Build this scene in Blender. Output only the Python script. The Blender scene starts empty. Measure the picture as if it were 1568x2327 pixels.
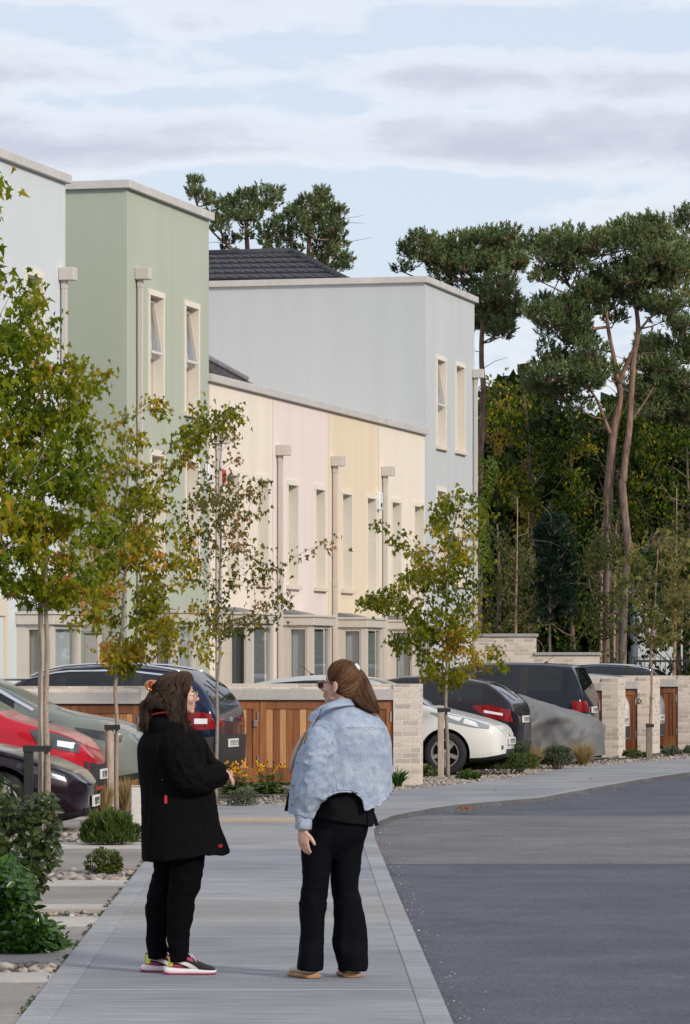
import bpy, bmesh, math, random
import numpy as np
from mathutils import Vector, Matrix, noise
from mathutils.bvhtree import BVHTree
R = math.radians
scene = bpy.context.scene
COL = scene.collection
F = 9400.0      # focal length in units of 1/1568 of the picture width
CH = 1.65       # camera height, metres
def W(px, py, d):
    return Vector(((px-784)*d/F, d, CH-(py-1511)*d/F))
def G(px, py, z=0.0):
    d = F*CH/(py-1511)
    return Vector(((px-784)*d/F, d, z))
def sx(px, d): return (px-784)*d/F
def sz(py, d): return CH-(py-1511)*d/F

# ------------------------------------------------------------------ tagging
def tag(o, label=None, cat=None, group=None, kind=None):
    if label: o['label'] = label
    if cat: o['category'] = cat
    if group: o['group'] = group
    if kind: o['kind'] = kind
    return o
def empty(name, loc=(0,0,0), rz=0.0, parent=None):
    o = bpy.data.objects.new(name, None); COL.objects.link(o)
    o.location = loc; o.rotation_euler = (0,0,rz); o.empty_display_size = .3
    if parent: o.parent = parent
    return o
def thing(name, label, cat, loc=(0,0,0), rz=0.0, group=None):
    return tag(empty(name, loc, rz), label, cat, group)
def boxuv(me):
    n = len(me.loops)
    uv = me.uv_layers.new(name='UVMap')
    co = np.empty(len(me.vertices)*3); me.vertices.foreach_get('co', co); co = co.reshape(-1,3)
    out = np.zeros((n,2))
    for p in me.polygons:
        nn = p.normal; a = (abs(nn.x), abs(nn.y), abs(nn.z))
        k = a.index(max(a))
        ii = list(p.loop_indices)
        c = co[[me.loops[i].vertex_index for i in ii]]
        if k == 0: out[ii] = c[:, [1,2]]
        elif k == 1: out[ii] = c[:, [0,2]]
        else: out[ii] = c[:, [0,1]]
    uv.data.foreach_set('uv', out.ravel())
def mk(name, verts, faces, mats, parent=None, smooth=False, mi=None, uv=False, attr=None):
    me = bpy.data.meshes.new(name)
    me.from_pydata([tuple(v) for v in verts], [], faces)
    if not isinstance(mats, (list, tuple)): mats = [mats]
    for m in mats: me.materials.append(m)
    if mi is not None: me.polygons.foreach_set('material_index', mi)
    if smooth: me.polygons.foreach_set('use_smooth', [True]*len(me.polygons))
    if attr is not None:
        a = me.attributes.new('tint', 'FLOAT', 'FACE'); a.data.foreach_set('value', attr)
    me.update()
    if uv: boxuv(me)
    o = bpy.data.objects.new(name, me); COL.objects.link(o)
    if parent: o.parent = parent
    return o
def objmesh(name, me, parent=None):
    o = bpy.data.objects.new(name, me); COL.objects.link(o)
    if parent: o.parent = parent
    return o
class MB:
    """collects shapes into one mesh"""
    def __init__(s): s.v = []; s.f = []; s.m = []
    def add(s, vs, fs, m=0):
        n = len(s.v); s.v += [tuple(v) for v in vs]
        s.f += [tuple(i+n for i in f) for f in fs]; s.m += [m]*len(fs); return s
    def box(s, x0, x1, y0, y1, z0, z1, m=0, M=None):
        vs = [Vector((x,y,z)) for z in (z0,z1) for y in (y0,y1) for x in (x0,x1)]
        if M is not None: vs = [M@v for v in vs]
        return s.add(vs, [(0,2,3,1),(4,5,7,6),(0,1,5,4),(1,3,7,5),(3,2,6,7),(2,0,4,6)], m)
    def bbox(s, x0, x1, y0, y1, z0, z1, b=.01, m=0, M=None):
        """box with chamfered edges"""
        bm = bmesh.new()
        vs = [bm.verts.new((x,y,z)) for z in (z0,z1) for y in (y0,y1) for x in (x0,x1)]
        for f in [(0,2,3,1),(4,5,7,6),(0,1,5,4),(1,3,7,5),(3,2,6,7),(2,0,4,6)]: bm.faces.new([vs[i] for i in f])
        bmesh.ops.bevel(bm, geom=bm.edges[:], offset=b, segments=1, affect='EDGES')
        bm.verts.index_update()
        V = [v.co.copy() for v in bm.verts]
        if M is not None: V = [M@v for v in V]
        s.add(V, [tuple(v.index for v in f.verts) for f in bm.faces], m); bm.free(); return s
    def prism(s, poly, z0, z1, m=0, M=None):
        n = len(poly)
        vs = [Vector((p[0],p[1],z0)) for p in poly]+[Vector((p[0],p[1],z1)) for p in poly]
        if M is not None: vs = [M@v for v in vs]
        fs = [tuple(range(n-1,-1,-1)), tuple(range(n,2*n))]+[(i,(i+1)%n,n+(i+1)%n,n+i) for i in range(n)]
        return s.add(vs, fs, m)
    def tube(s, pts, rad, n=8, m=0, caps=True, ry=None, up=None):
        """rad: number or list; ry: second radius list (elliptic, along 'up')"""
        pts = [Vector(p) for p in pts]; k = len(pts)
        if not isinstance(rad, (list,tuple)): rad = [rad]*k
        ry = ry if ry is not None else rad
        if not isinstance(ry, (list,tuple)): ry = [ry]*k
        vs = []; prev = Vector(up) if up is not None else None
        for i, p in enumerate(pts):
            t = (pts[min(i+1,k-1)]-pts[max(i-1,0)])
            if t.length < 1e-9: t = Vector((0,0,1))
            t.normalize()
            if prev is None:
                prev = Vector((0,1,0)) if abs(t.y) < .9 else Vector((1,0,0))
            b = prev - t*prev.dot(t)
            if b.length < 1e-6: b = t.orthogonal()
            b.normalize(); a = b.cross(t)
            if up is None: prev = b
            for j in range(n):
                th = 2*math.pi*j/n
                vs.append(p + a*rad[i]*math.cos(th) + b*ry[i]*math.sin(th))
        fs = [(i*n+j, i*n+(j+1)%n, (i+1)*n+(j+1)%n, (i+1)*n+j) for i in range(k-1) for j in range(n)]
        if caps: fs += [tuple(range(n-1,-1,-1)), tuple(range((k-1)*n, k*n))]
        return s.add(vs, fs, m)
    def lathe(s, prof, n=24, m=0, M=None, caps=True):
        """prof: (r, h) list round local Z"""
        vs = []
        for r, h in prof:
            for j in range(n):
                a = 2*math.pi*j/n; v = Vector((r*math.cos(a), r*math.sin(a), h))
                vs.append(M@v if M is not None else v)
        k = len(prof)
        fs = [(i*n+j, i*n+(j+1)%n, (i+1)*n+(j+1)%n, (i+1)*n+j) for i in range(k-1) for j in range(n)]
        if caps: fs += [tuple(range(n-1,-1,-1)), tuple(range((k-1)*n, k*n))]
        return s.add(vs, fs, m)
    def ell(s, c, r, n=12, k=8, m=0, M=None):
        vs = []; c = Vector(c)
        for i in range(1, k):
            ph = math.pi*i/k
            for j in range(n):
                a = 2*math.pi*j/n
                v = Vector((r[0]*math.sin(ph)*math.cos(a), r[1]*math.sin(ph)*math.sin(a), r[2]*math.cos(ph)))
                vs.append(c + (M@v if M is not None else v))
        t = Vector((0,0,r[2])); top = len(vs); vs.append(c+(M@t if M is not None else t)); vs.append(c-(M@t if M is not None else t))
        fs = [(i*n+j, (i+1)*n+j, (i+1)*n+(j+1)%n, i*n+(j+1)%n) for i in range(k-2) for j in range(n)]
        fs += [(top, j, (j+1)%n) for j in range(n)]
        fs += [(top+1, (k-2)*n+(j+1)%n, (k-2)*n+j) for j in range(n)]
        return s.add(vs, fs, m)
    def build(s, name, mats, parent=None, smooth=False, uv=False):
        return mk(name, s.v, s.f, mats, parent, smooth, s.m, uv)
def evalmesh(o):
    """bake modifiers into a fresh mesh"""
    bpy.context.view_layer.update()
    dg = bpy.context.evaluated_depsgraph_get()
    me = bpy.data.meshes.new_from_object(o.evaluated_get(dg))
    o.modifiers.clear(); old = o.data; o.data = me
    bpy.data.meshes.remove(old)
    return o
def autosmooth(o, ang=35):
    me = o.data
    me.polygons.foreach_set('use_smooth', [True]*len(me.polygons))
    try: me.set_sharp_from_angle(angle=R(ang))
    except Exception: pass
    return o

# ------------------------------------------------------------------ materials
class N:
    def __init__(s, name):
        s.m = bpy.data.materials.new(name); s.m.use_nodes = True
        s.t = s.m.node_tree; s.b = s.t.nodes['Principled BSDF']; s.out = s.t.nodes['Material Output']
    def n(s, typ, **k):
        x = s.t.nodes.new(typ)
        for a, v in k.items():
            if a.startswith('i_'):
                key = a[2:]
                x.inputs[int(key) if key.isdigit() else key.replace('_',' ')].default_value = v
            else: setattr(x, a, v)
        return x
    def l(s, a, b): s.t.links.new(a, b)
def rgba(c): return (c[0], c[1], c[2], 1.0)
def ramp(N_, fac, stops, interp='LINEAR'):
    r = N_.n('ShaderNodeValToRGB'); cr = r.color_ramp; cr.interpolation = interp
    while len(cr.elements) < len(stops): cr.elements.new(.5)
    for e, (p, c) in zip(cr.elements, stops): e.position = p; e.color = rgba(c)
    if fac is not None: N_.l(fac, r.inputs['Fac'])
    return r.outputs['Color']
def pm(name, c1, c2=None, scale=20., rough=.7, bump=0., bscale=None, metal=0., coat=0., detail=4., space='Object',
       stretch=(1,1,1), spec=.5, big=None, sheen=0.):
    """noise-mottled surface of two real colours; big=(scale, amount) adds slow value drift (dirt)"""
    n = N(name); b = n.b
    tc = n.n('ShaderNodeTexCoord'); mp = n.n('ShaderNodeMapping'); mp.inputs['Scale'].default_value = stretch
    n.l(tc.outputs[space], mp.inputs['Vector'])
    nz = n.n('ShaderNodeTexNoise', i_Scale=scale, i_Detail=detail, i_Roughness=.6)
    n.l(mp.outputs[0], nz.inputs['Vector'])
    col = ramp(n, nz.outputs['Fac'], [(.3, c1), (.7, c2 or c1)])
    if big:
        nb = n.n('ShaderNodeTexNoise', i_Scale=big[0], i_Detail=3.); n.l(tc.outputs[space], nb.inputs['Vector'])
        k = ramp(n, nb.outputs['Fac'], [(.35, (1-big[1],)*3), (.65, (1,1,1))])
        mx = n.n('ShaderNodeMix', data_type='RGBA', blend_type='MULTIPLY'); mx.inputs[0].default_value = 1
        n.l(col, mx.inputs[6]); n.l(k, mx.inputs[7]); col = mx.outputs[2]
    n.l(col, b.inputs['Base Color'])
    b.inputs['Roughness'].default_value = rough; b.inputs['Metallic'].default_value = metal
    b.inputs['Coat Weight'].default_value = coat; b.inputs['Coat Roughness'].default_value = .04
    b.inputs['Specular IOR Level'].default_value = spec
    if sheen: b.inputs['Sheen Weight'].default_value = sheen
    if bump:
        nz2 = n.n('ShaderNodeTexNoise', i_Scale=bscale or scale*2, i_Detail=3.); n.l(mp.outputs[0], nz2.inputs['Vector'])
        bp = n.n('ShaderNodeBump', i_Strength=bump, i_Distance=.01); n.l(nz2.outputs['Fac'], bp.inputs['Height'])
        n.l(bp.outputs[0], b.inputs['Normal'])
    return n.m
def glassm(name, tint=(.8,.85,.85), rough=.02, alpha=.35):
    """thin window glass: glossy reflection over partly see-through"""
    n = N(name)
    tr = n.n('ShaderNodeBsdfTransparent'); tr.inputs[0].default_value = rgba(tint)
    gl = n.n('ShaderNodeBsdfGlossy'); gl.inputs['Roughness'].default_value = rough
    fr = n.n('ShaderNodeFresnel', i_IOR=1.6)
    ad = n.n('ShaderNodeMath', operation='ADD'); ad.inputs[1].default_value = alpha*.25
    n.l(fr.outputs[0], ad.inputs[0])
    ge = n.n('ShaderNodeNewGeometry'); inv = n.n('ShaderNodeMath', operation='SUBTRACT'); inv.inputs[0].default_value = 1; n.l(ge.outputs['Backfacing'], inv.inputs[1])
    mu = n.n('ShaderNodeMath', operation='MULTIPLY'); n.l(ad.outputs[0], mu.inputs[0]); n.l(inv.outputs[0], mu.inputs[1])
    mx = n.n('ShaderNodeMixShader'); n.l(mu.outputs[0], mx.inputs[0]); n.l(tr.outputs[0], mx.inputs[1]); n.l(gl.outputs[0], mx.inputs[2])
    n.l(mx.outputs[0], n.out.inputs['Surface'])
    return n.m
def leafm(name, stops, trans=.35, rough=.5):
    n = N(name); b = n.b
    at = n.n('ShaderNodeAttribute', attribute_name='tint')
    col = ramp(n, at.outputs['Fac'], stops)
    n.l(col, b.inputs['Base Color']); b.inputs['Roughness'].default_value = rough
    b.inputs['Specular IOR Level'].default_value = .12 if rough >= .5 else .35
    tl = n.n('ShaderNodeBsdfTranslucent'); n.l(col, tl.inputs[0])
    mx = n.n('ShaderNodeMixShader'); mx.inputs[0].default_value = trans
    n.l(b.outputs[0], mx.inputs[1]); n.l(tl.outputs[0], mx.inputs[2]); n.l(mx.outputs[0], n.out.inputs['Surface'])
    return n.m
def brickm(name, c1, c2, mortar, scale=1.):
    n = N(name)
    tc = n.n('ShaderNodeTexCoord')
    br = n.n('ShaderNodeTexBrick'); br.offset = .5
    br.inputs['Scale'].default_value = 1; br.inputs['Brick Width'].default_value = .225*scale; br.inputs['Row Height'].default_value = .075*scale
    br.inputs['Mortar Size'].default_value = .008; br.inputs['Mortar Smooth'].default_value = .3; br.inputs['Bias'].default_value = -.25
    br.inputs['Color1'].default_value = rgba(c1); br.inputs['Color2'].default_value = rgba(c2); br.inputs['Mortar'].default_value = rgba(mortar)
    # wobble so courses are not ruler straight
    nz = n.n('ShaderNodeTexNoise', i_Scale=6., i_Detail=3.); n.l(tc.outputs['UV'], nz.inputs['Vector'])
    vm = n.n('ShaderNodeVectorMath', operation='MULTIPLY_ADD'); vm.inputs[1].default_value = (.012,.012,0)
    n.l(nz.outputs['Color'], vm.inputs[0]); n.l(tc.outputs['UV'], vm.inputs[2])
    n.l(vm.outputs[0], br.inputs['Vector'])
    n2 = n.n('ShaderNodeTexNoise', i_Scale=40., i_Detail=4.); n.l(tc.outputs['UV'], n2.inputs['Vector'])
    k = ramp(n, n2.outputs['Fac'], [(.3,(.8,.8,.8)),(.7,(1.08,1.08,1.08))])
    mx = n.n('ShaderNodeMix', data_type='RGBA', blend_type='MULTIPLY'); mx.inputs[0].default_value = 1
    n.l(br.outputs['Color'], mx.inputs[6]); n.l(k, mx.inputs[7])
    n.l(mx.outputs[2], n.b.inputs['Base Color']); n.b.inputs['Roughness'].default_value = .9
    bp = n.n('ShaderNodeBump', i_Strength=.6, i_Distance=.008); bp.invert = True
    n.l(br.outputs['Fac'], bp.inputs['Height']); n.l(bp.outputs[0], n.b.inputs['Normal'])
    return n.m
def renderm(name, c, var=.05):
    """wall render: fine sand grain, faint damp streaks"""
    n = N(name); tc = n.n('ShaderNodeTexCoord')
    a = n.n('ShaderNodeTexNoise', i_Scale=60., i_Detail=5., i_Roughness=.7); n.l(tc.outputs['Object'], a.inputs['Vector'])
    mp = n.n('ShaderNodeMapping'); mp.inputs['Scale'].default_value = (1.2,1.2,.12); n.l(tc.outputs['Object'], mp.inputs['Vector'])
    s = n.n('ShaderNodeTexNoise', i_Scale=1.6, i_Detail=5.); n.l(mp.outputs[0], s.inputs['Vector'])
    k1 = ramp(n, a.outputs['Fac'], [(.25,(1-var*2.2,)*3),(.75,(1+var*1.2,)*3)])
    k2 = ramp(n, s.outputs['Fac'], [(.3,(1-var*1.2,1-var*1.1,1-var*1.2)),(.62,(1,1,1))])
    m1 = n.n('ShaderNodeMix', data_type='RGBA', blend_type='MULTIPLY'); m1.inputs[0].default_value = 1
    n.l(k1, m1.inputs[6]); n.l(k2, m1.inputs[7])
    m2 = n.n('ShaderNodeMix', data_type='RGBA', blend_type='MULTIPLY'); m2.inputs[0].default_value = 1
    m2.inputs[6].default_value = rgba(c); n.l(m1.outputs[2], m2.inputs[7])
    n.l(m2.outputs[2], n.b.inputs['Base Color']); n.b.inputs['Roughness'].default_value = .92; n.b.inputs['Specular IOR Level'].default_value = .2
    bp = n.n('ShaderNodeBump', i_Strength=.35, i_Distance=.006); n.l(a.outputs['Fac'], bp.inputs['Height']); n.l(bp.outputs[0], n.b.inputs['Normal'])
    return n.m
def barkm(name, c1, c2, scale=14, stretch=(1,1,.25), bump=.8):
    return pm(name, c1, c2, scale=scale, rough=.9, bump=bump, bscale=scale*1.5, stretch=stretch, spec=.2)
def paintm(name, c, metal=.35, rough=.32, flake=1.0):
    n = N(name); b = n.b
    b.inputs['Base Color'].default_value = rgba(c); b.inputs['Metallic'].default_value = metal*.25; b.inputs['Specular IOR Level'].default_value = .12
    b.inputs['Roughness'].default_value = rough; b.inputs['Coat Weight'].default_value = .7; b.inputs['Coat Roughness'].default_value = .05
    tc = n.n('ShaderNodeTexCoord'); nz = n.n('ShaderNodeTexNoise', i_Scale=2.5, i_Detail=6.); n.l(tc.outputs['Object'], nz.inputs['Vector'])
    rr = n.n('ShaderNodeMapRange'); rr.inputs[1].default_value=.35; rr.inputs[2].default_value=.7; rr.inputs[3].default_value=.02; rr.inputs[4].default_value=.07
    n.l(nz.outputs['Fac'], rr.inputs[0]); n.l(rr.outputs[0], b.inputs['Coat Roughness'])
    return n.m

M = {}
M['render_white'] = renderm('pale_render', (.62,.665,.685))
M['render_green'] = renderm('sage_render', (.445,.485,.395))
M['render_cream'] = renderm('cream_render', (.82,.735,.63))
M['render_pink'] = renderm('pink_render', (.80,.695,.655))
M['render_yellow'] = renderm('yellow_render', (.77,.655,.49))
M['render_blue'] = renderm('blue_grey_render', (.54,.57,.58))
M['stone'] = pm('cast_stone', (.62,.54,.44), (.72,.64,.53), scale=50, rough=.85, bump=.15)
M['cap'] = pm('parapet_metal', (.55,.52,.49), (.60,.57,.54), scale=8, rough=.5, big=(2,.12))
M['pipe'] = pm('downpipe_metal', (.54,.50,.455), (.58,.54,.49), scale=6, rough=.45)
M['upvc'] = pm('window_frame', (.58,.535,.475), (.62,.575,.515), scale=10, rough=.4)
M['reveal'] = pm('reveal_stone', (.70,.64,.54), (.79,.73,.63), scale=40, rough=.85)
M['glass'] = glassm('window_glass', (.93,.95,.95), alpha=.12)
M['curtain_white'] = pm('white_curtain', (.50,.52,.54), (.62,.63,.64), scale=3, rough=.9, stretch=(12,12,.3))
M['curtain_blue'] = pm('blue_grey_curtain', (.10,.14,.17), (.22,.28,.30), scale=3, rough=.9, stretch=(12,12,.3))
M['curtain_cream'] = pm('cream_blind', (.50,.48,.38), (.58,.55,.45), scale=3, rough=.9, stretch=(.3,.3,16))
M['curtain_grey'] = pm('grey_blind', (.20,.215,.22), (.27,.285,.29), scale=3, rough=.9, stretch=(.3,.3,16))
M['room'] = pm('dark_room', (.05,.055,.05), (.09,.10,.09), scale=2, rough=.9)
M['lead'] = pm('lead_flashing', (.13,.135,.15), (.22,.225,.24), scale=14, rough=.6)
M['slate'] = pm('roof_tile', (.018,.018,.024), (.045,.045,.055), scale=9, rough=.75, bump=.4)
M['slate_grey'] = pm('weathered_slate', (.035,.035,.038), (.09,.09,.09), scale=14, rough=.8, bump=.5)
M['brick'] = brickm('buff_brick', (.72,.63,.54), (.40,.34,.29), (.76,.70,.63))
M['concrete'] = pm('cast_concrete', (.47,.45,.42), (.54,.51,.48), scale=18, rough=.85, bump=.2, big=(1.5,.15))
M['coping'] = pm('grey_coping', (.30,.30,.29), (.38,.38,.37), scale=18, rough=.85, bump=.2)
M['steel'] = pm('brushed_steel', (.6,.6,.6), (.7,.7,.7), scale=20, rough=.35, metal=.9)
M['black'] = pm('black_plastic', (.012,.012,.013), (.02,.02,.021), scale=30, rough=.6)
M['rubber'] = pm('tyre_rubber', (.014,.014,.014), (.025,.025,.025), scale=30, rough=.85, bump=.2)
# ================================================================== SETTING
def sheet(name, pts, z, mat, thick=None, uv=False):
    vs = [(p[0], p[1], z) for p in pts]; n = len(vs); fs = [tuple(range(n))]
    if thick:
        vs += [(p[0], p[1], z-thick) for p in pts]
        fs += [(i, n+i, n+(i+1)%n, (i+1)%n) for i in range(n)]
    o = mk(name, vs, fs, mat, uv=uv)
    if o.data.polygons[0].normal.z < 0:
        o.data.flip_normals()
    return tag(o, kind='structure')
def bandm(name, base1, base2, sc, bands, joints, edge=None, streak=(0.6,9,1), grain=.3, gs=110.):
    """ground concrete: world-Y bands (slabs of different pours), thin pale joints, broom streaks"""
    n = N(name); g = n.n('ShaderNodeNewGeometry'); sp = n.n('ShaderNodeSeparateXYZ'); n.l(g.outputs['Position'], sp.inputs[0])
    mp = n.n('ShaderNodeMapping'); mp.inputs['Scale'].default_value = streak; n.l(g.outputs['Position'], mp.inputs['Vector'])
    nz = n.n('ShaderNodeTexNoise', i_Scale=sc, i_Detail=6., i_Roughness=.65); n.l(mp.outputs[0], nz.inputs['Vector'])
    col = ramp(n, nz.outputs['Fac'], [(.32, base1), (.68, base2)])
    ng = n.n('ShaderNodeTexNoise', i_Scale=gs, i_Detail=3.); n.l(g.outputs['Position'], ng.inputs['Vector'])
    kg = ramp(n, ng.outputs['Fac'], [(.3,(1-grain,)*3),(.7,(1+grain*.8,)*3)])
    def mul(c, k, f=1.):
        mx = n.n('ShaderNodeMix', data_type='RGBA', blend_type='MULTIPLY')
        if isinstance(f, (int,float)): mx.inputs[0].default_value = f
        else: n.l(f, mx.inputs[0])
        n.l(c, mx.inputs[6])
        if isinstance(k, tuple): mx.inputs[7].default_value = rgba(k)
        else: n.l(k, mx.inputs[7])
        return mx.outputs[2]
    col = mul(col, kg)
    nl = n.n('ShaderNodeTexNoise', i_Scale=.7, i_Detail=5.); n.l(g.outputs['Position'], nl.inputs['Vector'])
    col = mul(col, ramp(n, nl.outputs['Fac'], [(.35,(.80,.80,.81)),(.62,(1.07,1.07,1.06))]))
    def between(a, b):
        c1 = n.n('ShaderNodeMath', operation='GREATER_THAN'); c1.inputs[1].default_value = a; n.l(sp.outputs['Y'], c1.inputs[0])
        c2 = n.n('ShaderNodeMath', operation='LESS_THAN'); c2.inputs[1].default_value = b; n.l(sp.outputs['Y'], c2.inputs[0])
        m = n.n('ShaderNodeMath', operation='MULTIPLY'); n.l(c1.outputs[0], m.inputs[0]); n.l(c2.outputs[0], m.inputs[1]); return m.outputs[0]
    for a, b, c in bands: col = mul(col, c, between(a, b))
    for y, w, c in joints:
        mx = n.n('ShaderNodeMix', data_type='RGBA'); n.l(between(y-w, y+w), mx.inputs[0]); n.l(col, mx.inputs[6]); mx.inputs[7].default_value = rgba(c); col = mx.outputs[2]
    n.l(col, n.b.inputs['Base Color']); n.b.inputs['Roughness'].default_value = .85; n.b.inputs['Specular IOR Level'].default_value = .3
    bp = n.n('ShaderNodeBump', i_Strength=.3, i_Distance=.006); n.l(nz.outputs['Fac'], bp.inputs['Height']); n.l(bp.outputs[0], n.b.inputs['Normal'])
    return n.m
dy = lambda y: F*CH/(y-1511)
pale = (.40,.39,.385)
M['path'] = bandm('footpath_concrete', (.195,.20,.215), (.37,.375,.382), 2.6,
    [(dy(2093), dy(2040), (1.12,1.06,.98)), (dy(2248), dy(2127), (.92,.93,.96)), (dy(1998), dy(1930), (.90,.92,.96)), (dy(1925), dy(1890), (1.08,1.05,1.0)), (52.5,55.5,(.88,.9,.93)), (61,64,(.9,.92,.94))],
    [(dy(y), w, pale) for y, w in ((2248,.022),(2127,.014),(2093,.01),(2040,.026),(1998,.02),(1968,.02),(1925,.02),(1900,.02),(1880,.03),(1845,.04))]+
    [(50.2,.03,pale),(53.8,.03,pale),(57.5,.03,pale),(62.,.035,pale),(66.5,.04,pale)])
M['kerb'] = bandm('kerb_concrete', (.225,.23,.245), (.385,.39,.397), 3., [(dy(2093), dy(2040), (1.04,1.0,.96))], [(dy(y), .01, (.2,.2,.2)) for y in (2310,2248,2127,2093,2040,1968,1900)])
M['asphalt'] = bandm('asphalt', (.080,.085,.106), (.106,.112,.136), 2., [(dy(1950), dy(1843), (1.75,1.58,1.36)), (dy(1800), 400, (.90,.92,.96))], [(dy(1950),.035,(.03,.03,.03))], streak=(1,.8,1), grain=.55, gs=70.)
M['pavers'] = bandm('drive_pavers', (.21,.19,.17), (.33,.30,.27), 3., [], [], streak=(.8,7,1))
M['edging'] = bandm('pale_edging', (.42,.385,.34), (.50,.465,.42), 8., [], [], streak=(1,1,1))
M['tactile'] = bandm('tactile_paving', (.42,.34,.24), (.50,.42,.30), 8., [], [(44.+i*.17,.03,(.30,.24,.17)) for i in range(-12,14)], streak=(1,1,1))
M['soil'] = pm('garden_soil', (.055,.042,.03), (.12,.10,.08), scale=4, rough=.95, bump=.6)
M['ground'] = pm('woodland_floor', (.03,.03,.018), (.075,.065,.035), scale=1.5, rough=.95, bump=.6)

sheet('ground', [(-400,-60),(400,-60),(400,700),(-400,700)], -.09, M['ground'])
# road: wide asphalt sheet with kerb-side outline following the path
roadedge = [(1081,2450),(1030,2326),(968,2180),(905,2035),(872,1955),(852,1905),(850,1885),(862,1866),(890,1854),(931,1845),(1015,1831),(1093,1823),(1223,1813),(1337,1792),(1459,1770),(1568,1754)]
RE = [G(*p) for p in roadedge]
RE = [Vector((RE[0].x, 8, 0))] + RE + [Vector((8.2,72,0)), Vector((14,90,0)), Vector((24,120,0))]
far = [(429,1831),(560,1831),(700,1826),(870,1803),(931,1792),(1050,1780),(1174,1764),(1296,1743),(1568,1723)]
FE = [G(*p) for p in far] + [Vector((10.5,88,0)), Vector((20,122,0))]
LEF = [Vector(((-.0107)*12-0.0,12,0))]
pl = lambda y: G(683-.795*(y-1511), y)
LE = [Vector((-2.05-.0107*8+.0, 8, 0))]
a = pl(2326); b = pl(1850); k = (b.x-a.x)/(b.y-a.y)
LE = [Vector((a.x+k*(8-a.y), 8, 0)), a, pl(2100), pl(1958), b, G(429,1831)]
# path polygon = left edge, far edge, then back along the road edge
poly = [(p.x,p.y) for p in LE] + [(p.x,p.y) for p in FE[1:]] + [(p.x,p.y) for p in reversed(RE)]
# triangulated path slab
def polyslab(name, poly, z, thick, mat):
    bm = bmesh.new(); vs = [bm.verts.new((x,y,z)) for x,y in poly]
    f = bm.faces.new(vs)
    if f.calc_area() and f.normal.z < 0: f.normal_flip()
    f.normal_update()
    if f.normal.z < 0: f.normal_flip()
    r = bmesh.ops.extrude_face_region(bm, geom=[f])
    top = [g for g in r['geom'] if isinstance(g, bmesh.types.BMVert)]
    for v in top: v.co.z = z-thick
    # r is the copy: keep both, recalc
    bmesh.ops.triangulate(bm, faces=[q for q in bm.faces if len(q.verts) > 4])
    bmesh.ops.recalc_face_normals(bm, faces=bm.faces)
    me = bpy.data.meshes.new(name); bm.to_mesh(me); bm.free(); me.materials.append(mat)
    return tag(objmesh(name, me), kind='structure')
polyslab('footpath', poly, 0, .085, M['path'])
sheet('road', [(p.x-.05,p.y) for p in RE]+[(60,140),(60,8)], -.05, M['asphalt'])
# kerb strips lie on the path edge
def strip(name, pts, w, z, mat, thick=.02, side=1):
    L = []; Rr = []
    for i, p in enumerate(pts):
        t = (pts[min(i+1,len(pts)-1)]-pts[max(i-1,0)]); t.z = 0; t.normalize(); nn = Vector((-t.y, t.x, 0))*side
        L.append(p); Rr.append(p+nn*w)
    vs = []; fs = []
    for a_, b_ in zip(L, Rr): vs += [(a_.x,a_.y,z),(b_.x,b_.y,z),(a_.x,a_.y,z-thick),(b_.x,b_.y,z-thick)]
    for i in range(len(pts)-1):
        q = i*4; fs += [(q,q+1,q+5,q+4),(q,q+4,q+6,q+2),(q+1,q+3,q+7,q+5)]
    fs += [(0,2,3,1),(4*len(pts)-4,4*len(pts)-3,4*len(pts)-1,4*len(pts)-2)]
    return mk(name, vs, fs, mat)
k1 = strip('kerb', [p.copy() for p in RE], .13, .004, M['kerb'], .054, 1); tag(k1, kind='structure')
k2 = strip('path_edging', [p.copy() for p in LE], .15, .004, M['kerb'], .08, -1); tag(k2, kind='structure')
tp = sheet('tactile_paving', [(sx(470,43.5),43.35),(sx(690,43.5),43.35),(sx(690,44.8),44.75),(sx(470,44.8),44.75)], .006, M['tactile'], .01)
# left-hand drives: strips of pavers, pale edging and cobble beds, square to the path
def lx(y):   # x of the path's left edge at world y
    return a.x+k*(y-a.y)
def lstrip(name, y0, y1, z, mat, x0=-9.0):
    return sheet(name, [(x0,y0),(lx(y0)-.003,y0),(lx(y1)-.003,y1),(x0,y1)], z, mat, .06)
lstrip('garden_bed', 14, 60, -.03, M['soil'])
PV = [(12,21.58),(23.0,26.2),(28.6,30.97),(33.6,37.3),(41.6,44.4)]
ED = [(21.583,22.25),(26.203,27.2),(28.0,28.597),(30.973,31.8),(37.303,38.6),(44.403,45.1)]
for y0, y1 in PV: lstrip('driveway', y0, y1, -.006, M['pavers'])
for y0, y1 in ED: lstrip('drive_edging', y0, y1, -.002, M['edging'])
# right-hand / middle gardens in front of the terrace
sheet('garden_bed', [(-9,45.2),(lx(45.2)-.02,45.2),(lx(48)-.02,48.3)]+[(p.x,p.y+.01) for p in FE]+[(20,140),(-9,140)], -.028, M['soil'])
TH = R(13.7)
ux, uy = math.sin(TH), math.cos(TH); vx, vy = math.cos(TH), -math.sin(TH)
OX, OY = -2.28, 69.3
def hl(xp, yp, z=0.): return Vector((OX+vx*xp+ux*yp, OY+vy*xp+uy*yp, z))
def fy(px, c=0.):
    """distance along the house frontage whose plane lies c in front of the walls, for a bearing"""
    r = (px-784)/F; ox = OX+vx*c; oy = OY+vy*c
    return (r*oy-ox)/(ux-r*uy)
for y0, y1 in ((-13.2,-9.8),(-8.3,-4.5),(-.2,3.4),(4.0,7.6),(8.2,11.6),(12.2,15.2),(16.,19.5)):
    sheet('driveway', [hl(.05,y0),hl(5.6,y0),hl(5.6,y1),hl(.05,y1)], -.012, M['pavers'])

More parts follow.
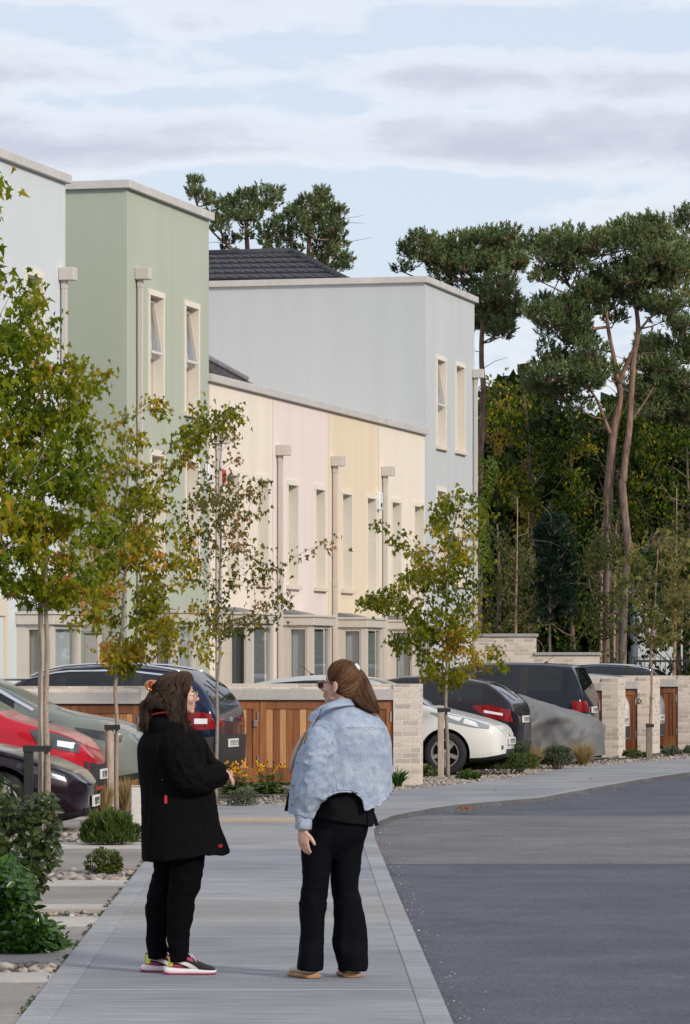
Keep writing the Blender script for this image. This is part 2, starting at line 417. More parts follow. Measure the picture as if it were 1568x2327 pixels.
# ------------------------------------------------------------------ camera, sky, sun
cam = bpy.data.cameras.new('camera'); co = bpy.data.objects.new('camera', cam); COL.objects.link(co); scene.camera = co
co.location = (0,0,CH); co.rotation_euler = (R(90),0,0)
cam.sensor_fit = 'HORIZONTAL'; cam.sensor_width = 24; cam.lens = 24*F/1568; cam.shift_y = (1511-1163)/1568
cam.clip_start = .5; cam.clip_end = 3000
w = bpy.data.worlds.new('World'); scene.world = w; w.use_nodes = True; nt = w.node_tree; nt.nodes.clear()
SUN_AZ, SUN_EL = 45., 25.   # az: degrees to the right of straight behind the camera
sd = Vector((math.sin(R(SUN_AZ))*math.cos(R(SUN_EL)), -math.cos(R(SUN_AZ))*math.cos(R(SUN_EL)), math.sin(R(SUN_EL))))
def wn(t, **k):
    x = nt.nodes.new(t)
    for a_, v_ in k.items():
        if a_.startswith('i_'): x.inputs[a_[2:].replace('_',' ')].default_value = v_
        else: setattr(x, a_, v_)
    return x
sky = wn('ShaderNodeTexSky', sky_type='NISHITA'); sky.sun_disc = False; sky.sun_elevation = R(SUN_EL)
sky.sun_rotation = math.atan2(sd.x, sd.y); sky.air_density = 1.0; sky.dust_density = 1.4; sky.ozone_density = 1.5
tc = wn('ShaderNodeTexCoord')
# thin layered cloud: two noise fields on the view direction, flattened like stratocumulus seen low down
mp = wn('ShaderNodeMapping'); mp.inputs['Scale'].default_value = (1,1,2.9); mp.inputs['Location'].default_value = (0.35,0,.10)
n1 = wn('ShaderNodeTexNoise', i_Scale=21., i_Detail=10., i_Roughness=.58, i_Distortion=.1)
n2 = wn('ShaderNodeTexNoise', i_Scale=6.5, i_Detail=3.)
nt.links.new(tc.outputs['Generated'], mp.inputs[0]); nt.links.new(mp.outputs[0], n1.inputs['Vector']); nt.links.new(mp.outputs[0], n2.inputs['Vector'])
ad = wn('ShaderNodeMath', operation='ADD'); nt.links.new(n1.outputs['Fac'], ad.inputs[0]); nt.links.new(n2.outputs['Fac'], ad.inputs[1])
def wramp(src, stops):
    r = wn('ShaderNodeValToRGB'); cr = r.color_ramp
    while len(cr.elements) < len(stops): cr.elements.new(.5)
    for e, (p, c) in zip(cr.elements, stops): e.position = p; e.color = rgba(c)
    nt.links.new(src, r.inputs[0]); return r
hv = wn('ShaderNodeMath', operation='MULTIPLY'); hv.inputs[1].default_value = .5; nt.links.new(ad.outputs[0], hv.inputs[0])
# cloud bands sit at set heights above the horizon
spz = wn('ShaderNodeSeparateXYZ'); nt.links.new(tc.outputs['Generated'], spz.inputs[0])
mr = wn('ShaderNodeMapRange'); mr.inputs[1].default_value = .08; mr.inputs[2].default_value = .20; nt.links.new(spz.outputs['Z'], mr.inputs[0])
bz = lambda y: ((1511-y)/F-.08)/.12
bnd = wramp(mr.outputs[0], [(0,(.25,)*3),(bz(440),(.18,)*3),(bz(350),(1,)*3),(bz(290),(.8,)*3),(bz(245),(.30,)*3),(bz(190),(.72,)*3),(bz(110),(.12,)*3),(bz(40),(.35,)*3),(bz(0),(.6,)*3),(1,(.5,)*3)])
ba = wn('ShaderNodeMath', operation='MULTIPLY_ADD'); ba.inputs[1].default_value = .19; nt.links.new(bnd.outputs[0], ba.inputs[0]); nt.links.new(hv.outputs[0], ba.inputs[2])
sb = wn('ShaderNodeMath', operation='SUBTRACT'); sb.inputs[1].default_value = .085; nt.links.new(ba.outputs[0], sb.inputs[0]); hv = sb
cov = wramp(hv.outputs[0], [(.45,(0,0,0)),(.55,(.8,.8,.8)),(.62,(1,1,1))])
# haze veil lifts the clear sky; cloud colour goes from sunlit cream edge to lilac-grey core
veil = wn('ShaderNodeMix', data_type='RGBA'); veil.inputs[0].default_value = .72
veil.inputs[7].default_value = (8.7,9.65,11.3,1)
nt.links.new(sky.outputs[0], veil.inputs[6])
cc = wramp(hv.outputs[0], [(.48,(.99,.975,.98)),(.525,(.80,.81,.88)),(.58,(.64,.67,.78)),(.66,(.56,.59,.71))])
cm = wn('ShaderNodeVectorMath', operation='SCALE'); cm.inputs['Scale'].default_value = 11.4; nt.links.new(cc.outputs[0], cm.inputs[0])
mx = wn('ShaderNodeMix', data_type='RGBA'); nt.links.new(cov.outputs[0], mx.inputs[0]); nt.links.new(veil.outputs[2], mx.inputs[6]); nt.links.new(cm.outputs[0], mx.inputs[7])
bg = wn('ShaderNodeBackground'); bg.inputs['Strength'].default_value = .085
nt.links.new(mx.outputs[2], bg.inputs[0]); wo = wn('ShaderNodeOutputWorld'); nt.links.new(bg.outputs[0], wo.inputs[0])
sl = bpy.data.lights.new('sun', 'SUN'); so = bpy.data.objects.new('sun', sl); COL.objects.link(so)
sl.energy = 2.5; sl.angle = R(6); sl.color = (1,.90,.78)
so.rotation_euler = sd.to_track_quat('Z','Y').to_euler(); so.location = (8,-8,12)
scene.view_settings.view_transform = 'Standard'; scene.view_settings.look = 'None'; scene.view_settings.gamma = 1
scene.view_settings.exposure = .14
# ================================================================== HOUSES
def wallpanel(mb, y0, y1, z0, z1, holes, m=0, x=0.):
    ys = sorted({y0, y1, *[h[0] for h in holes], *[h[1] for h in holes]}); zs = sorted({z0, z1, *[h[2] for h in holes], *[h[3] for h in holes]})
    ys = [q for q in ys if y0 <= q <= y1]; zs = [q for q in zs if z0 <= q <= z1]
    for i in range(len(ys)-1):
        for j in range(len(zs)-1):
            cy = (ys[i]+ys[i+1])/2; cz = (zs[j]+zs[j+1])/2
            if any(h[0] < cy < h[1] and h[2] < cz < h[3] for h in holes): continue
            mb.add([(x,ys[i],zs[j]),(x,ys[i+1],zs[j]),(x,ys[i+1],zs[j+1]),(x,ys[i],zs[j+1])], [(0,1,2,3)], m)
def window(root, y0, y1, z0, z1, curtain='curtain_white', opened=False):
    """hole y0..y1 (along wall) z0..z1; local x out of the wall"""
    fr = MB(); D = -.17
    f = .045
    fr.box(D-.05, D, y0+.012, y0+f, z0+.012, z1-.012); fr.box(D-.05, D, y1-f, y1-.012, z0+.012, z1-.012)
    fr.box(D-.05, D, y0+f, y1-f, z0+.012, z0+f); fr.box(D-.05, D, y0+f, y1-f, z1-f, z1-.012)
    zm = z0+(z1-z0)*.44
    fr.box(D-.05, D, y0+f, y1-f, zm-.03, zm+.03)
    wo_ = fr.build('window', M['upvc'], root)
    s = MB()   # stone surround: proud ring and lined reveal
    p = .022; wv = .075
    s.box(D, p, y0-wv, y0, z0, z1); s.box(D, p, y1, y1+wv, z0, z1)
    s.box(D, p+.004, y0-wv-.01, y1+wv+.01, z1, z1+.09)
    s.build('surround', [M['reveal']], wo_)
    sl_ = MB(); sl_.bbox(D, p+.05, y0-wv-.03, y1+wv+.03, z0-.085, z0, .008); sl_.build('sill', M['stone'], wo_)
    if opened:
        sash = MB(); a_ = R(-9); Mx = Matrix.Translation((D+.02, 0, z1-f)) @ Matrix.Rotation(a_, 4, 'Y')
        h = z1-f-zm-.03
        sash.box(0,.04, y0+f, y0+2*f, -h, 0, 0, Mx); sash.box(0,.04, y1-2*f, y1-f, -h, 0, 0, Mx)
        sash.box(0,.04, y0+2*f, y1-2*f, -h, -h+f, 0, Mx); sash.box(0,.04, y0+2*f, y1-2*f, -f, 0, 0, Mx)
        sash.build('sash', M['upvc'], wo_)
        g = MB(); g.box(.015,.02, y0+2*f+.001, y1-2*f-.001, -h+f+.001, -f-.001, 0, Mx); g.box(D-.03,D-.024, y0+f+.001, y1-f-.001, z0+f+.001, zm-.031)
        g.build('pane', M['glass'], wo_)
    else:
        g = MB(); g.box(D-.03,D-.024, y0+f+.001, y1-f-.001, z0+f+.001, zm-.031); g.box(D-.03,D-.024, y0+f+.001, y1-f-.001, zm+.031, z1-f-.001)
        g.build('pane', M['glass'], wo_)
    c = MB(); n = 14
    vs = []; 
    for i in range(n+1):
        yy = y0+(y1-y0)*i/n; xx = D-.10+.018*math.sin(i*2.1)
        vs += [(xx,yy,z0),(xx,yy,z1)]
    c.add(vs, [(2*i,2*i+2,2*i+3,2*i+1) for i in range(n)])
    c.build('curtain', M[curtain], wo_, smooth=True)
    return wo_
def downpipe(root, y, ztop, zbot=0., long_=.0):
    mb = MB()
    mb.bbox(.03,.105, y-.035, y+.035, zbot, ztop+.02, .006)
    mb.bbox(.024,.111, y-.041, y+.041, ztop-.12, ztop-.02, .006)
    for z in (ztop-2.2, ztop-4.4):
        if z > .5: mb.bbox(.024,.111, y-.041, y+.041, z-.06, z+.06, .006)
    o = mb.build('downpipe', M['pipe'], root)
    h = MB(); h.bbox(.004,.235, y-.10, y+.10, ztop, ztop+.19, .008); h.build('hopper_head', M['pipe'], o)
    return o
def bay(root, y0, y1, proj, ztop, cur=('curtain_white','curtain_white')):
    f = .06; zc = ztop-.19
    mb = MB()
    # posts at the corners, mid stiles, sill panel, cladding between wall and pane
    z0 = 0; zs = .62
    def post(xa, xb, ya, yb): mb.box(xa, xb, ya, yb, zs, zc)
    post(proj-.10, proj, y0, y0+.13); post(proj-.10, proj, y1-.13, y1); post(.002, .13, y0, y0+.10); post(.002,.13, y1-.10, y1)
    mb.box(proj-.09, proj-.01, y0+.13, y0+.22, zs, zc-.05)
    # window frames, side face (towards the camera) and front face
    for (xa, xb) in ((.13, proj-.10),):
        mb.box(xa, xb, y0+.012, y0+.06, zs, zs+.05); mb.box(xa, xb, y0+.012, y0+.06, zc-.07, zc)
        mb.box(xa, xa+.045, y0+.012, y0+.06, zs+.05, zc-.07); mb.box(xb-.03, xb, y0+.012, y0+.06, zs+.05, zc-.07)
    mb.box(proj-.07, proj-.022, y0+.22, y1-.13, zs, zs+.05); mb.box(proj-.07, proj-.022, y0+.22, y1-.13, zc-.05, zc)
    ym = (y0+.22+y1-.13)/2
    b = mb.build('bay_window', M['upvc'], root)
    lo = MB(); lo.box(.002, proj-.004, y0+.004, y1-.004, 0, zs-.03); lo.build('bay_panel', M['upvc'], b)
    sl_ = MB(); sl_.bbox(.002, proj+.04, y0-.04, y1+.04, zs-.03, zs, .006); sl_.build('sill', M['stone'], b)
    co_ = MB(); co_.bbox(.002, proj+.05, y0-.05, y1+.05, zc, ztop-.045, .008); co_.bbox(.002, proj+.075, y0-.075, y1+.075, ztop-.045, ztop, .008)
    co_.build('cornice', M['upvc'], b)
    le = MB(); le.add([(.003,y0+.02,ztop+.09),(.003,y1-.25,ztop+.09),(proj*.7,y1-.25,ztop+.004),(proj*.7,y0+.02,ztop+.004),(.003,y0+.02,ztop+.001),(.003,y1-.25,ztop+.001)],
                     [(0,3,2,1),(0,4,3),(1,2,5)]); le.build('flashing', M['lead'], b)
    g = MB(); g.box(.175, proj-.13, y0+.03, y0+.036, zs+.05, zc-.07); g.box(proj-.045, proj-.039, y0+.22, y1-.13, zs+.05, zc-.05)
    g.build('pane', M['glass'], b)
    # curtains inside
    def wavy(pts0, pts1, z0_, z1_, mt, amp=.018, kx=9):
        n = 26; vs = []
        for i in range(n+1):
            t = i/n; px_ = pts0[0]+(pts1[0]-pts0[0])*t; py_ = pts0[1]+(pts1[1]-pts0[1])*t
            dx, dy_ = pts1[1]-pts0[1], -(pts1[0]-pts0[0]); L = math.hypot(dx,dy_) or 1
            o_ = amp*math.sin(t*kx*2*math.pi)+amp*.4*math.sin(t*kx*4.7)
            vs += [(px_+dx/L*o_, py_+dy_/L*o_, z0_), (px_+dx/L*o_*.7, py_+dy_/L*o_*.7, z1_)]
        mk('curtain', vs, [(2*i,2*i+2,2*i+3,2*i+1) for i in range(n)], mt, b, True)
    if cur[0]: wavy((.15,y0+.12),(.15+(proj-.28)*(.62 if cur[0]=='curtain_blue' else .9),y0+.12), zs+.03, zc-.08, M[cur[0]])
    if cur[1]: wavy((proj-.12,y0+.25),(proj-.12,y1-.15), zs+.03, zc-.06, M[cur[1]])
    return b
def house(label, cat, y0, y1, H, mat, wins, bays=(), pipes=(), depth=9.0, capmat='cap', group=None, caps=(True,True), capover=.08, roomback=True, lowbits=None):
    root = thing('terraced_house', label, cat, hl(0,0), -TH, group)
    holes = [(w_[0], w_[1], w_[2], w_[3]) for w_ in wins]
    bh = [(b_[0]+.10, b_[1]-.10, .6, b_[3]-.2) for b_ in bays]
    mb = MB(); wallpanel(mb, y0, y1, -.1, H, holes+bh)
    mb.add([(0,y0,-.1),(0,y0,H),(-depth,y0,H),(-depth,y0,-.1)], [(0,1,2,3)])
    mb.add([(0,y1,-.1),(0,y1,H),(-depth,y1,H),(-depth,y1,-.1)], [(0,3,2,1)])
    mb.add([(-depth,y0,-.1),(-depth,y0,H),(-depth,y1,H),(-depth,y1,-.1)], [(0,1,2,3)])
    mb.add([(0,y0,H),(0,y1,H),(-depth,y1,H),(-depth,y0,H)], [(0,1,2,3)])
    mb.build('wall', mat, root)
    bd = MB(); bd.box(.001,.006,y0+.004,y0+.034,0,H-.01); bd.build('render_bead', M['stone'] if mat not in (M['render_green'],M['render_blue'],M['render_white']) else mat, root)
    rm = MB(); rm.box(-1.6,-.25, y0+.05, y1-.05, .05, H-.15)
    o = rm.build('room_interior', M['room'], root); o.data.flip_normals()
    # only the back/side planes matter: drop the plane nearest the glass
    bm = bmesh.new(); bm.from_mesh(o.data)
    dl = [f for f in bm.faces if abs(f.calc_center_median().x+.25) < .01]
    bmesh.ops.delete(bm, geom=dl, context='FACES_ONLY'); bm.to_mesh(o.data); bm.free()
    cp = MB(); c = capover; ya = y0-(c if caps[0] else 0); yb = y1+(c if caps[1] else 0)
    n = max(1, int(round((yb-ya)/1.9)))
    for i in range(n):
        q0 = ya+(yb-ya)*i/n+(.002 if i else 0); q1 = ya+(yb-ya)*(i+1)/n
        cp.bbox(-.35, c, q0, q1, H, H+.13, .006)
    if caps[0]:
        for i in range(5):
            cp.bbox(-depth+i*(depth-.35)/5+(.002), -depth+(i+1)*(depth-.35)/5, ya, y0+.3, H, H+.13, .006)
    cp.build('parapet_cap', M[capmat], root)
    for w_ in wins: window(root, *w_)
    for b_ in bays: bay(root, *b_)
    for p_ in pipes: downpipe(root, *p_)
    return root
def win(pl_, pr, z0, z1, cur='curtain_white', op=False):
    """surround's outer edges at bearings pl_, pr -> opening"""
    return (fy(pl_)+.075, fy(pr)-.075, z0, z1, cur, op)
b0, b1, b2, b3, b4 = fy(474.5), fy(619), fy(745), fy(860), fy(965.5)
def bayof(xl, xc, xr, ztop, cur):
    t0 = fy(xl)
    # projection from the bearing of the near corner
    r = (xc-784)/F; px_ = OX+ux*t0; py_ = OY+uy*t0
    c = (r*py_-px_)/(vx-r*vy)
    return (t0, fy(xr, c), c, ztop, cur)
T = 6.40
h1 = house('two-storey cream terraced house directly beside the tall green house', 'house', b0+.002, b1, T, M['render_cream'],
   [win(513,543,3.1,4.9), win(582,610,3.1,4.9)], [bayof(503,571,622,2.55,('curtain_blue','curtain_grey'))], [(b0+.42,5.38)], group='two-storey terrace houses', caps=(True,False), depth=6.)
h2 = house('two-storey pale pink terraced house between the cream and yellow ones', 'house', b1+.002, b2, T, M['render_pink'],
   [win(651,677.6,3.1,4.9), win(714,739,3.1,4.9)], [bayof(639,709,754,2.55,('curtain_white','curtain_grey'))], [(b1+.32,5.38)], group='two-storey terrace houses', caps=(False,False), depth=6.)
h3 = house('two-storey ochre yellow terraced house, third of the low terrace', 'house', b2+.002, b3, T, M['render_yellow'],
   [win(775,800,3.1,4.9), win(831.6,855,3.1,4.9)], [bayof(764,831.6,870,2.55,('curtain_white','curtain_grey'))], [(b2+.32,5.38)], group='two-storey terrace houses', caps=(False,False), depth=6.)
h4 = house('two-storey cream terraced house at the far end of the low terrace, against the blue-grey block', 'house', b3+.002, b4, T, M['render_cream'],
   [win(888,911,3.1,4.9), win(939,962.5,3.1,4.9)], [bayof(880,947,985,2.55,('curtain_white','curtain_white'))], [(b3+.32,5.38)], group='two-storey terrace houses', caps=(False,False), depth=6.)
g0 = fy(287); g1 = b0
gh = house('tall three-storey sage green house with two tilted-open windows at the top', 'house', g0, g1, 9.10, M['render_green'],
   [win(336,372,5.82,7.55,'curtain_white',True), win(418,452,5.82,7.55,'curtain_white',True), win(340,373,3.15,5.0), win(420,452,3.15,5.0)],
   [bayof(330,400,445,2.52,('curtain_cream','curtain_white'))], [(g0+.55,7.72)], depth=9)
wy1 = fy(148.5)
wh = house('tall three-storey pale white-grey house cut off by the left edge', 'house', wy1-7.5, wy1, 8.82, M['render_white'],
   [win(56,98,5.55,7.3,'curtain_white',False), win(58,98,2.95,4.75), (wy1-5.9,wy1-5.15,5.55,7.3), (wy1-5.9,wy1-5.15,2.95,4.75)],
   [bayof(38,117,184,2.42,('curtain_cream','curtain_white'))], [(wy1-.25,7.35)], depth=9, caps=(False,True))
e0, e1 = b4+.004, fy(1078)
bh_ = house('tall three-storey blue-grey house with blank side wall rising behind the low terrace', 'house', e0, e1, 9.55, M['render_blue'],
   [win(991,1012.6,6.25,8.05,'curtain_white',True), win(1034,1055.7,6.25,8.05,'curtain_cream'), win(991,1012.6,3.4,5.3), win(1034,1055.7,3.4,5.3)],
   [], [(e1-.16,7.9)], depth=11)
# ground-floor door surround of the white house
dm = MB(); q0, q1 = fy(-60), fy(14)
dm.box(.001,.03,q0,q1,2.35,2.62); dm.box(.001,.03,q1-.12,q1,0,2.35); dm.build('door_surround', M['stone'], wh)
# tiled pitched roof set back behind the blue-grey block's parapet, with ridge and hip
def pitched_roof():
    root = thing('tiled_roof', 'dark tiled hipped roof showing above the blue-grey parapet', 'roof')
    d0, d1 = 94., 99.
    zr = 0
    A = W(440,634,d0); B_ = W(775,632,d0); C_ = W(665,573,d1); D_ = W(440,579,d1)
    mb = MB(); rows = 5
    for i in range(rows):
        t0, t1 = i/rows, (i+1)/rows
        a0 = A.lerp(D_, t0); c0 = B_.lerp(C_, t0); a1 = A.lerp(D_, t1); c1 = B_.lerp(C_, t1)
        up = Vector((0,-.015,.05))
        nseg = 26
        for j in range(nseg):
            s0, s1 = j/nseg, (j+1)/nseg
            p = [a0.lerp(c0,s0)+up, a0.lerp(c0,s1)+up, a1.lerp(c1,s1), a1.lerp(c1,s0)]
            dz = Vector((0,0,-.02 if j%2 else 0))
            mb.add([p[0]+dz,p[1]+dz,p[2],p[3],p[0]-up*1.2,p[1]-up*1.2], [(0,1,2,3),(0,4,5,1)])
    # far slope + hip slope
    E = W(820,640,d1+6)
    mb.add([B_,E,C_,W(440,640,d1+6),D_], [(0,1,2),(2,1,3,4)])
    mb.build('roof_slope', M['slate'], root)
    rg = MB(); rg.tube([D_+Vector((0,0,.02)), C_+Vector((0,0,.02))], .09, 8)
    for i in range(12):
        p = B_.lerp(C_, i/12); q = B_.lerp(C_, (i+1)/12+.01); rg.tube([p,q],[.115,.095],8)
    rg.build('ridge_tiles', M['slate'], root, smooth=True)
pitched_roof()
# small slate roof behind the cream terrace parapet
def slate_bit():
    root = thing('slate_roof', 'small dark slate roof slope peeking over the cream terrace parapet', 'roof')
    d = 76.5
    P = [W(440,790,d), W(478,818,d), W(562,864,d+1), W(562,900,d+1), W(440,900,d)]
    mb = MB()
    n = len(P); vs = P+[p+Vector((.3,3.0,0)) for p in P]
    mb.add(vs, [tuple(range(n)), tuple(range(2*n-1,n-1,-1))]+[(i,n+i,n+(i+1)%n,(i+1)%n) for i in range(n)])
    mb.build('roof_slope', M['slate_grey'], root)
    r = MB(); r.tube([P[0]+Vector((0,-.05,.03)),P[1]+Vector((0,-.05,.03)),P[2]+Vector((0,-.05,.03))], .045, 6); r.build('ridge_tiles', M['lead'], root)
slate_bit()
# alarm boxes
def alarm(px, py, off, mat, label, yy=0, k_=1.):
    d = hl(off, fy(px,off)).y; p = hl(0, fy(px)); z = sz(py, p.y)
    r = thing('alarm_box', label, 'alarm box', (p.x,p.y,z), -TH)
    mb = MB(); mb.bbox(.003,.09,-.13*k_,.13*k_,-.20*k_,.16*k_,.02); mb.build('housing', mat, r)
    s = MB(); s.bbox(.0895,.094,-.06*k_,.06*k_,-.14*k_,-.06*k_,.002); s.build('badge', M['black'], r)
M['white_plastic'] = pm('white_plastic', (.75,.76,.78), (.8,.8,.82), rough=.4)
M['red_plastic'] = pm('red_plastic', (.5,.03,.04), (.6,.05,.05), rough=.4)
alarm(468,1072,.09,M['white_plastic'],'white oval alarm box high on the green house corner')
alarm(500,1080,.09,M['red_plastic'],'red alarm box on the first cream terraced house', 0, .65)
alarm(857,1136,.09,M['white_plastic'],'white alarm box beside the ochre house downpipe')
# ================================================================== BIN STORES, WALLS
def woodm(name, dark, mid, light):
    n = N(name); tc = n.n('ShaderNodeTexCoord')
    at = n.n('ShaderNodeAttribute', attribute_name='tint')
    mp = n.n('ShaderNodeMapping'); mp.inputs['Scale'].default_value = (14,14,1.1); n.l(tc.outputs['Object'], mp.inputs['Vector'])
    nz = n.n('ShaderNodeTexNoise', i_Scale=2.2, i_Detail=6., i_Distortion=.8); n.l(mp.outputs[0], nz.inputs['Vector'])
    m = n.n('ShaderNodeMath', operation='MULTIPLY_ADD'); m.inputs[1].default_value = .45; n.l(nz.outputs['Fac'], m.inputs[0])
    a2 = n.n('ShaderNodeMath', operation='MULTIPLY'); a2.inputs[1].default_value = .75; n.l(at.outputs['Fac'], a2.inputs[0]); n.l(a2.outputs[0], m.inputs[2])
    col = ramp(n, m.outputs[0], [(.15,dark),(.5,mid),(.95,light)])
    n.l(col, n.b.inputs['Base Color']); n.b.inputs['Roughness'].default_value = .5
    bp = n.n('ShaderNodeBump', i_Strength=.2, i_Distance=.004); n.l(nz.outputs['Fac'], bp.inputs['Height']); n.l(bp.outputs[0], n.b.inputs['Normal'])
    return n.m
M['wood'] = woodm('oiled_hardwood', (.12,.036,.014), (.33,.125,.045), (.60,.34,.15))
rng = random.Random(5)
def tinted(mb, tints, name, mat, parent):
    """mb faces in groups of equal size share a tint"""
    o = mb.build(name, mat, parent)
    a = o.data.attributes.new('tint','FLOAT','FACE'); k = len(mb.f)//len(tints)
    a.data.foreach_set('value', [tints[min(i//k, len(tints)-1)] for i in range(len(mb.f))])
    return o
def store(label, P, rz, Ln, top, pier=.22, deep=.85, doors=2, lintel=.155, piers=(False,True), stops=None, wooddark=0.):
    """P = street-end front-bottom corner; runs back (-x local) for Ln; local y into depth"""
    r = thing('bin_store', label, 'bin store', P, rz, 'timber-doored bin stores between the drives')
    mb = MB()
    if piers[1]: mb.box(-pier, 0, 0, deep, -.08, top)
    if piers[0]: mb.box(-Ln, -Ln+pier, 0, deep, -.08, top)
    xa = -Ln+(pier if piers[0] else 0); xb = -(pier if piers[1] else 0)
    mb.box(xa, xb, deep-.1, deep, -.08, top-.06)
    mb.build('brickwork', M['brick'], r, uv=True)
    cp = MB(); cp.box(xa+.001, xb-.001, .03, deep+.001, top-.068, top+.002); cp.build('brick_coping', M['brick'], r, uv=True)
    ln = MB(); ln.bbox(xa+.002, xb-.002, -.012, .2, top-.068-lintel, top-.0685, .006); ln.build('lintel', M['concrete'], r)
    zt = top-.068-lintel-.01; zb = .03
    w_ = (xb-xa-.02)/doors
    for i in range(doors):
        x0 = xa+.01+i*w_+.004; x1 = x0+w_-.008
        f = MB(); T_ = []
        st = .085
        for (a0,a1,c0,c1) in ((x0,x0+st,zb,zt),(x1-st,x1,zb,zt),(x0+st+.001,x1-st-.001,zt-.11,zt),(x0+st+.001,x1-st-.001,zb,zb+.20)):
            f.box(a0,a1,.035,.08,c0,c1); T_.append(rng.uniform(.05,.4)-wooddark)
        d = tinted(f, T_, 'door', M['wood'], r)
        bo = MB(); T_ = []; nb = max(2,int((x1-x0-2*st)/.088)); bw = (x1-x0-2*st)/nb
        for j in range(nb):
            bo.box(x0+st+j*bw+.0025, x0+st+(j+1)*bw-.0025, .05,.07, zb+.201, zt-.111); T_.append(max(-.05,rng.choice([.15,.3,.45,.5,.75,.95])-wooddark*2))
        tinted(bo, T_, 'boards', M['wood'], d)
        if i < doors:
            h = MB()
            for zz in (zt-.22, zb+.3): h.box(x1-.03,x1-.01,.02,.036,zz-.07,zz+.07)
            h.build('hinge', M['steel'], d)
        if doors > 1 and i == 0 or doors == 1:
            h = MB(); h.bbox(x1-.075,x1-.03,.012,.034,zt-.36,zt-.27,.004); h.build('lock_plate', M['steel'], d)
    return r
def endpt(px, d): return Vector((sx(px,d), d, 0))
# A: between the two people; B: left, further back from the path; then the row on the right
store('long bin store with timber doors between the two women', endpt(953,57.0), -TH*.35, 3.15, 1.39, .36, .75, 3)
store('bin store half hidden behind the green-grey car on the left', endpt(338,53.0), 0, 4.6, 1.375, .10, .75, 5)
store('narrow brick bin store with one timber door, just right of the navy boxy car', endpt(1405,74.6), -TH, 1.55, 1.41, .30, .75, 2, piers=(True,True))
store('brick bin store with a single dark timber door behind the white car tail', endpt(1484,78.6), -TH, 1.9, 1.42, .30, .8, 2, piers=(True,True), wooddark=.12)
store('brick bin store whose timber door stands beside the silver car tail near the right edge', endpt(1604,82.2), -TH, 1.9, 1.44, .56, .8, 2, piers=(True,True), wooddark=.15)
# brick garden wall beyond the parking, in two heights
def gwall():
    r = thing('brick_wall', 'pale brick garden wall in two heights with grey copings by the wood', 'brick wall', (0,0,0))
    d = 93.5
    mb = MB(); x0, x1, x2 = sx(1080,d), sx(1219,d), sx(1363,d); z1, z2 = sz(1447,d), sz(1489,d)
    mb.box(x0,x1,d,d+.22,-.08,z1); mb.box(x1+.001,x2,d+.004,d+.216,-.08,z2); mb.build('brickwork', M['brick'], r, uv=True)
    c = MB(); c.bbox(x0-.02,x1+.045,d-.04,d+.26,z1,z1+.075,.01); c.bbox(x1-.06,x2+.03,d-.043,d+.263,z2,z2+.07,.01); c.build('coping', M['coping'], r)
gwall()
# pier with cap and timber gate in the gap between the two tall houses
def gappier():
    p = Vector((sx(192,63.4), 63.4, 0))
    r = thing('gate_pier', 'pale stained gate pier with grey cap between the white and green houses', 'gate pier', p, -TH)
    mb = MB(); mb.bbox(0,.22,0,.22,-.05,2.12,.01); mb.build('pier', M['concrete'], r)
    c = MB(); c.bbox(-.03,.25,-.03,.25,2.12,2.2,.02); c.build('cap', M['coping'], r)
    g = thing('timber_gate', 'brown timber side gate beside the stained pier', 'gate', p+Vector((.24,.05,0)), -TH)
    f = MB(); f.box(0,.07,0,.06,0,2.0); f.box(.62,.69,0,.06,0,2.0); f.box(.071,.619,0,.06,1.9,2.0); tinted(f,[.2,.1,.3],'frame',M['wood'],g)
    b = MB(); T_=[]
    for i in range(6): b.box(.072+i*.091,.072+i*.091+.088,.015,.04,.05,1.899); T_.append(rng.uniform(.2,.7))
    tinted(b,T_,'boards',M['wood'],g)
gappier()
# low pale concrete bollard by the drive
bp_ = G(309,1893); 
r = thing('bollard', 'short square pale concrete bollard beside the woman in black', 'bollard', (bp_.x,bp_.y,0))
mb = MB(); mb.bbox(-.05,.06,-.06,.06,-.03,.455,.012); mb.build('post', pm('pale_post',(.55,.52,.47),(.66,.63,.58),scale=20,rough=.9,bump=.2), r)
mb = MB(); mb.bbox(-.052,.062,-.062,.062,.4552,.47,.008); mb.build('cap', M['edging'], r)
# ================================================================== CARS
M['car_glass'] = N('car_glass').m
_b = M['car_glass'].node_tree.nodes['Principled BSDF']; _b.inputs['Base Color'].default_value=(.010,.013,.015,1); _b.inputs['Roughness'].default_value=.04; _b.inputs['Specular IOR Level'].default_value=.5
M['alloy'] = pm('alloy_rim', (.50,.50,.51), (.60,.60,.61), scale=4, rough=.3, metal=.75)
M['chrome'] = pm('chrome_trim', (.75,.76,.78), (.8,.8,.82), scale=4, rough=.12, metal=1.)
M['lamp_clear'] = paintm('headlamp_lens', (.07,.08,.09), .3, .15)
M['lamp_pale'] = paintm('pale_headlamp_lens', (.30,.34,.38), .3, .15)
M['lamp_white'] = paintm('headlamp_reflector', (.85,.87,.9), .3, .1)
M['lamp_red'] = paintm('tail_lamp_lens', (.22,.002,.005), .0, .3)
M['plate'] = pm('number_plate', (.72,.73,.70), (.76,.77,.74), rough=.4)
M['plate_ink'] = pm('plate_lettering', (.02,.02,.022), rough=.5)
M['trim'] = pm('car_trim', (.022,.022,.024), (.03,.03,.032), scale=60, rough=.65)
M['underbody'] = pm('underbody', (.006,.006,.006), rough=.9)
def interp(keys, x):
    if x <= keys[0][0]: return keys[0][1:]
    for a_, b_ in zip(keys, keys[1:]):
        if x <= b_[0]:
            t = (x-a_[0])/(b_[0]-a_[0]); return tuple(p+(q-p)*t for p, q in zip(a_[1:], b_[1:]))
    return keys[-1][1:]
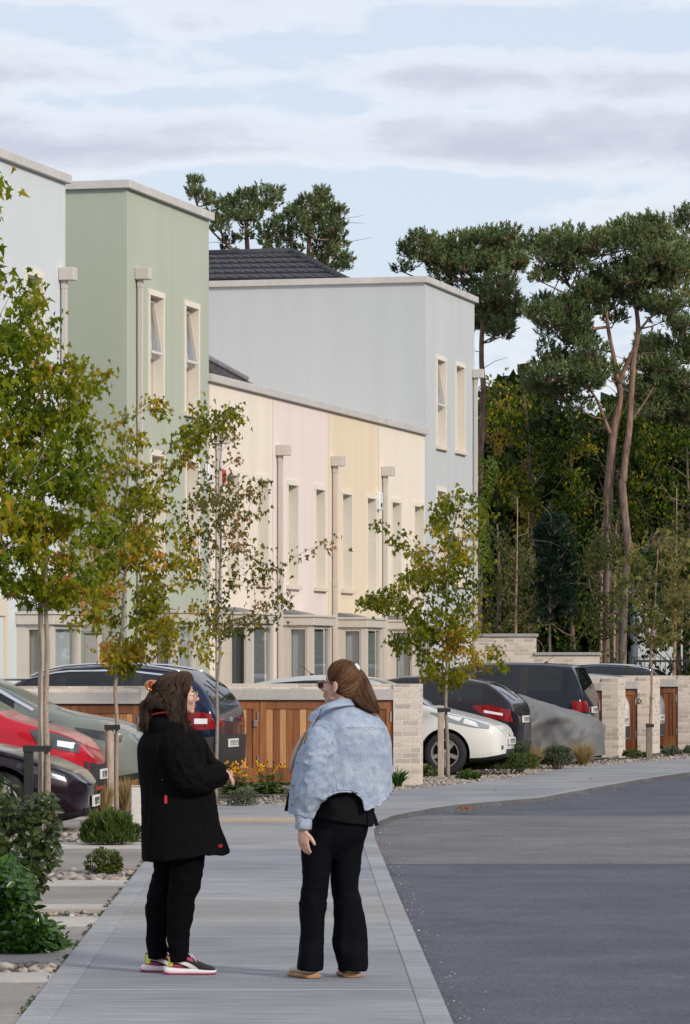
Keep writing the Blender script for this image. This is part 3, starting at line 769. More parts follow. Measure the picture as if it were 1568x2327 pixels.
def car_body(keys, side, shield, rear, zb, wheels, wr, roofw=.66, rng_side=None):
    """keys: (x, halfwidth, zbelt, zroof) nose at x=0.  side: x range of side windows; shield / rear: x ranges of front and rear glass"""
    L = keys[-1][0]
    xs = sorted({k[0] for k in keys} | {side[0],side[1],shield[0],shield[1],rear[0],rear[1]} | set(L*i/26 for i in range(27)))
    xs2 = [xs[0]]
    for x in xs[1:]:
        if x-xs2[-1] > .035 or x in (side[0],side[1],shield[0],shield[1],rear[0],rear[1]): xs2.append(x)
    xs = xs2
    bm = bmesh.new(); rings = []
    for x in xs:
        w, zl, zr = interp(keys, x)
        h = max(zr-zl, 0)
        c = min(1, h/.42)
        nose = max(0, 1-min(x, L-x)/.45)
        b = zb+.10*nose*nose
        zm = b+(zl-b)*.45
        rw = w*(.90-(.90-roofw)*c)
        if h < .03: rw = w*.80
        P = [(0,b),(w*.55,b),(w*.88,b),(w*.965,b+.05),(w*1.0,zm),(w*.995,zm+(zl-zm)*.45),(w*.965,zl-.035),(w*.925,zl)]
        P += [(w*.925+(rw-w*.925)*.06, zl+(max(h,.012))*.05), (w*.925+(rw-w*.925)*.52, zl+h*.46+.001), (rw, zl+h*.90+.002), (rw-.07*w-.0*c, zl+h*.975+.003), (rw*.62, zr+.006), (0, zr+.010)]
        ring = [bm.verts.new((x, y, z)) for y, z in P] + [bm.verts.new((x, -y, z)) for y, z in reversed(P[1:-1])]
        rings.append(ring)
    n = len(rings[0]); NP = 14
    for i in range(len(rings)-1):
        xm = (xs[i]+xs[i+1])/2
        for j in range(n):
            f = bm.faces.new((rings[i][j], rings[i][(j+1)%n], rings[i+1][(j+1)%n], rings[i+1][j]))
            jj = j if j < NP-1 else n-1-j     # mirrored strip index
            mat = 0
            if jj in (8,9) and side[0] < xm < side[1]: mat = 1
            if jj in (11,12) and (shield[0] < xm < shield[1] or rear[0] < xm < rear[1]): mat = 1
            if jj in (0,1,2): mat = 2
            f.material_index = mat
    for ring, fl in ((rings[0], False), (rings[-1], True)):
        # cap with a quad strip across
        m_ = n//2
        for j in range(m_):
            a_, b_, c_, d_ = ring[j], ring[j+1], ring[(n-j-1)%n], ring[(n-j)%n]
            vs = []
            for v in (a_, b_, c_, d_):
                if v not in vs: vs.append(v)
            if len(vs) >= 3:
                try: bm.faces.new(vs)
                except Exception: pass
    bmesh.ops.recalc_face_normals(bm, faces=bm.faces)
    me = bpy.data.meshes.new('body'); bm.to_mesh(me); bm.free()
    return me, L
def lozenge(me, parent, n=28): pass
def conform(bvh, axis, top, bot, off=.006, rows=5, side=1, thick=0.02):
    """patch laid on a body: top/bot lists of (a,z); axis 'y': a=x seen from the side; 'x0'/'x1': a=y seen from nose / tail"""
    def hit(a, z):
        if axis == 'y':
            o = Vector((a, side*3, z)); d = Vector((0,-side,0))
        elif axis == 'x0': o = Vector((-3, a, z)); d = Vector((1,0,0))
        elif axis == 'x1': o = Vector((9, a, z)); d = Vector((-1,0,0))
        else: o = Vector((a[0], a[1], 5)); d = Vector((0,0,-1))
        h = bvh.ray_cast(o, d)
        if h[0] is None: return None
        nn = h[1]
        if nn.dot(d) > 0: nn = -nn
        return h[0]+nn*off, h[0]-nn*thick
    def res(l, k):
        # resample polyline to k points
        d = [0]
        for p, q in zip(l, l[1:]): d.append(d[-1]+math.hypot(q[0]-p[0], q[1]-p[1]))
        out = []
        for i in range(k):
            s = d[-1]*i/(k-1)
            for j in range(len(l)-1):
                if s <= d[j+1]+1e-9:
                    t = (s-d[j])/(d[j+1]-d[j]+1e-12); out.append((l[j][0]+(l[j+1][0]-l[j][0])*t, l[j][1]+(l[j+1][1]-l[j][1])*t)); break
        return out
    K = 13; T_ = res(top, K); B_ = res(bot, K)
    vs = []; vb = []; last = None
    for i in range(K):
        for j in range(rows):
            t = j/(rows-1); a_ = T_[i][0]*(1-t)+B_[i][0]*t; z = T_[i][1]*(1-t)+B_[i][1]*t
            h = hit(a_, z)
            if h is None: h = last or (Vector((0,0,z)),Vector((0,0,z)))
            last = h; vs.append(h[0]); vb.append(h[1])
    fs = [(i*rows+j, i*rows+j+1, (i+1)*rows+j+1, (i+1)*rows+j) for i in range(K-1) for j in range(rows-1)]
    nv = len(vs)
    rim = [i*rows for i in range(K)]+[(K-1)*rows+j for j in range(1,rows)]+[i*rows+rows-1 for i in range(K-2,-1,-1)]+[j for j in range(rows-2,0,-1)]
    fs += [(rim[i], rim[(i+1)%len(rim)], rim[(i+1)%len(rim)]+nv, rim[i]+nv) for i in range(len(rim))]
    return vs+vb, fs
def wheel(parent, x, side, w, r, spokes=5, rim='alloy', rr=.66):
    # local: wheel axis along y
    M_ = Matrix.Translation((x, side*(w-.115), r)) @ Matrix.Rotation(R(-90*side), 4, 'X')
    t = MB(); a_ = .105
    t.lathe([(r*rr,-a_),(r*.90,-a_*1.02),(r*.97,-a_*.85),(r,-a_*.5),(r,a_*.5),(r*.97,a_*.85),(r*.90,a_*1.02),(r*(rr+.05),a_*1.0),(r*rr,a_*.9),(r*rr,-a_)], 36, 0, M_, False)
    o = t.build('wheel', M['rubber'], parent, smooth=True)
    m = MB(); m.lathe([(r*rr*.999,-a_*.9),(r*rr*.999,a_*.93),(r*(rr-.05),a_*.93),(r*(rr-.07),a_*.3),(r*(rr-.08),-a_*.2)], 36, 0, M_, False)
    for k_ in range(spokes):
        A = 2*math.pi*k_/spokes+.3
        for s_ in (-.09,.09):
            q = Matrix.Rotation(A+s_, 4, 'Z')
            m.add([M_@q@Vector(v) for v in [(.03,-.022,a_*.78),(r*(rr-.03),-.014,a_*.82),(r*(rr-.03),.014,a_*.82),(.03,.022,a_*.78),(.03,-.022,a_*.45),(r*(rr-.03),-.014,a_*.45),(r*(rr-.03),.014,a_*.45),(.03,.022,a_*.45)]],
                  [(0,1,2,3),(0,4,5,1),(1,5,6,2),(2,6,7,3),(3,7,4,0)])
    m.lathe([(.0005,a_*.6),(.055,a_*.6),(.055,a_*.8),(.03,a_*.86),(.0005,a_*.86)], 16, 0, M_)
    m.build('rim', M[rim], o, smooth=False)
    d = MB(); d.lathe([(r*(rr-.09),-a_*.05),(.04,-a_*.05)], 24, 0, M_); d.build('brake_disc', M['trim'], o)
    return o
def make_car(name_label, keys, side, shield, rear, paint, P, rz, wheels, wr=.325, zb=.20, head=None, tail=None, plate_f=None, plate_r=None,
             cladding=False, rails=None, extras=(), pillars=(), mirror=True, wiper=False, aerial=None, roofw=.66, spokes=5, group='cars parked on the drives', category='car', grille=None, handles=(), doors=(), rim='alloy', fog=None):
    root = thing('parked_car', name_label, category, P, rz, group)
    me, L = car_body(keys, side, shield, rear, zb, wheels, wr, roofw)
    o = objmesh('body', me, root)
    for m in (paint, M['car_glass'], M['underbody'] if not cladding else M['trim']): me.materials.append(m)
    me.polygons.foreach_set('use_smooth', [True]*len(me.polygons))
    s = o.modifiers.new('s','SUBSURF'); s.levels = 1; s.render_levels = 1
    evalmesh(o)
    wmax = max(k[1] for k in keys)
    # wheel arches cut with cylinders
    cut = MB()
    for x in wheels:
        for sd_ in (-1,1):
            M_ = Matrix.Translation((x, sd_*(wmax), wr)) @ Matrix.Rotation(R(90), 4, 'X')
            ra = wr+.055; n = 36
            cut.lathe([(ra,-.27),(ra,.27)], n, 2, M_)
    c = cut.build('cut', [paint, M['car_glass'], M['underbody']], root)
    bmc = bmesh.new(); bmc.from_mesh(c.data); bmesh.ops.recalc_face_normals(bmc, faces=bmc.faces); bmc.to_mesh(c.data); bmc.free()
    b = o.modifiers.new('b','BOOLEAN'); b.operation = 'DIFFERENCE'; b.object = c; b.solver = 'EXACT'
    evalmesh(o); bpy.data.objects.remove(c)
    # split the glass off as its own part
    bm = bmesh.new(); bm.from_mesh(o.data)
    ra = wr+.055; kill = []
    for f in bm.faces:
        c_ = f.calc_center_median()
        for x in wheels:
            q_ = max(math.hypot(v.co.x-x, v.co.z-wr) for v in f.verts); q0 = math.hypot(c_.x-x, c_.z-wr)
            if abs(c_.y) > .3 and q_ < ra+.004:
                if abs(c_.y) > wmax-.262 and q0 < ra-.012: kill.append(f); break
                f.material_index = 2; break
    bmesh.ops.delete(bm, geom=list(set(kill)), context='FACES')
    bvh = BVHTree.FromBMesh(bm)
    g = bm.copy()
    bmesh.ops.delete(g, geom=[f for f in g.faces if f.material_index != 1], context='FACES')
    gm = bpy.data.meshes.new('window_glass'); g.to_mesh(gm); g.free()
    gm.materials.append(M['car_glass']); gm.materials.append(M['car_glass']); objmesh('window_glass', gm, root)
    bmesh.ops.delete(bm, geom=[f for f in bm.faces if f.material_index == 1], context='FACES')
    bm.to_mesh(o.data); bm.free(); autosmooth(o, 40)
    for x in wheels:
        for sd_ in (-1,1): wheel(root, x, sd_, wmax, wr, spokes, rim)
    def patch(name, mat, axis, top, bot, off=.006, both=True, parent=None, rows=5):
        for sd_ in ((-1,1) if both else (0,)):
            if axis == 'y': v, f = conform(bvh, 'y', top, bot, off, rows, sd_)
            else:
                k_ = sd_ if both else 1
                v, f = conform(bvh, axis, [(p[0]*k_,p[1]) for p in top], [(p[0]*k_,p[1]) for p in bot], off, rows)
            ob = mk(name, v, f, mat, parent or root); autosmooth(ob, 40)
    rootpatch = patch
    for top, bot, mt in (head or ()): patch('headlight', M[mt], 'y', top, bot, .010 if mt != 'lamp_white' else .013)
    for top, bot, mt in (tail or ()): patch('tail_light', M[mt], 'y', top, bot, .012 if mt != 'lamp_white' else .015)
    for top, bot in pillars: patch('window_pillar', M['trim'], 'y', top, bot, .006)
    for hx, hz in handles: patch('door_handle', paint, 'y', [(hx-.1,hz+.018),(hx+.1,hz+.022)], [(hx-.1,hz-.012),(hx+.1,hz-.01)], .03, rows=3)
    for x_, z0_, z1_ in doors: patch('door_gap', M['underbody'], 'y', [(x_-.005,z1_),(x_+.005,z1_)], [(x_-.005,z0_),(x_+.005,z0_)], .0025, rows=9)
    if cladding:
        for x in wheels:
            top = []; bot = []
            for i in range(13):
                a_ = R(180-15*i); ca, sa = math.cos(a_), math.sin(a_)
                top.append((x+(wr+.125)*ca, wr+(wr+.125)*sa)); bot.append((x+(wr+.057)*ca, wr+(wr+.057)*sa))
            patch('arch_trim', M['trim'], 'y', top, bot, .012, rows=3)
        patch('sill_trim', M['trim'], 'y', [(wheels[0]+wr+.06,zb+.17),(wheels[1]-wr-.06,zb+.17)], [(wheels[0]+wr+.06,zb+.02),(wheels[1]-wr-.06,zb+.02)], .012)
    for nm, mt, ax, top, bot, off, both in extras: patch(nm, M[mt], ax, top, bot, off, both)
    def plate(front, z, w_=.52, h=.11):
        ax = 'x0' if front else 'x1'
        h_ = bvh.ray_cast(Vector((-3 if front else 9, .0, z)), Vector((1 if front else -1,0,0)))[0]
        if h_ is None: return
        x = h_.x + (-.028 if front else .028); s_ = -1 if front else 1
        b_ = MB(); b_.bbox(min(x,x-s_*.025), max(x,x-s_*.025), -w_/2, w_/2, z-h/2, z+h/2, .004); pl_ = b_.build('number_plate', M['plate'], root)
        q = MB(); rr_ = random.Random(int(z*1000)+int(L*100)); y = -w_/2+.07
        while y < w_/2-.05:
            k_ = rr_.random()
            q.box(min(x,x+s_*.002), max(x,x+s_*.002), y, y+.010, z-.036, z+.036)
            q.box(min(x,x+s_*.002), max(x,x+s_*.002), y+.0105, y+.033, z+.026, z+.036)
            q.box(min(x,x+s_*.002), max(x,x+s_*.002), y+.0335, y+.042, z-(.036 if k_>.5 else 0), z+.0259)
            q.box(min(x,x+s_*.002), max(x,x+s_*.002), y+.0105, y+.033, z-.036+(k_*.03), z-.027+(k_*.03))
            y += .062 if rr_.random() > .25 else .085
        q.build('lettering', M['plate_ink'], pl_)
    if plate_f: plate(True, plate_f)
    if plate_r: plate(False, plate_r)
    if mirror:
        mx_, mz = side[0]+.18, interp(keys, side[0]+.18)[1]+.02
        for sd_ in (-1,1):
            q = MB(); q.ell((mx_, sd_*(wmax+.08), mz+.05), (.085,.115,.075), 14, 9); q.tube([(mx_+.02,sd_*(wmax-.09),mz),(mx_+.01,sd_*(wmax+.03),mz+.03)], .028, 8)
            mo = q.build('wing_mirror', paint, root, smooth=True)
            q = MB(); q.ell((mx_+.045, sd_*(wmax+.08), mz+.05), (.05,.098,.06), 12, 8); q.build('mirror_glass', M['car_glass'], mo, smooth=True)
    if rails:
        for sd_ in (-1,1):
            q = MB(); pts = []
            for i in range(13):
                x = rails[0]+(rails[1]-rails[0])*i/12; w_, zl, zr = interp(keys, x)
                pts.append((x, sd_*w_*roofw*.93, zr+.028*math.sin(math.pi*i/12)**.4-.005))
            q.tube(pts, .016, 8); q.build('roof_rail', M['chrome'], root, smooth=True)
    if aerial:
        q = MB(); x = aerial; z = interp(keys, x)[2]; q.ell((x,0,z+.015),(.035,.02,.018),10,6); q.tube([(x,0,z+.02),(x+.19,0,z+.17)],[.006,.003],6); q.build('aerial', M['black'], root)
    if wiper:
        x = rear[0]+(rear[1]-rear[0])*.55; z = interp(keys,x)[2]
        q = MB(); q.tube([(rear[1]+.02,.0,interp(keys,rear[1])[2]+.04),(x,-.28,z+.05)], .008, 6); q.build('rear_wiper', M['black'], root)
    return root, bvh, keys
# ---- profiles (nose at 0): x, half width, belt z, roof z
leaf = [(0,.50,.50,.51),(.03,.62,.62,.63),(.12,.74,.70,.715),(.35,.84,.79,.81),(.7,.875,.87,.90),(1.0,.885,.92,.965),(1.2,.885,.945,1.03),(1.5,.885,.96,1.20),(1.85,.885,.98,1.37),(2.15,.885,.995,1.46),(2.6,.885,1.01,1.50),(3.1,.885,1.03,1.49),(3.55,.88,1.06,1.44),(3.95,.87,1.09,1.36),(4.15,.85,1.08,1.16),(4.32,.82,.98,1.0),(4.42,.75,.75,.76),(4.45,.65,.55,.56)]
tesla = [(0,.55,.52,.53),(.03,.66,.60,.61),(.14,.78,.66,.68),(.4,.88,.76,.79),(.8,.92,.86,.90),(1.1,.93,.91,.97),(1.35,.93,.93,1.06),(1.8,.93,.96,1.29),(2.2,.93,.98,1.40),(2.7,.93,1.0,1.44),(3.3,.93,1.04,1.40),(3.8,.92,1.06,1.30),(4.3,.9,1.06,1.12),(4.6,.85,1.0,1.02),(4.7,.75,.7,.71)]
def zsc(k_, s_, dx=1.): return [(a_*dx,b_,c_*s_,d_*s_) for a_,b_,c_,d_ in k_]
hatch = [(0,.5,.52,.53),(.03,.62,.66,.67),(.15,.74,.74,.76),(.4,.82,.82,.86),(.75,.86,.90,.95),(.98,.865,.93,1.02),(1.35,.865,.95,1.24),(1.7,.865,.97,1.40),(2.1,.865,.99,1.47),(2.6,.865,1.02,1.48),(3.1,.86,1.05,1.44),(3.5,.85,1.07,1.37),(3.75,.83,1.05,1.2),(3.92,.80,.98,1.02),(4.0,.74,.80,.81),(4.03,.66,.55,.56)]
suv = [(0,.58,.62,.63),(.03,.70,.78,.79),(.14,.82,.88,.90),(.45,.90,.97,1.0),(.9,.925,1.03,1.07),(1.15,.93,1.06,1.13),(1.55,.93,1.08,1.34),(1.95,.93,1.10,1.53),(2.35,.93,1.12,1.62),(2.9,.93,1.14,1.65),(3.5,.93,1.17,1.63),(4.05,.92,1.20,1.56),(4.3,.90,1.18,1.36),(4.47,.87,1.08,1.10),(4.53,.80,.85,.86),(4.55,.72,.6,.61)]
tesla = zsc(tesla, .965)
boxy = [(0,.62,.70,.71),(.03,.74,.86,.87),(.12,.84,.95,.96),(.5,.88,1.02,1.05),(.95,.9,1.06,1.10),(1.15,.9,1.08,1.18),(1.45,.9,1.09,1.44),(1.75,.9,1.10,1.62),(2.1,.9,1.11,1.67),(2.7,.9,1.12,1.69),(3.4,.9,1.13,1.68),(3.93,.89,1.14,1.64),(4.04,.88,1.13,1.42),(4.15,.87,1.10,1.16),(4.21,.84,.9,.91),(4.23,.78,.6,.61)]
def nose_at(px, d, yaw=0):   # nose tip (x=0) seen at px; car's +x runs backwards (rear)
    return Vector((sx(px,d), d, 0))
BACK = math.pi-TH   # nose towards the street: local +x (tail) points away from the street
FR = -TH
# paint
P_tesla = paintm('plum_black_paint', (.014,.005,.012), .6, .25)
P_red = paintm('red_paint', (.45,.008,.022), .35, .3)
P_grey = paintm('green_grey_paint', (.20,.225,.205), .25, .35)
P_navy = paintm('navy_paint', (.004,.010,.038), .4, .28)
P_white = paintm('white_paint', (.74,.735,.70), 0., .35)
P_aub = paintm('aubergine_paint', (.010,.005,.008), .5, .28)
P_jeep = paintm('midnight_paint', (.004,.006,.014), .4, .28)
P_silver = paintm('silver_paint', (.35,.36,.38), .6, .3)
P_dark = paintm('dark_roof_paint', (.015,.02,.035), .4, .28)
hl1 = lambda z, x0=.20, x1=.75: [([(x0,z+.02),(x0+.25*(x1-x0),z+.06),(x1,z+.12)], [(x0+.02,z-.06),(x0+.5*(x1-x0),z-.02),(x1-.02,z+.085)], 'lamp_clear')]
# left cars sit square to the path: only slightly turned
make_car('glossy plum-black low car with its nose at the bottom left', tesla, (1.55,4.1), (1.22,2.1), (3.5,4.4), P_tesla, Vector((sx(216,41.3),41.3,-.06)), math.pi-R(3), (.86,3.72), .335, .15,
   head=[([(.21,.63),(.38,.69),(.66,.745)],[(.22,.575),(.42,.62),(.68,.71)],'lamp_clear')], plate_f=.36, spokes=5, doors=((1.45,.25,.9),), cladding=False, mirror=False,
   extras=[('bumper_intake','underbody','x0',[(-.55,.30),(.55,.30)],[(-.5,.24),(.5,.24)],.008,False)])
make_car('bright red hatchback parked beyond the plum-black car', zsc(hatch,1.07), (1.2,3.55), (1.05,1.8), (3.52,3.85), P_red, Vector((sx(241,46.3),46.3-.6,0)), math.pi-R(4), (.80,3.35), .32, .18,
   head=[([(.17,.80),(.38,.89),(.70,.95)],[(.18,.69),(.38,.73),(.62,.80)],'lamp_clear'), ([(.22,.80),(.40,.83)],[(.24,.74),(.40,.77)],'lamp_white')], plate_f=.45, doors=((1.3,.25,.9),), mirror=False,
   extras=[('lower_grille','trim','x0',[(-.66,.60),(-.3,.56),(.3,.56),(.66,.60)],[(-.62,.26),(.62,.26)],.008,False)])
make_car('grey-green family car with silver window line behind the red hatchback', suv, (1.5,4.2), (1.2,2.2), (4.1,4.4), P_grey, Vector((sx(345,50.2),50.2-.8,0)), math.pi-R(5), (.93,3.6), .36, .24,
   head=hl1(.80), cladding=True, doors=((1.75,.35,1.0),), extras=[('window_trim','chrome','y',[(1.25,1.13),(1.75,1.40),(2.2,1.55),(2.6,1.58)],[(1.27,1.105),(1.78,1.375),(2.2,1.525),(2.6,1.555)],.009,True),
     ('bonnet_vent','trim','y',[(1.02,.985),(1.5,.99)],[(1.15,.94),(1.45,.93)],.008,True)])
make_car('navy blue SUV seen tail-on past the woman in black, red tail lamp', suv, (.9,3.9), (0.9,1.1), (.1,.5), P_navy, Vector((0,0,0)), 0, (.93,3.6), .35, .22) if False else None
def rearcar(label, keys, side, shield, rear, paint, px_tail, d, yaw, **k):
    """nose away from the street: tail tip seen at px_tail"""
    L = keys[-1][0]
    tail = Vector((sx(px_tail,d), d, 0)); ax = Vector((math.cos(yaw), math.sin(yaw), 0))
    return make_car(label, keys, side, shield, rear, paint, tail-ax*L, yaw, **k)
rearcar('navy blue SUV with red tail lamp, its tail showing past the woman in black', suv, (1.35,4.15), (1.15,2.2), (4.05,4.42), P_navy, 531, 54.9, -R(13), wheels=(.93,3.6), wr=.35, zb=.24,
   tail=[([(4.03,1.02),(4.30,1.04),(4.50,1.0)],[(4.10,.80),(4.34,.80),(4.53,.82)],'lamp_red'),([(4.25,.95),(4.42,.95)],[(4.25,.88),(4.42,.88)],'lamp_white'),([(4.38,.60),(4.46,.60)],[(4.40,.50),(4.48,.50)],'lamp_red')],
   plate_r=.62, rails=(1.9,4.0), wiper=True, doors=((2.3,.35,1.1),(3.3,.35,1.12)), pillars=[([(2.34,1.6),(2.48,1.6)],[(2.30,1.15),(2.42,1.15)]),([(3.36,1.58),(3.5,1.58)],[(3.36,1.2),(3.5,1.2)])], handles=((2.8,1.0),),
   extras=[('window_trim','chrome','y',[(1.7,1.44),(2.35,1.575),(3.2,1.59),(4.0,1.50)],[(1.7,1.42),(2.35,1.555),(3.2,1.57),(4.0,1.48)],.009,True),
           ('rear_bumper','trim','x1',[(-.8,.72),(0,.74),(.8,.72)],[(-.75,.32),(.75,.32)],.02,False),
           ('bumper_corner','trim','y',[(3.98,.66),(4.52,.72)],[(4.02,.34),(4.5,.34)],.015,True),
           ('badge','chrome','x1',[(-.06,.96),(.06,.96)],[(-.06,.90),(.06,.90)],.008,False)])
make_car('white electric hatchback with its nose between the brick pier and the stake', leaf, (1.32,3.95), (1.18,2.12), (3.85,4.2), P_white, Vector((sx(1160,63.2),63.2-.35,0)), math.pi-TH*.85, (.87,3.57), .322, .17,
   head=[([(.21,.735),(.45,.82),(.80,.905),(1.10,.935)],[(.22,.69),(.45,.715),(.80,.79),(1.10,.925)],'lamp_pale'),([(.42,.79),(.58,.84)],[(.36,.715),(.60,.775)],'lamp_white'),([(.62,.85),(.85,.895)],[(.66,.80),(.80,.85)],'lamp_white')], plate_f=.50, aerial=3.1, doors=((1.35,.25,.95),),
   extras=[('lower_grille','trim','x0',[(-.34,.38),(.34,.38)],[(-.4,.27),(.4,.27)],.006,False),('fog_lamp','lamp_clear','x0',[(.50,.44),(.58,.44)],[(.50,.38),(.58,.38)],.006,True),('badge','chrome','x0',[(-.05,.60),(.05,.60)],[(-.05,.56),(.05,.56)],.01,False),
           ('wing_trim','trim','y',[(1.32,.86),(1.48,.88)],[(1.36,.80),(1.46,.80)],.006,True)])
rearcar('dark aubergine hatchback parked tail-out behind the white car', hatch, (1.2,3.45), (1.02,1.8), (3.48,3.86), P_aub, 1197, 66.8, -TH, wheels=(.80,3.33), wr=.31, zb=.18,
   tail=[([(3.30,1.0),(3.6,1.01),(3.9,.93)],[(3.40,.90),(3.62,.80),(3.95,.74)],'lamp_red'),([(3.5,.93),(3.80,.88)],[(3.5,.89),(3.80,.84)],'lamp_white')], plate_r=.78, wiper=True, handles=((2.85,.86),),
   doors=((2.1,.3,1.0),(3.0,.3,1.0)), pillars=[([(2.05,1.44),(2.17,1.44)],[(2.02,1.02),(2.14,1.02)]),([(2.95,1.42),(3.02,1.42)],[(3.06,1.06),(3.13,1.06)])],
   extras=[('rear_lip','trim','x1',[(-.7,.42),(.7,.42)],[(-.65,.28),(.65,.28)],.012,False)])
rearcar('midnight-blue boxy SUV with upright tail beside the first narrow brick store', boxy, (1.3,3.75), (1.15,1.85), (3.92,4.13), P_jeep, 1352, 73.4, -TH, wheels=(.88,3.45), wr=.35, zb=.26,
   tail=[([(3.98,1.02),(4.19,1.02)],[(3.98,.83),(4.2,.83)],'lamp_red')], plate_r=.86, wiper=True, cladding=True, roofw=.74, aerial=3.35, handles=((2.75,1.0),),
   doors=((2.1,.4,1.08),(3.05,.4,1.1)), pillars=[([(2.05,1.62),(2.17,1.62)],[(2.02,1.13),(2.16,1.13)]),([(3.02,1.60),(3.17,1.60)],[(3.02,1.14),(3.17,1.14)])],
   extras=[('rear_bumper','trim','x1',[(-.8,.62),(.8,.62)],[(-.75,.35),(.75,.35)],.02,False),('tail_light','lamp_red','x1',[(.60,1.02),(.80,1.02)],[(.60,.84),(.80,.84)],.012,True)])
rearcar('white hatchback tail showing between two brick piers', hatch, (1.2,3.45), (1.02,1.8), (3.48,3.86), P_white, 1425, 77.6, -TH, wheels=(.80,3.33), wr=.31, zb=.18,
   tail=[([(3.6,.98),(3.9,.93)],[(3.62,.80),(3.95,.78)],'lamp_red')], plate_r=.62, mirror=False, extras=[('rear_bumper','trim','x1',[(-.7,.50),(.7,.50)],[(-.65,.28),(.65,.28)],.012,False)])
rearcar('silver car tail beside the timber door near the right edge', hatch, (1.2,3.45), (1.02,1.8), (3.48,3.86), P_silver, 1506, 81.2, -TH, wheels=(.80,3.33), wr=.31, zb=.18,
   tail=[([(3.6,.98),(3.9,.93)],[(3.62,.80),(3.95,.78)],'lamp_red')], plate_r=.62, mirror=False, extras=[('rear_bumper','trim','x1',[(-.7,.50),(.7,.50)],[(-.65,.28),(.65,.28)],.012,False)])
rearcar('dark car with silver roof rails, only its roof above the far brick stores', suv, (1.35,4.15), (1.15,2.2), (4.05,4.42), P_dark, 1545, 86.5, -TH, wheels=(.93,3.6), wr=.35, zb=.24, rails=(1.5,4.1),
   tail=[([(4.03,1.02),(4.50,1.0)],[(4.10,.80),(4.53,.82)],'lamp_red')], plate_r=.62, mirror=False)
# ---- covered car: draped sheet over a car shape, with folds
def covered():
    L = 4.1; d = 70.3
    noseP = Vector((sx(1352,d), d-.4, 0))
    root = thing('covered_car', 'car under a loose grey fabric cover beside the grass tufts', 'car cover', noseP, math.pi-TH)
    prof = [(-.02,.66,.70),(.05,.76,.76),(.2,.84,.83),(.5,.88,.90),(1.0,.91,1.03),(1.5,.93,1.18),(2.0,.93,1.33),(2.6,.93,1.46),(3.2,.92,1.44),(3.7,.9,1.34),(4.05,.86,1.05),(4.12,.8,.8)]
    nx, nr = 110, 60; vs = []
    for i in range(nx+1):
        x = -.02+(L+.14)*i/nx; w_, z_ = interp([(a_,b_,c_) for a_,b_,c_ in prof], x)
        for j in range(nr+1):
            t = -1+2*j/nr; a_ = t*math.pi/2
            # superellipse section hanging to the hem
            s_, c_ = math.sin(a_), math.cos(a_)
            y = w_*math.copysign(abs(s_)**.55, s_); z = .12+(z_-.12)*abs(c_)**.42
            side_ = abs(t)
            fold = .075*(1-2*abs(noise.noise(Vector((x*2.2+z*1.5,0,z*.5+side_)))*1.7))*min(1,max(0,(side_-.25)*2.2))
            fold += .03*noise.noise(Vector((x*2.6,y*2.6,z*2.6)))+.016*noise.noise(Vector((x*9-z*6,y*4,z*4)))
            # tension folds running from bonnet edge down to the hem
            fold += .10*max(0, math.sin((x*.9+z*1.9+.35*noise.noise(Vector((x*1.6,z*1.2,4))))*7.5))**4*min(1,max(0,(side_-.3)*3))
            nrm = Vector((0, math.copysign(abs(s_)**.8, s_), abs(c_)**.8)).normalized()
            vs.append(Vector((x,y,z))+nrm*fold)
    fs = [(i*(nr+1)+j, i*(nr+1)+j+1, (i+1)*(nr+1)+j+1, (i+1)*(nr+1)+j) for i in range(nx) for j in range(nr)]
    fs += [tuple(range(nr,-1,-1)), tuple(nx*(nr+1)+j for j in range(nr+1))]
    o = mk('fabric_cover', vs, fs, pm('cover_fabric',(.16,.16,.165),(.20,.20,.205),scale=30,rough=.75,bump=.1,big=(2,.2)), root, True)
    st = MB(); st.tube([(0.02,-.35,.30),(.3,-.9,.2)],.02,6); st.build('cover_hem', M['trim'], root)
    for x in (.85,3.3):
        for s_ in (-1,1): wheel(root, x, s_, .82, .31)
covered()
# ================================================================== PEOPLE
def fold(o, amp, sc, stretch=(1,1,1), seed=0., zr=None, mask=None, ridged=False):
    """push vertices along normals by smooth noise: cloth folds"""
    me = o.data; n = len(me.vertices)
    co_ = np.empty(n*3); me.vertices.foreach_get('co', co_); co_ = co_.reshape(-1,3)
    no = np.empty(n*3); me.vertex_normals.foreach_get('vector', no); no = no.reshape(-1,3)
    out = co_.copy()
    for i in range(n):
        c = co_[i]; v = Vector((c[0]*sc*stretch[0]+seed, c[1]*sc*stretch[1], c[2]*sc*stretch[2]))
        k = noise.noise(v)
        if ridged: k = 1-2*abs(k)*1.6
        a_ = amp*(mask(c) if mask else 1.)
        out[i] += no[i]*k*a_
    me.vertices.foreach_set('co', out.ravel()); me.update()
def remesh(o, vox, sm=4, fac=.5):
    m = o.modifiers.new('r','REMESH'); m.mode = 'VOXEL'; m.voxel_size = vox; m.use_smooth_shade = True
    s = o.modifiers.new('s','SMOOTH'); s.factor = fac; s.iterations = sm
    evalmesh(o); o.data.polygons.foreach_set('use_smooth', [True]*len(o.data.polygons)); return o
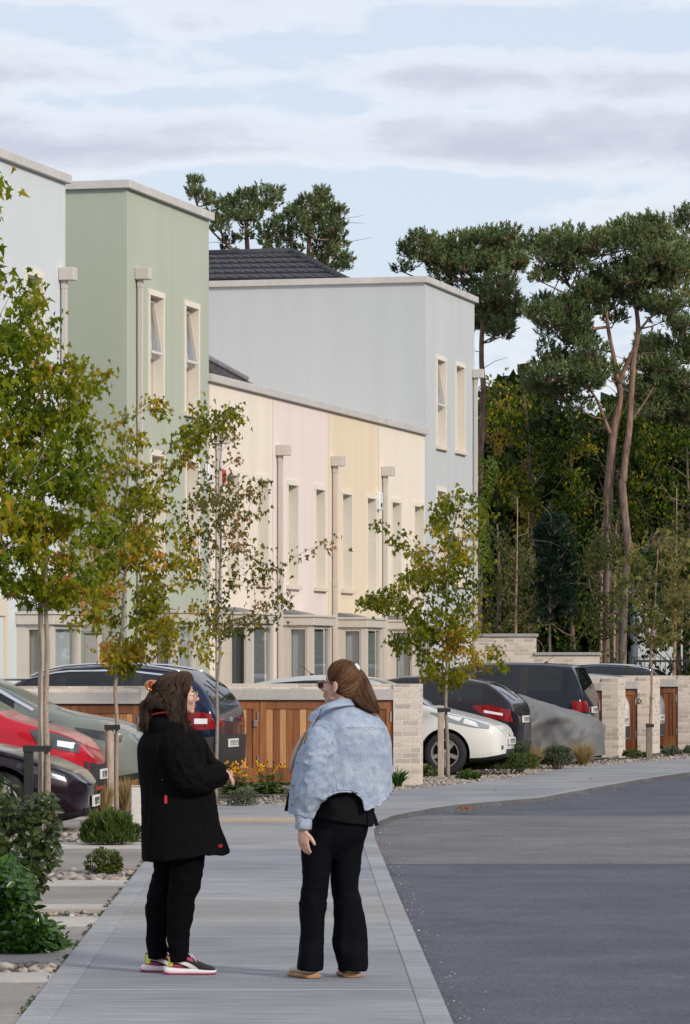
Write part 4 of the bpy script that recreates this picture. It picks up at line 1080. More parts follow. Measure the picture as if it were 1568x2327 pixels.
class Fig:
    """lays out a figure at distance d0; all meshes relative to its base"""
    def __init__(s, root, d0): s.r = root; s.d = d0; s.b = Vector(root.location); s.k = d0/F
    def p(s, px, py, y=0.): return Vector(((px-784)*s.k, s.d+y, CH-(py-1511)*s.k)) - s.b
    def rows(s, mb, L, n=40, pw=2.0, m=0, caps=True):
        """L: (py_left, py_right, xl, xr, yoff, yhalf)"""
        vs = []
        for (pl_, pr_, xl, xr, yo, yh) in L:
            for j in range(n):
                a_ = 2*math.pi*j/n; c_, s_ = math.cos(a_), math.sin(a_)
                cx_ = math.copysign(abs(c_)**(2/pw), c_); sy = math.copysign(abs(s_)**(2/pw), s_)
                u = (cx_+1)/2
                vs.append(s.p(xl+(xr-xl)*u, pl_+(pr_-pl_)*u, yo+yh*sy))
        k_ = len(L)
        fs = [(i*n+j, i*n+(j+1)%n, (i+1)*n+(j+1)%n, (i+1)*n+j) for i in range(k_-1) for j in range(n)]
        if caps: fs += [tuple(range(n-1,-1,-1)), tuple(range((k_-1)*n, k_*n))]
        mb.add(vs, fs, m)
    def limb(s, mb, pts, rad, ry=None, n=20):
        mb.tube([s.p(*q) for q in pts], rad, n, 0, True, ry, up=(0,1,0))
def smoothpts(pts, k_=4):
    """Catmull-Rom through tuples"""
    out = []
    P = [pts[0]]+list(pts)+[pts[-1]]
    for i in range(1, len(P)-2):
        for j in range(k_):
            t = j/k_; a_, b_, c_, d_ = P[i-1], P[i], P[i+1], P[i+2]
            out.append(tuple(.5*((2*b_[q])+(-a_[q]+c_[q])*t+(2*a_[q]-5*b_[q]+4*c_[q]-d_[q])*t*t+(-a_[q]+3*b_[q]-3*c_[q]+d_[q])*t**3) for q in range(len(b_))))
    out.append(tuple(pts[-1])); return out
def skinm():
    n = N('skin'); b = n.b; tc = n.n('ShaderNodeTexCoord'); nz = n.n('ShaderNodeTexNoise', i_Scale=30., i_Detail=4.); n.l(tc.outputs['Object'], nz.inputs['Vector'])
    n.l(ramp(n, nz.outputs['Fac'], [(.3,(.50,.27,.20)),(.7,(.62,.38,.30))]), b.inputs['Base Color'])
    b.inputs['Roughness'].default_value = .5; b.inputs['Subsurface Weight'].default_value = .12; b.inputs['Subsurface Radius'].default_value = (.02,.008,.004); b.inputs['Subsurface Scale'].default_value = .5
    return n.m
M['skin'] = skinm()
M['lip'] = pm('lips', (.42,.15,.13), (.48,.19,.16), rough=.4)
M['black_cloth'] = pm('black_wool', (.0035,.0033,.0035), (.0075,.007,.0074), scale=160, rough=.95, bump=.35, bscale=300, spec=.06)
M['black_jersey'] = pm('black_jersey', (.004,.004,.005), (.008,.008,.010), scale=120, rough=.9, bump=.25, bscale=250, spec=.15)
M['trouser'] = pm('dark_trousers', (.0025,.0025,.003), (.005,.005,.006), scale=120, rough=.9, bump=.25, spec=.05)
def denimm():
    n = N('light_denim'); b = n.b; tc = n.n('ShaderNodeTexCoord')
    a_ = n.n('ShaderNodeTexNoise', i_Scale=9., i_Detail=8., i_Roughness=.72); n.l(tc.outputs['Object'], a_.inputs['Vector'])
    mp_ = n.n('ShaderNodeMapping'); mp_.inputs['Scale'].default_value = (260,260,110); n.l(tc.outputs['Object'], mp_.inputs['Vector'])
    w_ = n.n('ShaderNodeTexNoise', i_Scale=1., i_Detail=2.); n.l(mp_.outputs[0], w_.inputs['Vector'])
    m_ = n.n('ShaderNodeMath', operation='MULTIPLY_ADD'); m_.inputs[1].default_value = .45; n.l(w_.outputs['Fac'], m_.inputs[0])
    h_ = n.n('ShaderNodeMath', operation='MULTIPLY'); h_.inputs[1].default_value = .6; n.l(a_.outputs['Fac'], h_.inputs[0]); n.l(h_.outputs[0], m_.inputs[2])
    n.l(ramp(n, m_.outputs[0], [(.34,(.18,.23,.34)),(.52,(.30,.36,.46)),(.70,(.48,.53,.60))]), b.inputs['Base Color'])
    b.inputs['Roughness'].default_value = .88; b.inputs['Specular IOR Level'].default_value = .2
    bp = n.n('ShaderNodeBump', i_Strength=.35, i_Distance=.002); n.l(m_.outputs[0], bp.inputs['Height']); n.l(bp.outputs[0], b.inputs['Normal'])
    return n.m
M['denim'] = denimm()
M['button'] = pm('worn_button',(.14,.13,.12),(.3,.28,.26),rough=.4,metal=.6)
M['denim_seam'] = pm('denim_seam', (.13,.17,.27), (.62,.66,.72), scale=70, rough=.9)
M['denim_dark'] = pm('denim_inside', (.12,.16,.26), (.18,.24,.35), scale=60, rough=.9)
def hairm(name, stops):
    n = N(name); at = n.n('ShaderNodeAttribute', attribute_name='tint')
    n.l(ramp(n, at.outputs['Fac'], stops), n.b.inputs['Base Color']); n.b.inputs['Roughness'].default_value = .5; n.b.inputs['Specular IOR Level'].default_value = .3
    return n.m
M['hair_dark'] = hairm('dark_brown_hair', [(0,(.010,.006,.004)),(.5,(.052,.027,.016)),(1,(.16,.085,.048))])
M['hair_chest'] = hairm('chestnut_hair', [(0,(.022,.010,.006)),(.5,(.12,.055,.026)),(1,(.44,.235,.11))])
M['gold'] = pm('gold_wire', (.75,.55,.28), (.8,.6,.3), rough=.25, metal=1.)
M['tortoise'] = pm('tortoiseshell', (.03,.008,.006), (.30,.10,.03), scale=35, rough=.2, coat=.5)
M['dark_lens'] = pm('dark_lens', (.02,.006,.02), (.03,.01,.03), rough=.08, coat=1.)
M['clear_lens'] = glassm('clear_lens', (.9,.92,.95), alpha=.3)
M['eye_white'] = pm('eye', (.6,.57,.55), rough=.2)
M['iris'] = pm('iris', (.03,.02,.015), rough=.15)
def head(mb, C, f, sc=1., neck=None):
    s_ = Vector((-f.y, f.x, 0)); up = Vector((0,0,1))
    Mx = Matrix((( f.x, s_.x, 0),( f.y, s_.y, 0),(0,0,1))).to_4x4()
    def L(a_, b_, c_): return C + (f*a_ + s_*b_ + up*c_)*sc
    def E(c, r, n=24, k_=16): mb.ell(L(*c), [q*sc for q in r], n, k_, 0, Mx)
    E((-.012,0,.022),(.095,.076,.094)); E((.034,0,-.035),(.060,.060,.085)); E((.030,0,-.082),(.052,.052,.036))
    E((.076,0,-.104),(.018,.021,.017)); E((.074,0,.006),(.019,.046,.012)); E((.055,.036,-.038),(.033,.026,.03)); E((.055,-.036,-.038),(.033,.026,.03))
    mb.tube([L(.088,0,.004),L(.102,0,-.022),L(.113,0,-.036)], [.0085*sc,.010*sc,.012*sc], 12); E((.110,0,-.037),(.012,.012,.010)); E((.099,.012,-.041),(.010,.008,.008)); E((.099,-.012,-.041),(.010,.008,.008))
    E((.087,0,-.062),(.012,.024,.012)); E((.087,0,-.083),(.010,.020,.009))
    for q in (-1,1):
        E((-.008,.077*q,-.018),(.017,.007,.031)); E((-.010,.082*q,-.010),(.015,.006,.018)); E((-.004,.077*q,-.045),(.009,.006,.010))
    if neck: mb.tube([L(-.02,0,-.05), L(-.030,0,-.11), C+neck], [.054*sc,.055*sc,.068*sc], 20)
    return L, Mx, s_
def facebits(root, L, Mx, s_, f, sc, C):
    def E(mb, c, r, n=14, k_=10): mb.ell(L(*c), [q*sc for q in r], n, k_, 0, Mx)
    m = MB(); E(m,(.0965,0,-.066),(.0065,.019,.004)); E(m,(.0955,0,-.0755),(.007,.017,.005)); m.build('lips', M['lip'], root, True)
    for q in (-1,1):
        m = MB(); E(m,(.078,.030*q,-.013),(.012,.014,.009)); e = m.build('eye', M['eye_white'], root, True)
        m = MB(); E(m,(.0895,.030*q,-.013),(.0025,.0055,.0055)); m.build('iris', M['iris'], e, True)
        m = MB(); m.tube([L(.078,.050*q,.008),L(.092,.034*q,.013),L(.093,.016*q,.010)], [.002,.0035,.003], 6); m.build('eyebrow', M['hairm'], root, True)
def strands(root, name, mat, paths, r=(.0011,.0022), seed=1, taper=.35):
    rg = random.Random(seed); vs = []; fs = []; tn = []
    for P in paths:
        rr = rg.uniform(*r); t_ = rg.betavariate(2,2.6); n = 3; k_ = len(P); base = len(vs)
        prev = Vector((0,1,0))
        for i, p in enumerate(P):
            t = (P[min(i+1,k_-1)]-P[max(i-1,0)])
            if t.length < 1e-8: t = Vector((0,0,-1))
            t.normalize(); b = prev-t*prev.dot(t)
            if b.length < 1e-5: b = t.orthogonal()
            b.normalize(); prev = b; a_ = b.cross(t)
            w_ = rr*(1-(1-taper)*(i/(k_-1))**2)
            for j in range(n):
                th = 2*math.pi*j/n; vs.append(p+a_*w_*math.cos(th)+b*w_*math.sin(th))
        for i in range(k_-1):
            for j in range(n):
                fs.append((base+i*n+j, base+i*n+(j+1)%n, base+(i+1)*n+(j+1)%n, base+(i+1)*n+j)); tn.append(min(1,max(0,t_+rg.uniform(-.05,.05))))
    return mk(name, vs, fs, mat, root, True, attr=tn)
def hand(mb, wrist, d, palm_n, size=1., curl=.35, spread=.05, thumb_side=1., n=10):
    """d: finger direction, palm_n: palm normal; adds palm, four fingers, thumb"""
    d = d.normalized(); pn = palm_n.normalized(); sv = d.cross(pn).normalized()*thumb_side
    S = size
    mb.tube([wrist-d*.01, wrist+d*.03*S, wrist+d*.06*S, wrist+d*.088*S], [.027*S,.037*S,.042*S,.038*S], 16, 0, True, [.021*S,.017*S,.015*S,.012*S], up=pn)
    lens = [.070,.078,.073,.058]; offs = [.028,.010,-.010,-.028]; rads = [.0092,.0095,.0092,.0082]
    tips = []
    for i in range(4):
        base = wrist+d*(.082-.004*abs(i-1.3))*S+sv*offs[i]*S; p = base.copy(); dd = (d+sv*(offs[i]*spread*25)).normalized(); pts = [base-d*.02*S, p.copy()]; ax = pn.cross(dd).normalized()
        c_ = curl*(1+.18*i)
        for q, fr in enumerate((.45,.31,.24)):
            dd = (Matrix.Rotation(-c_*(.6+.3*q), 3, ax) @ dd).normalized() if True else dd
            p = p+dd*lens[i]*fr*S*1.05; pts.append(p.copy())
        mb.tube(pts, [rads[i]*S*1.05,rads[i]*S*1.05,rads[i]*S,rads[i]*S*.92,rads[i]*S*.72], n, 0, True)
        tips.append((pts[-1], dd))
    tb = wrist+d*.022*S+sv*.026*S; td = (d*.72+sv*.62+pn*.25).normalized()
    p1 = tb+td*.036*S; td2 = (td*.75+d*.55+pn*.1).normalized(); p2 = p1+td2*.031*S; p3 = p2+(td2+d*.3).normalized()*.024*S
    mb.tube([tb-td*.01, tb, p1, p2, p3], [.015*S,.0145*S,.0125*S,.0112*S,.008*S], n)
    return tips
# ------------------------------------------------------------------ woman in the black coat
def woman1():
    d0 = 22.15
    base = Vector(((405-784)*d0/F, d0, 0))
    root = thing('person', 'woman in long black hooded coat with dark wavy hair, glasses and lime-heeled trainers', 'person', base)
    g = Fig(root, d0); P = g.p
    f = Vector((math.cos(R(9)), math.sin(R(9)), 0)); sc = .955
    C = P(404,1574)
    # --- body (skin), one continuous mesh
    mb = MB(); L, Mx, s_ = head(mb, C, f, sc, P(392,1672)-C)
    g.rows(mb, [(1655,1655,362,428,.0,.10),(1690,1690,345,452,0,.17),(1760,1760,345,455,0,.14),(1830,1830,345,460,0,.15),(1900,1900,362,440,0,.10),(1940,1940,376,430,0,.07)], 32)
    for pts, r_ in (([(400,1688,-.17),(420,1735,-.21),(438,1768,-.22),(470,1764,-.19),(496,1760,-.13)],[.045,.04,.036,.03,.026]),
                    ([(415,1688,.17),(440,1730,.19),(462,1758,.17),(482,1752,.08),(496,1746,-.01)],[.045,.04,.036,.03,.026]),
                    ([(385,1930,.085),(378,1990,.085),(362,2050,.085),(356,2120,.085),(357,2185,.085)],[.055,.048,.038,.033,.03]),
                    ([(425,1930,-.07),(420,1990,-.075),(412,2050,-.08),(408,2120,-.08),(408,2190,-.08)],[.055,.048,.038,.033,.03])):
        g.limb(mb, pts, r_)
    hand(mb, P(494,1744,-.03), Vector((.86,-.25,-.50)), Vector((-.45,.1,-.8)), .92, .42, .03, -1)
    hand(mb, P(494,1762,-.13), Vector((.55,.75,-.15)), Vector((0,.2,1)), .92, .5, .03, -1)
    o = mb.build('body', M['skin'], root); remesh(o, .0042, 3)
    M['hairm'] = M['hair_dark']; facebits(root, L, Mx, s_, f, sc, C)
    # --- coat
    mb = MB()
    co_rows = [(1640,1646,354,424,-.005,.085),(1650,1650,344,436,0,.115),(1662,1658,332,446,0,.155),(1678,1672,321,455,0,.195),(1700,1692,315,463,0,.215),(1735,1730,316.5,467,0,.215),(1765,1765,318.5,474,0,.212),
               (1800,1800,320,489,0,.216),(1835,1835,320,495,0,.224),(1870,1870,321,499,0,.232),(1905,1897,322,507,0,.24),(1932,1920,322.5,514,0,.246),(1957,1937,323.5,521,0,.25)]
    co_rows = smoothpts(co_rows, 4)
    inner = [(a_[0]-1,a_[1]-1,a_[2]+4,a_[3]-4,a_[4],a_[5]-.012) for a_ in reversed(co_rows[-14:])]
    # hem that dips: front corner sharp
    g.rows(mb, co_rows+inner, 64, 2.25)
    g.limb(mb, smoothpts([(398,1676,-.13),(404,1700,-.195),(418,1735,-.235),(436,1766,-.245),(462,1771,-.215),(488,1764,-.16),(505,1758,-.12)],3), [.07,.078,.082,.084,.082,.08,.077,.074,.073,.074,.074,.071,.068,.066,.064,.063,.060,.058,.054][:19], None, 28)
    g.limb(mb, smoothpts([(425,1680,.12),(436,1700,.175),(452,1722,.2),(470,1744,.16),(488,1752,.07),(499,1753,.0)],3), [.07,.074,.075,.074,.072,.07,.067,.064,.062,.06,.058,.056,.054,.052,.05,.05], None, 24)
    # hood bunched on the back of the neck
    g.limb(mb, [(430,1650,-.10),(398,1652,-.135),(366,1650,-.125),(340,1646,-.05),(338,1645,.04),(362,1648,.12),(400,1650,.13)], [.02,.038,.045,.045,.045,.04,.02], None, 20)
    mb.ell(P(356,1648,-.02), (.085,.11,.060), 24, 16)
    g.limb(mb, [(434,1640,-.05),(412,1634,-.085),(380,1630,-.085),(352,1632,-.05),(348,1633,.03),(380,1632,.09),(425,1638,.07)], [.012,.020,.024,.026,.026,.022,.012], [.02,.026,.028,.028,.028,.024,.02], 16)
    o = mb.build('coat', M['black_cloth'], root); remesh(o, .0062, 5)
    fold(o, .012, 8, (1,1,.45), 3.1); fold(o, .0055, 5.5, (1.4,1.4,.35), 9.7, ridged=True, mask=lambda c: min(1,max(0,(1.05-c[2])*1.6)))
    fold(o, .009, 16, (1,1,1.4), 5.5, ridged=True, mask=lambda c: 1. if (c[0] > -.02 and 1.0 < c[2] < 1.28 and c[1] < -.1) else .15)
    bv = BVHTree.FromPolygons([v.co.copy() for v in o.data.vertices], [tuple(p.vertices) for p in o.data.polygons])
    def lay(pts, off=.003):
        out = []
        for q in pts:
            w_ = P(q[0],q[1]); h_ = bv.ray_cast(Vector((w_.x,-2,w_.z)), Vector((0,1,0)))
            if h_[0] is not None: out.append(h_[0]+h_[1]*(off if h_[1].y < 0 else -off))
        return out
    def seam(name, pts, mat, r=.002, k_=6, off=.002):
        q = lay(smoothpts([tuple(p) for p in pts], k_), off)
        if len(q) > 1: m_ = MB(); m_.tube(q, r, 6); m_.build(name, mat, o, True)
    M['red_trim'] = pm('red_trim', (.50,.012,.03), (.62,.03,.05), scale=80, rough=.6)
    m_ = MB(); m_.tube([P(*q) for q in smoothpts([(333,1630,-.02),(340,1626,-.06),(352,1622,-.095),(370,1618.5,-.112),(390,1617,-.112)],4)], .0052, 8); m_.build('collar_piping', M['red_trim'], o, True)
    seam('back_seam', [(363,1680),(352,1760),(343,1850),(338,1950)], M['black_jersey'], .0025)
    seam('pocket_zip', [(462,1812),(468,1850),(473,1883)], M['black_jersey'], .003)
    seam('arm_seam', [(399,1672),(408,1710),(424,1748),(418,1772),(408,1760)], M['black_jersey'], .002)
    def tab(name, cx_, cy, w_, h_, mat):
        q = lay([(cx_-w_/2,cy-h_/2),(cx_+w_/2,cy-h_/2),(cx_+w_/2,cy+h_/2),(cx_-w_/2,cy+h_/2)], .004)
        b_ = [v+Vector((0,.006,0)) for v in q]
        mk(name, q+b_, [(3,2,1,0),(0,1,5,4),(1,2,6,5),(2,3,7,6),(3,0,4,7),(4,5,6,7)], mat, o)
    tab('woven_tab', 381.2, 1813, 6.2, 18.5, M['red_trim'])
    tab('woven_tab', 372.5, 1697+72, 1.6, 1.6, pm('lint',(.3,.3,.3),rough=.8))
    seam('embroidery', [(498,1921),(500,1917),(502,1920),(504,1916),(506,1919),(504,1922),(500,1922)], M['red_trim'], .0022, 3)
    # --- trousers
    mb = MB()
    A_ = [(1930,346,412),(1955,346,411),(1977,348,409),(2013,339.5,404),(2057,330,396),(2085,329.5,388),(2108,330,381),(2134,331,376),(2150,332,377),(2162,333,379),(2172,334,378),(2180,336,377)]
    B_ = [(1930,392,468),(1950,392,466),(1980,389,461),(2013,386,455.5),(2028,384,449),(2043,382.5,442),(2062,382,443),(2080,381,439),(2098,381,436),(2127,381.5,430.5),(2160,384,430.5),(2172,385,430),(2181,387,427)]
    g.rows(mb, smoothpts([(a_,a_,b_,c_,.085,.105-.05*min(1,(a_-1930)/200)) for a_,b_,c_ in A_],3), 36)
    g.rows(mb, smoothpts([(a_,a_,b_,c_,-.08,.105-.05*min(1,(a_-1930)/200)) for a_,b_,c_ in B_],3), 36)
    g.rows(mb, [(1860,1860,350,462,0,.19),(1955,1950,350,464,0,.185)], 36)
    o2 = mb.build('trousers', M['trouser'], root); remesh(o2, .006, 3); fold(o2, .005, 10, (1,1,1.4), 1.3, ridged=True); fold(o2,.003,22,(1,1,1.5),7.)
    # --- trainers
    def trainer(x0px, ypx_bottom, y, yaw):
        k_ = .955
        org = P(x0px, ypx_bottom, y); org.z = 0.0
        Mr = Matrix.Translation(org) @ Matrix.Rotation(yaw, 4, 'Z')
        Lh = .268
        def ringz(mb, secs, n=20, mat=0, pw=2.6):
            vs = []
            for (x, w_, zb_, zt_, sk) in secs:
                for j in range(n):
                    a_ = 2*math.pi*j/n; c_, s2 = math.cos(a_), math.sin(a_)
                    yy = w_*math.copysign(abs(c_)**(2/pw), c_); zz = (zb_+zt_)/2+(zt_-zb_)/2*math.copysign(abs(s2)**(2/pw), s2)
                    vs.append(Mr@Vector((x, yy, zz)))
            q = len(secs)
            fs = [(i*n+j, (i+1)*n+j, (i+1)*n+(j+1)%n, i*n+(j+1)%n) for i in range(q-1) for j in range(n)]
            fs += [tuple(range(n)), tuple(range(q*n-1,(q-1)*n-1,-1))]
            mb.add(vs, fs, mat)
        mb = MB()
        up = [(.012,.018,.03,.100,0),(.022,.028,.028,.103,0),(.045,.033,.028,.092,0),(.065,.034,.026,.082,0),(.09,.035,.025,.086,0),(.115,.036,.025,.104,0),(.135,.037,.025,.100,0),(.16,.040,.022,.082,0),(.19,.044,.020,.064,0),(.215,.045,.018,.053,0),(.238,.042,.018,.046,0),(.255,.032,.018,.038,0),(.264,.016,.018,.028,0)]
        ringz(mb, smoothpts(up,3), 24)
        u = mb.build('trainer', M['shoe_black'], root, True)
        mb = MB(); so_ = [(-.012,.022,.012,.030,0),(.0,.034,.006,.040,0),(.03,.038,.004,.040,0),(.08,.037,.004,.036,0),(.14,.040,.004,.032,0),(.19,.047,.004,.029,0),(.23,.046,.006,.026,0),(.256,.034,.009,.025,0),(.268,.016,.013,.024,0)]
        ringz(mb, smoothpts(so_,3), 24, 0, 3.5); mb.build('sole', M['shoe_white'], u, True)
        mb = MB(); ou = [(a_-.001,b_+.0012,.0,.0075+(.012 if a_<.02 else 0.003),0) for a_,b_,_,_,_ in so_]
        ringz(mb, smoothpts(ou,3), 24, 0, 3.); mb.build('outsole', M['shoe_magenta'], u, True)
        # patches conforming to the upper, in shoe space
        inv = Mr.inverted(); bvh = BVHTree.FromPolygons([inv@v.co for v in u.data.vertices], [tuple(p.vertices) for p in u.data.polygons])
        def patch(name, mat, top, bot, off=.0015, rows=5):
            for sd_ in (-1,1):
                v, f_ = conform(bvh, 'y', top, bot, off, rows, sd_, .002)
                autosmooth(mk(name, [Mr@q for q in v], f_, M[mat], u), 50)
        patch('heel_panel', 'shoe_lime', [(.014,.093),(.03,.100),(.046,.092)], [(.014,.045),(.028,.046),(.036,.052)])
        patch('collar_lining', 'shoe_lime', [(.04,.094),(.062,.083),(.088,.083),(.108,.099)], [(.038,.087),(.06,.076),(.09,.076),(.112,.093)], .002, 3)
        patch('heel_overlay', 'shoe_magenta', [(.014,.046),(.04,.056),(.075,.050),(.10,.034)], [(.012,.036),(.04,.036),(.075,.034),(.098,.031)], .001)
        # white form stripe sweeping from heel to sole
        patch('side_stripe', 'shoe_white', [(.026,.077),(.07,.072),(.115,.066),(.150,.048),(.172,.030)], [(.026,.070),(.07,.061),(.110,.047),(.132,.034),(.150,.027)], .0025)
        patch('eyestay', 'shoe_magenta', [(.113,.094),(.132,.088),(.146,.078)], [(.110,.082),(.128,.073),(.142,.068)], .0025, 4)
        mb = MB()
        for i in range(5):
            x = .118+i*.013; z = .104-i*.0085
            mb.tube([Mr@Vector((x,-.026,z-.012)), Mr@Vector((x+.006,0,z+.003)), Mr@Vector((x+.008,.026,z-.012))], .0028, 6)
        mb.tube([Mr@Vector((.120,0,.108)),Mr@Vector((.135,-.022,.112)),Mr@Vector((.150,-.030,.088)),Mr@Vector((.165,-.034,.066))],.0022,6)
        mb.tube([Mr@Vector((.120,0,.108)),Mr@Vector((.112,-.022,.118)),Mr@Vector((.128,-.032,.106)),Mr@Vector((.140,-.036,.090))],.0022,6)
        mb.build('laces', M['shoe_white'], u, True)
    M['shoe_black'] = pm('trainer_mesh', (.010,.010,.011), (.025,.02,.024), scale=90, rough=.8)
    M['shoe_lime'] = pm('lime_panel', (.58,.66,.03), (.66,.74,.05), scale=40, rough=.55)
    M['shoe_magenta'] = pm('magenta_rubber', (.35,.02,.10), (.42,.04,.14), scale=40, rough=.5)
    M['shoe_white'] = pm('white_rubber', (.70,.66,.64), (.78,.75,.73), scale=25, rough=.6)
    trainer(379, 2214, -.08, R(2)); trainer(323, 2207, .10, R(6))
    # --- hair: core volume, then strands
    mb = MB()
    core = [(1527,1527,386,414,0,.030),(1533,1531,372,426,0,.056),(1545,1543,358,432,0,.076),(1562,1558,346,423,.002,.085),(1576,1572,337,417,.003,.090),(1590,1585,331,414,.004,.092),(1603,1600,328,412,.006,.096),(1613,1612,329,411,.022,.078),(1626,1628,330,408,.036,.062),(1642,1644,338,402,.04,.05)]
    g.rows(mb, smoothpts(core,3), 36)
    hc = mb.build('hair', M['hair_dark'], root, True); remesh(hc, .006, 6); fold(hc, .006, 22, (1,1,.5), 2.)
    a_ = hc.data.attributes.new('tint','FLOAT','FACE'); a_.data.foreach_set('value', [.12]*len(hc.data.polygons))
    rg = random.Random(11); paths = []
    for i in range(4200):
        # azimuth around the head, measured from the back; leaves the face free
        az = rg.uniform(-2.25,2.25)
        if rg.random() < .25: az = rg.choice([-1,1])*rg.uniform(1.5,2.25)
        dirv = (-f*math.cos(az)+s_*math.sin(az))
        fr = (1-math.cos(az))/2      # 0 at the back .. 1 towards the face
        part = L(.045,.0,.118); lay_ = rg.uniform(0,1)
        n = 15; pts = []; ph = rg.uniform(0,6.28); amp = rg.uniform(.006,.015); endz = rg.uniform(-.17,-.235)-.02*fr+.02*lay_
        kfreq = rg.uniform(16,26)
        cid = int((az+2.25)/4.5*30)+100*int(lay_*3); cr = random.Random(cid*7+3)
        ph = cr.uniform(0,6.28)+rg.gauss(0,.25); kfreq = cr.uniform(13,20); amp = cr.uniform(.008,.019); endz = endz+cr.uniform(-.03,.012)
        if -1.25 < az < -.05 and cr.random() < .88: endz = -.080-.022*rg.random()
        for q in range(n):
            t = q/(n-1)
            if t < .45:
                th = t/.45*math.pi/2*1.02
                rr = Vector((0,0,0))
                R0 = .113+.010*lay_
                side_r = ((.122 if math.cos(az) > 0 else .105)*abs(math.cos(az))+.097*abs(math.sin(az)))*(.94+.07*lay_)
                p = L(0,0,.016)+dirv*side_r*sc*math.sin(th)+Vector((0,0,1))*R0*sc*math.cos(th)
                p += (part-L(0,0,.016)-Vector((0,0,R0*sc)))*max(0,1-t/.3)*.8
            else:
                tt = (t-.45)/.55
                flare = (.016+.038*(1-fr))*tt*(.4+.6*lay_)
                p = L(0,0,.016)+dirv*(side_r+flare)*sc+Vector((0,0,endz-.0))*tt
            w_ = amp*min(1,max(0,(t-.12)*2.2)); p += (dirv.cross(Vector((0,0,1))))*w_*math.sin(kfreq*t+ph)+dirv*w_*.6*math.cos(kfreq*.8*t+ph)
            q_ = p-C; fw = q_.dot(f)/sc; zz_ = q_.z/sc
            lim = .034 if zz_ < -.03 else (.030+(zz_+.03)*.45 if zz_ < .06 else .0705+(zz_-.06)*.3)
            if fw > lim: p = p-f*(fw-lim)*sc+dirv*.002
            if zz_ < .03: p = p-f*min(.028,(.03-zz_)*.35)*max(0,math.cos(az))*(.5+.5*lay_)
            # gathering of the top half into the clip at the back
            if lay_ > .55 and t > .15 and abs(az) < 1.9:
                cl = P(352,1562,-.01); m_ = math.exp(-((t-.42)/.13)**2)*.45*(1-fr); p = p.lerp(cl+dirv*.02, m_)
            pts.append(p)
        paths.append(pts)
    strands(hc, 'hair_strands', M['hair_dark'], paths, (.0006,.0015), 3)
    # tendrils over the shoulder and at the cheek
    paths = []
    for i in range(320):
        x0 = rg.uniform(392,414); y_ = rg.uniform(-.10,-.08); ph = rg.uniform(0,6); pts = []
        ex = x0+rg.uniform(-2,26); ey = rg.uniform(1632,1664)
        for q in range(13):
            t = q/12; x = x0+(ex-x0)*t**1.5+3.2*math.sin(9*t+ph); yy_ = 1560+rg.uniform(-.3,.3)+(ey-1560)*t
            pts.append(P(x, yy_, y_-.02*math.sin(math.pi*t)+(.0 if t<.7 else -.03*(t-.7)/.3)))
        paths.append(pts)
    for i in range(220):
        x0 = rg.uniform(328,352); y_ = rg.uniform(-.09,.04); ph = rg.uniform(0,6); pts = []
        for q in range(11):
            t = q/10; x = x0-rg.uniform(.8,1.2)*(10+i%5)*t**1.3+3.5*math.sin(8*t+ph); pts.append(P(x, 1590+72*t*rg.uniform(.97,1.03), y_))
        paths.append(pts)
    strands(hc, 'loose_curls', M['hair_dark'], paths, (.0006,.0014), 5)
    # claw clip
    M['amber'] = pm('amber_clip', (.30,.06,.01), (.62,.20,.04), scale=60, rough=.15, coat=1.)
    mb = MB(); c0 = P(351,1557,-.05)
    for q in range(3):
        a0 = R(-50+50*q); pts = [c0+Vector((-.002+.030*math.cos(t_)*math.cos(a0)-.012, -.02+.03*math.sin(a0), .024*math.sin(t_))) for t_ in [R(60+20*i) for i in range(12)]]
        mb.tube(pts, .0062, 8)
    mb.tube([P(341,1565,-.06),P(346,1553,-.075),P(356,1547,-.06)], .007, 8); mb.build('claw_clip', M['amber'], root, True)
    # glasses
    mb = MB()
    for q in (-1,1):
        c_ = L(.108,.031*q,-.012); pts = [c_+ (s_*math.cos(t_)*.022+Vector((0,0,1))*math.sin(t_)*.019-f*.004*abs(math.cos(t_))*(1 if math.cos(t_)*q>0 else 0))*sc for t_ in [2*math.pi*i/20 for i in range(21)]]
        mb.tube(pts, .0013, 6); mb.tube([L(.104,.053*q,-.004),L(.085,.070*q,-.003),L(.0,.083*q,.0)], .0016, 6)
    mb.tube([L(.110,-.010,-.008),L(.116,0,-.005),L(.110,.010,-.008)], .0013, 6); gl = mb.build('glasses', M['gold'], root, True)
    mb = MB()
    for q in (-1,1): mb.ell(L(.107,.031*q,-.012), (.0012,.0205*sc,.0175*sc), 18, 10, 0, Mx)
    mb.build('lens', M['clear_lens'], gl, True)
woman1()
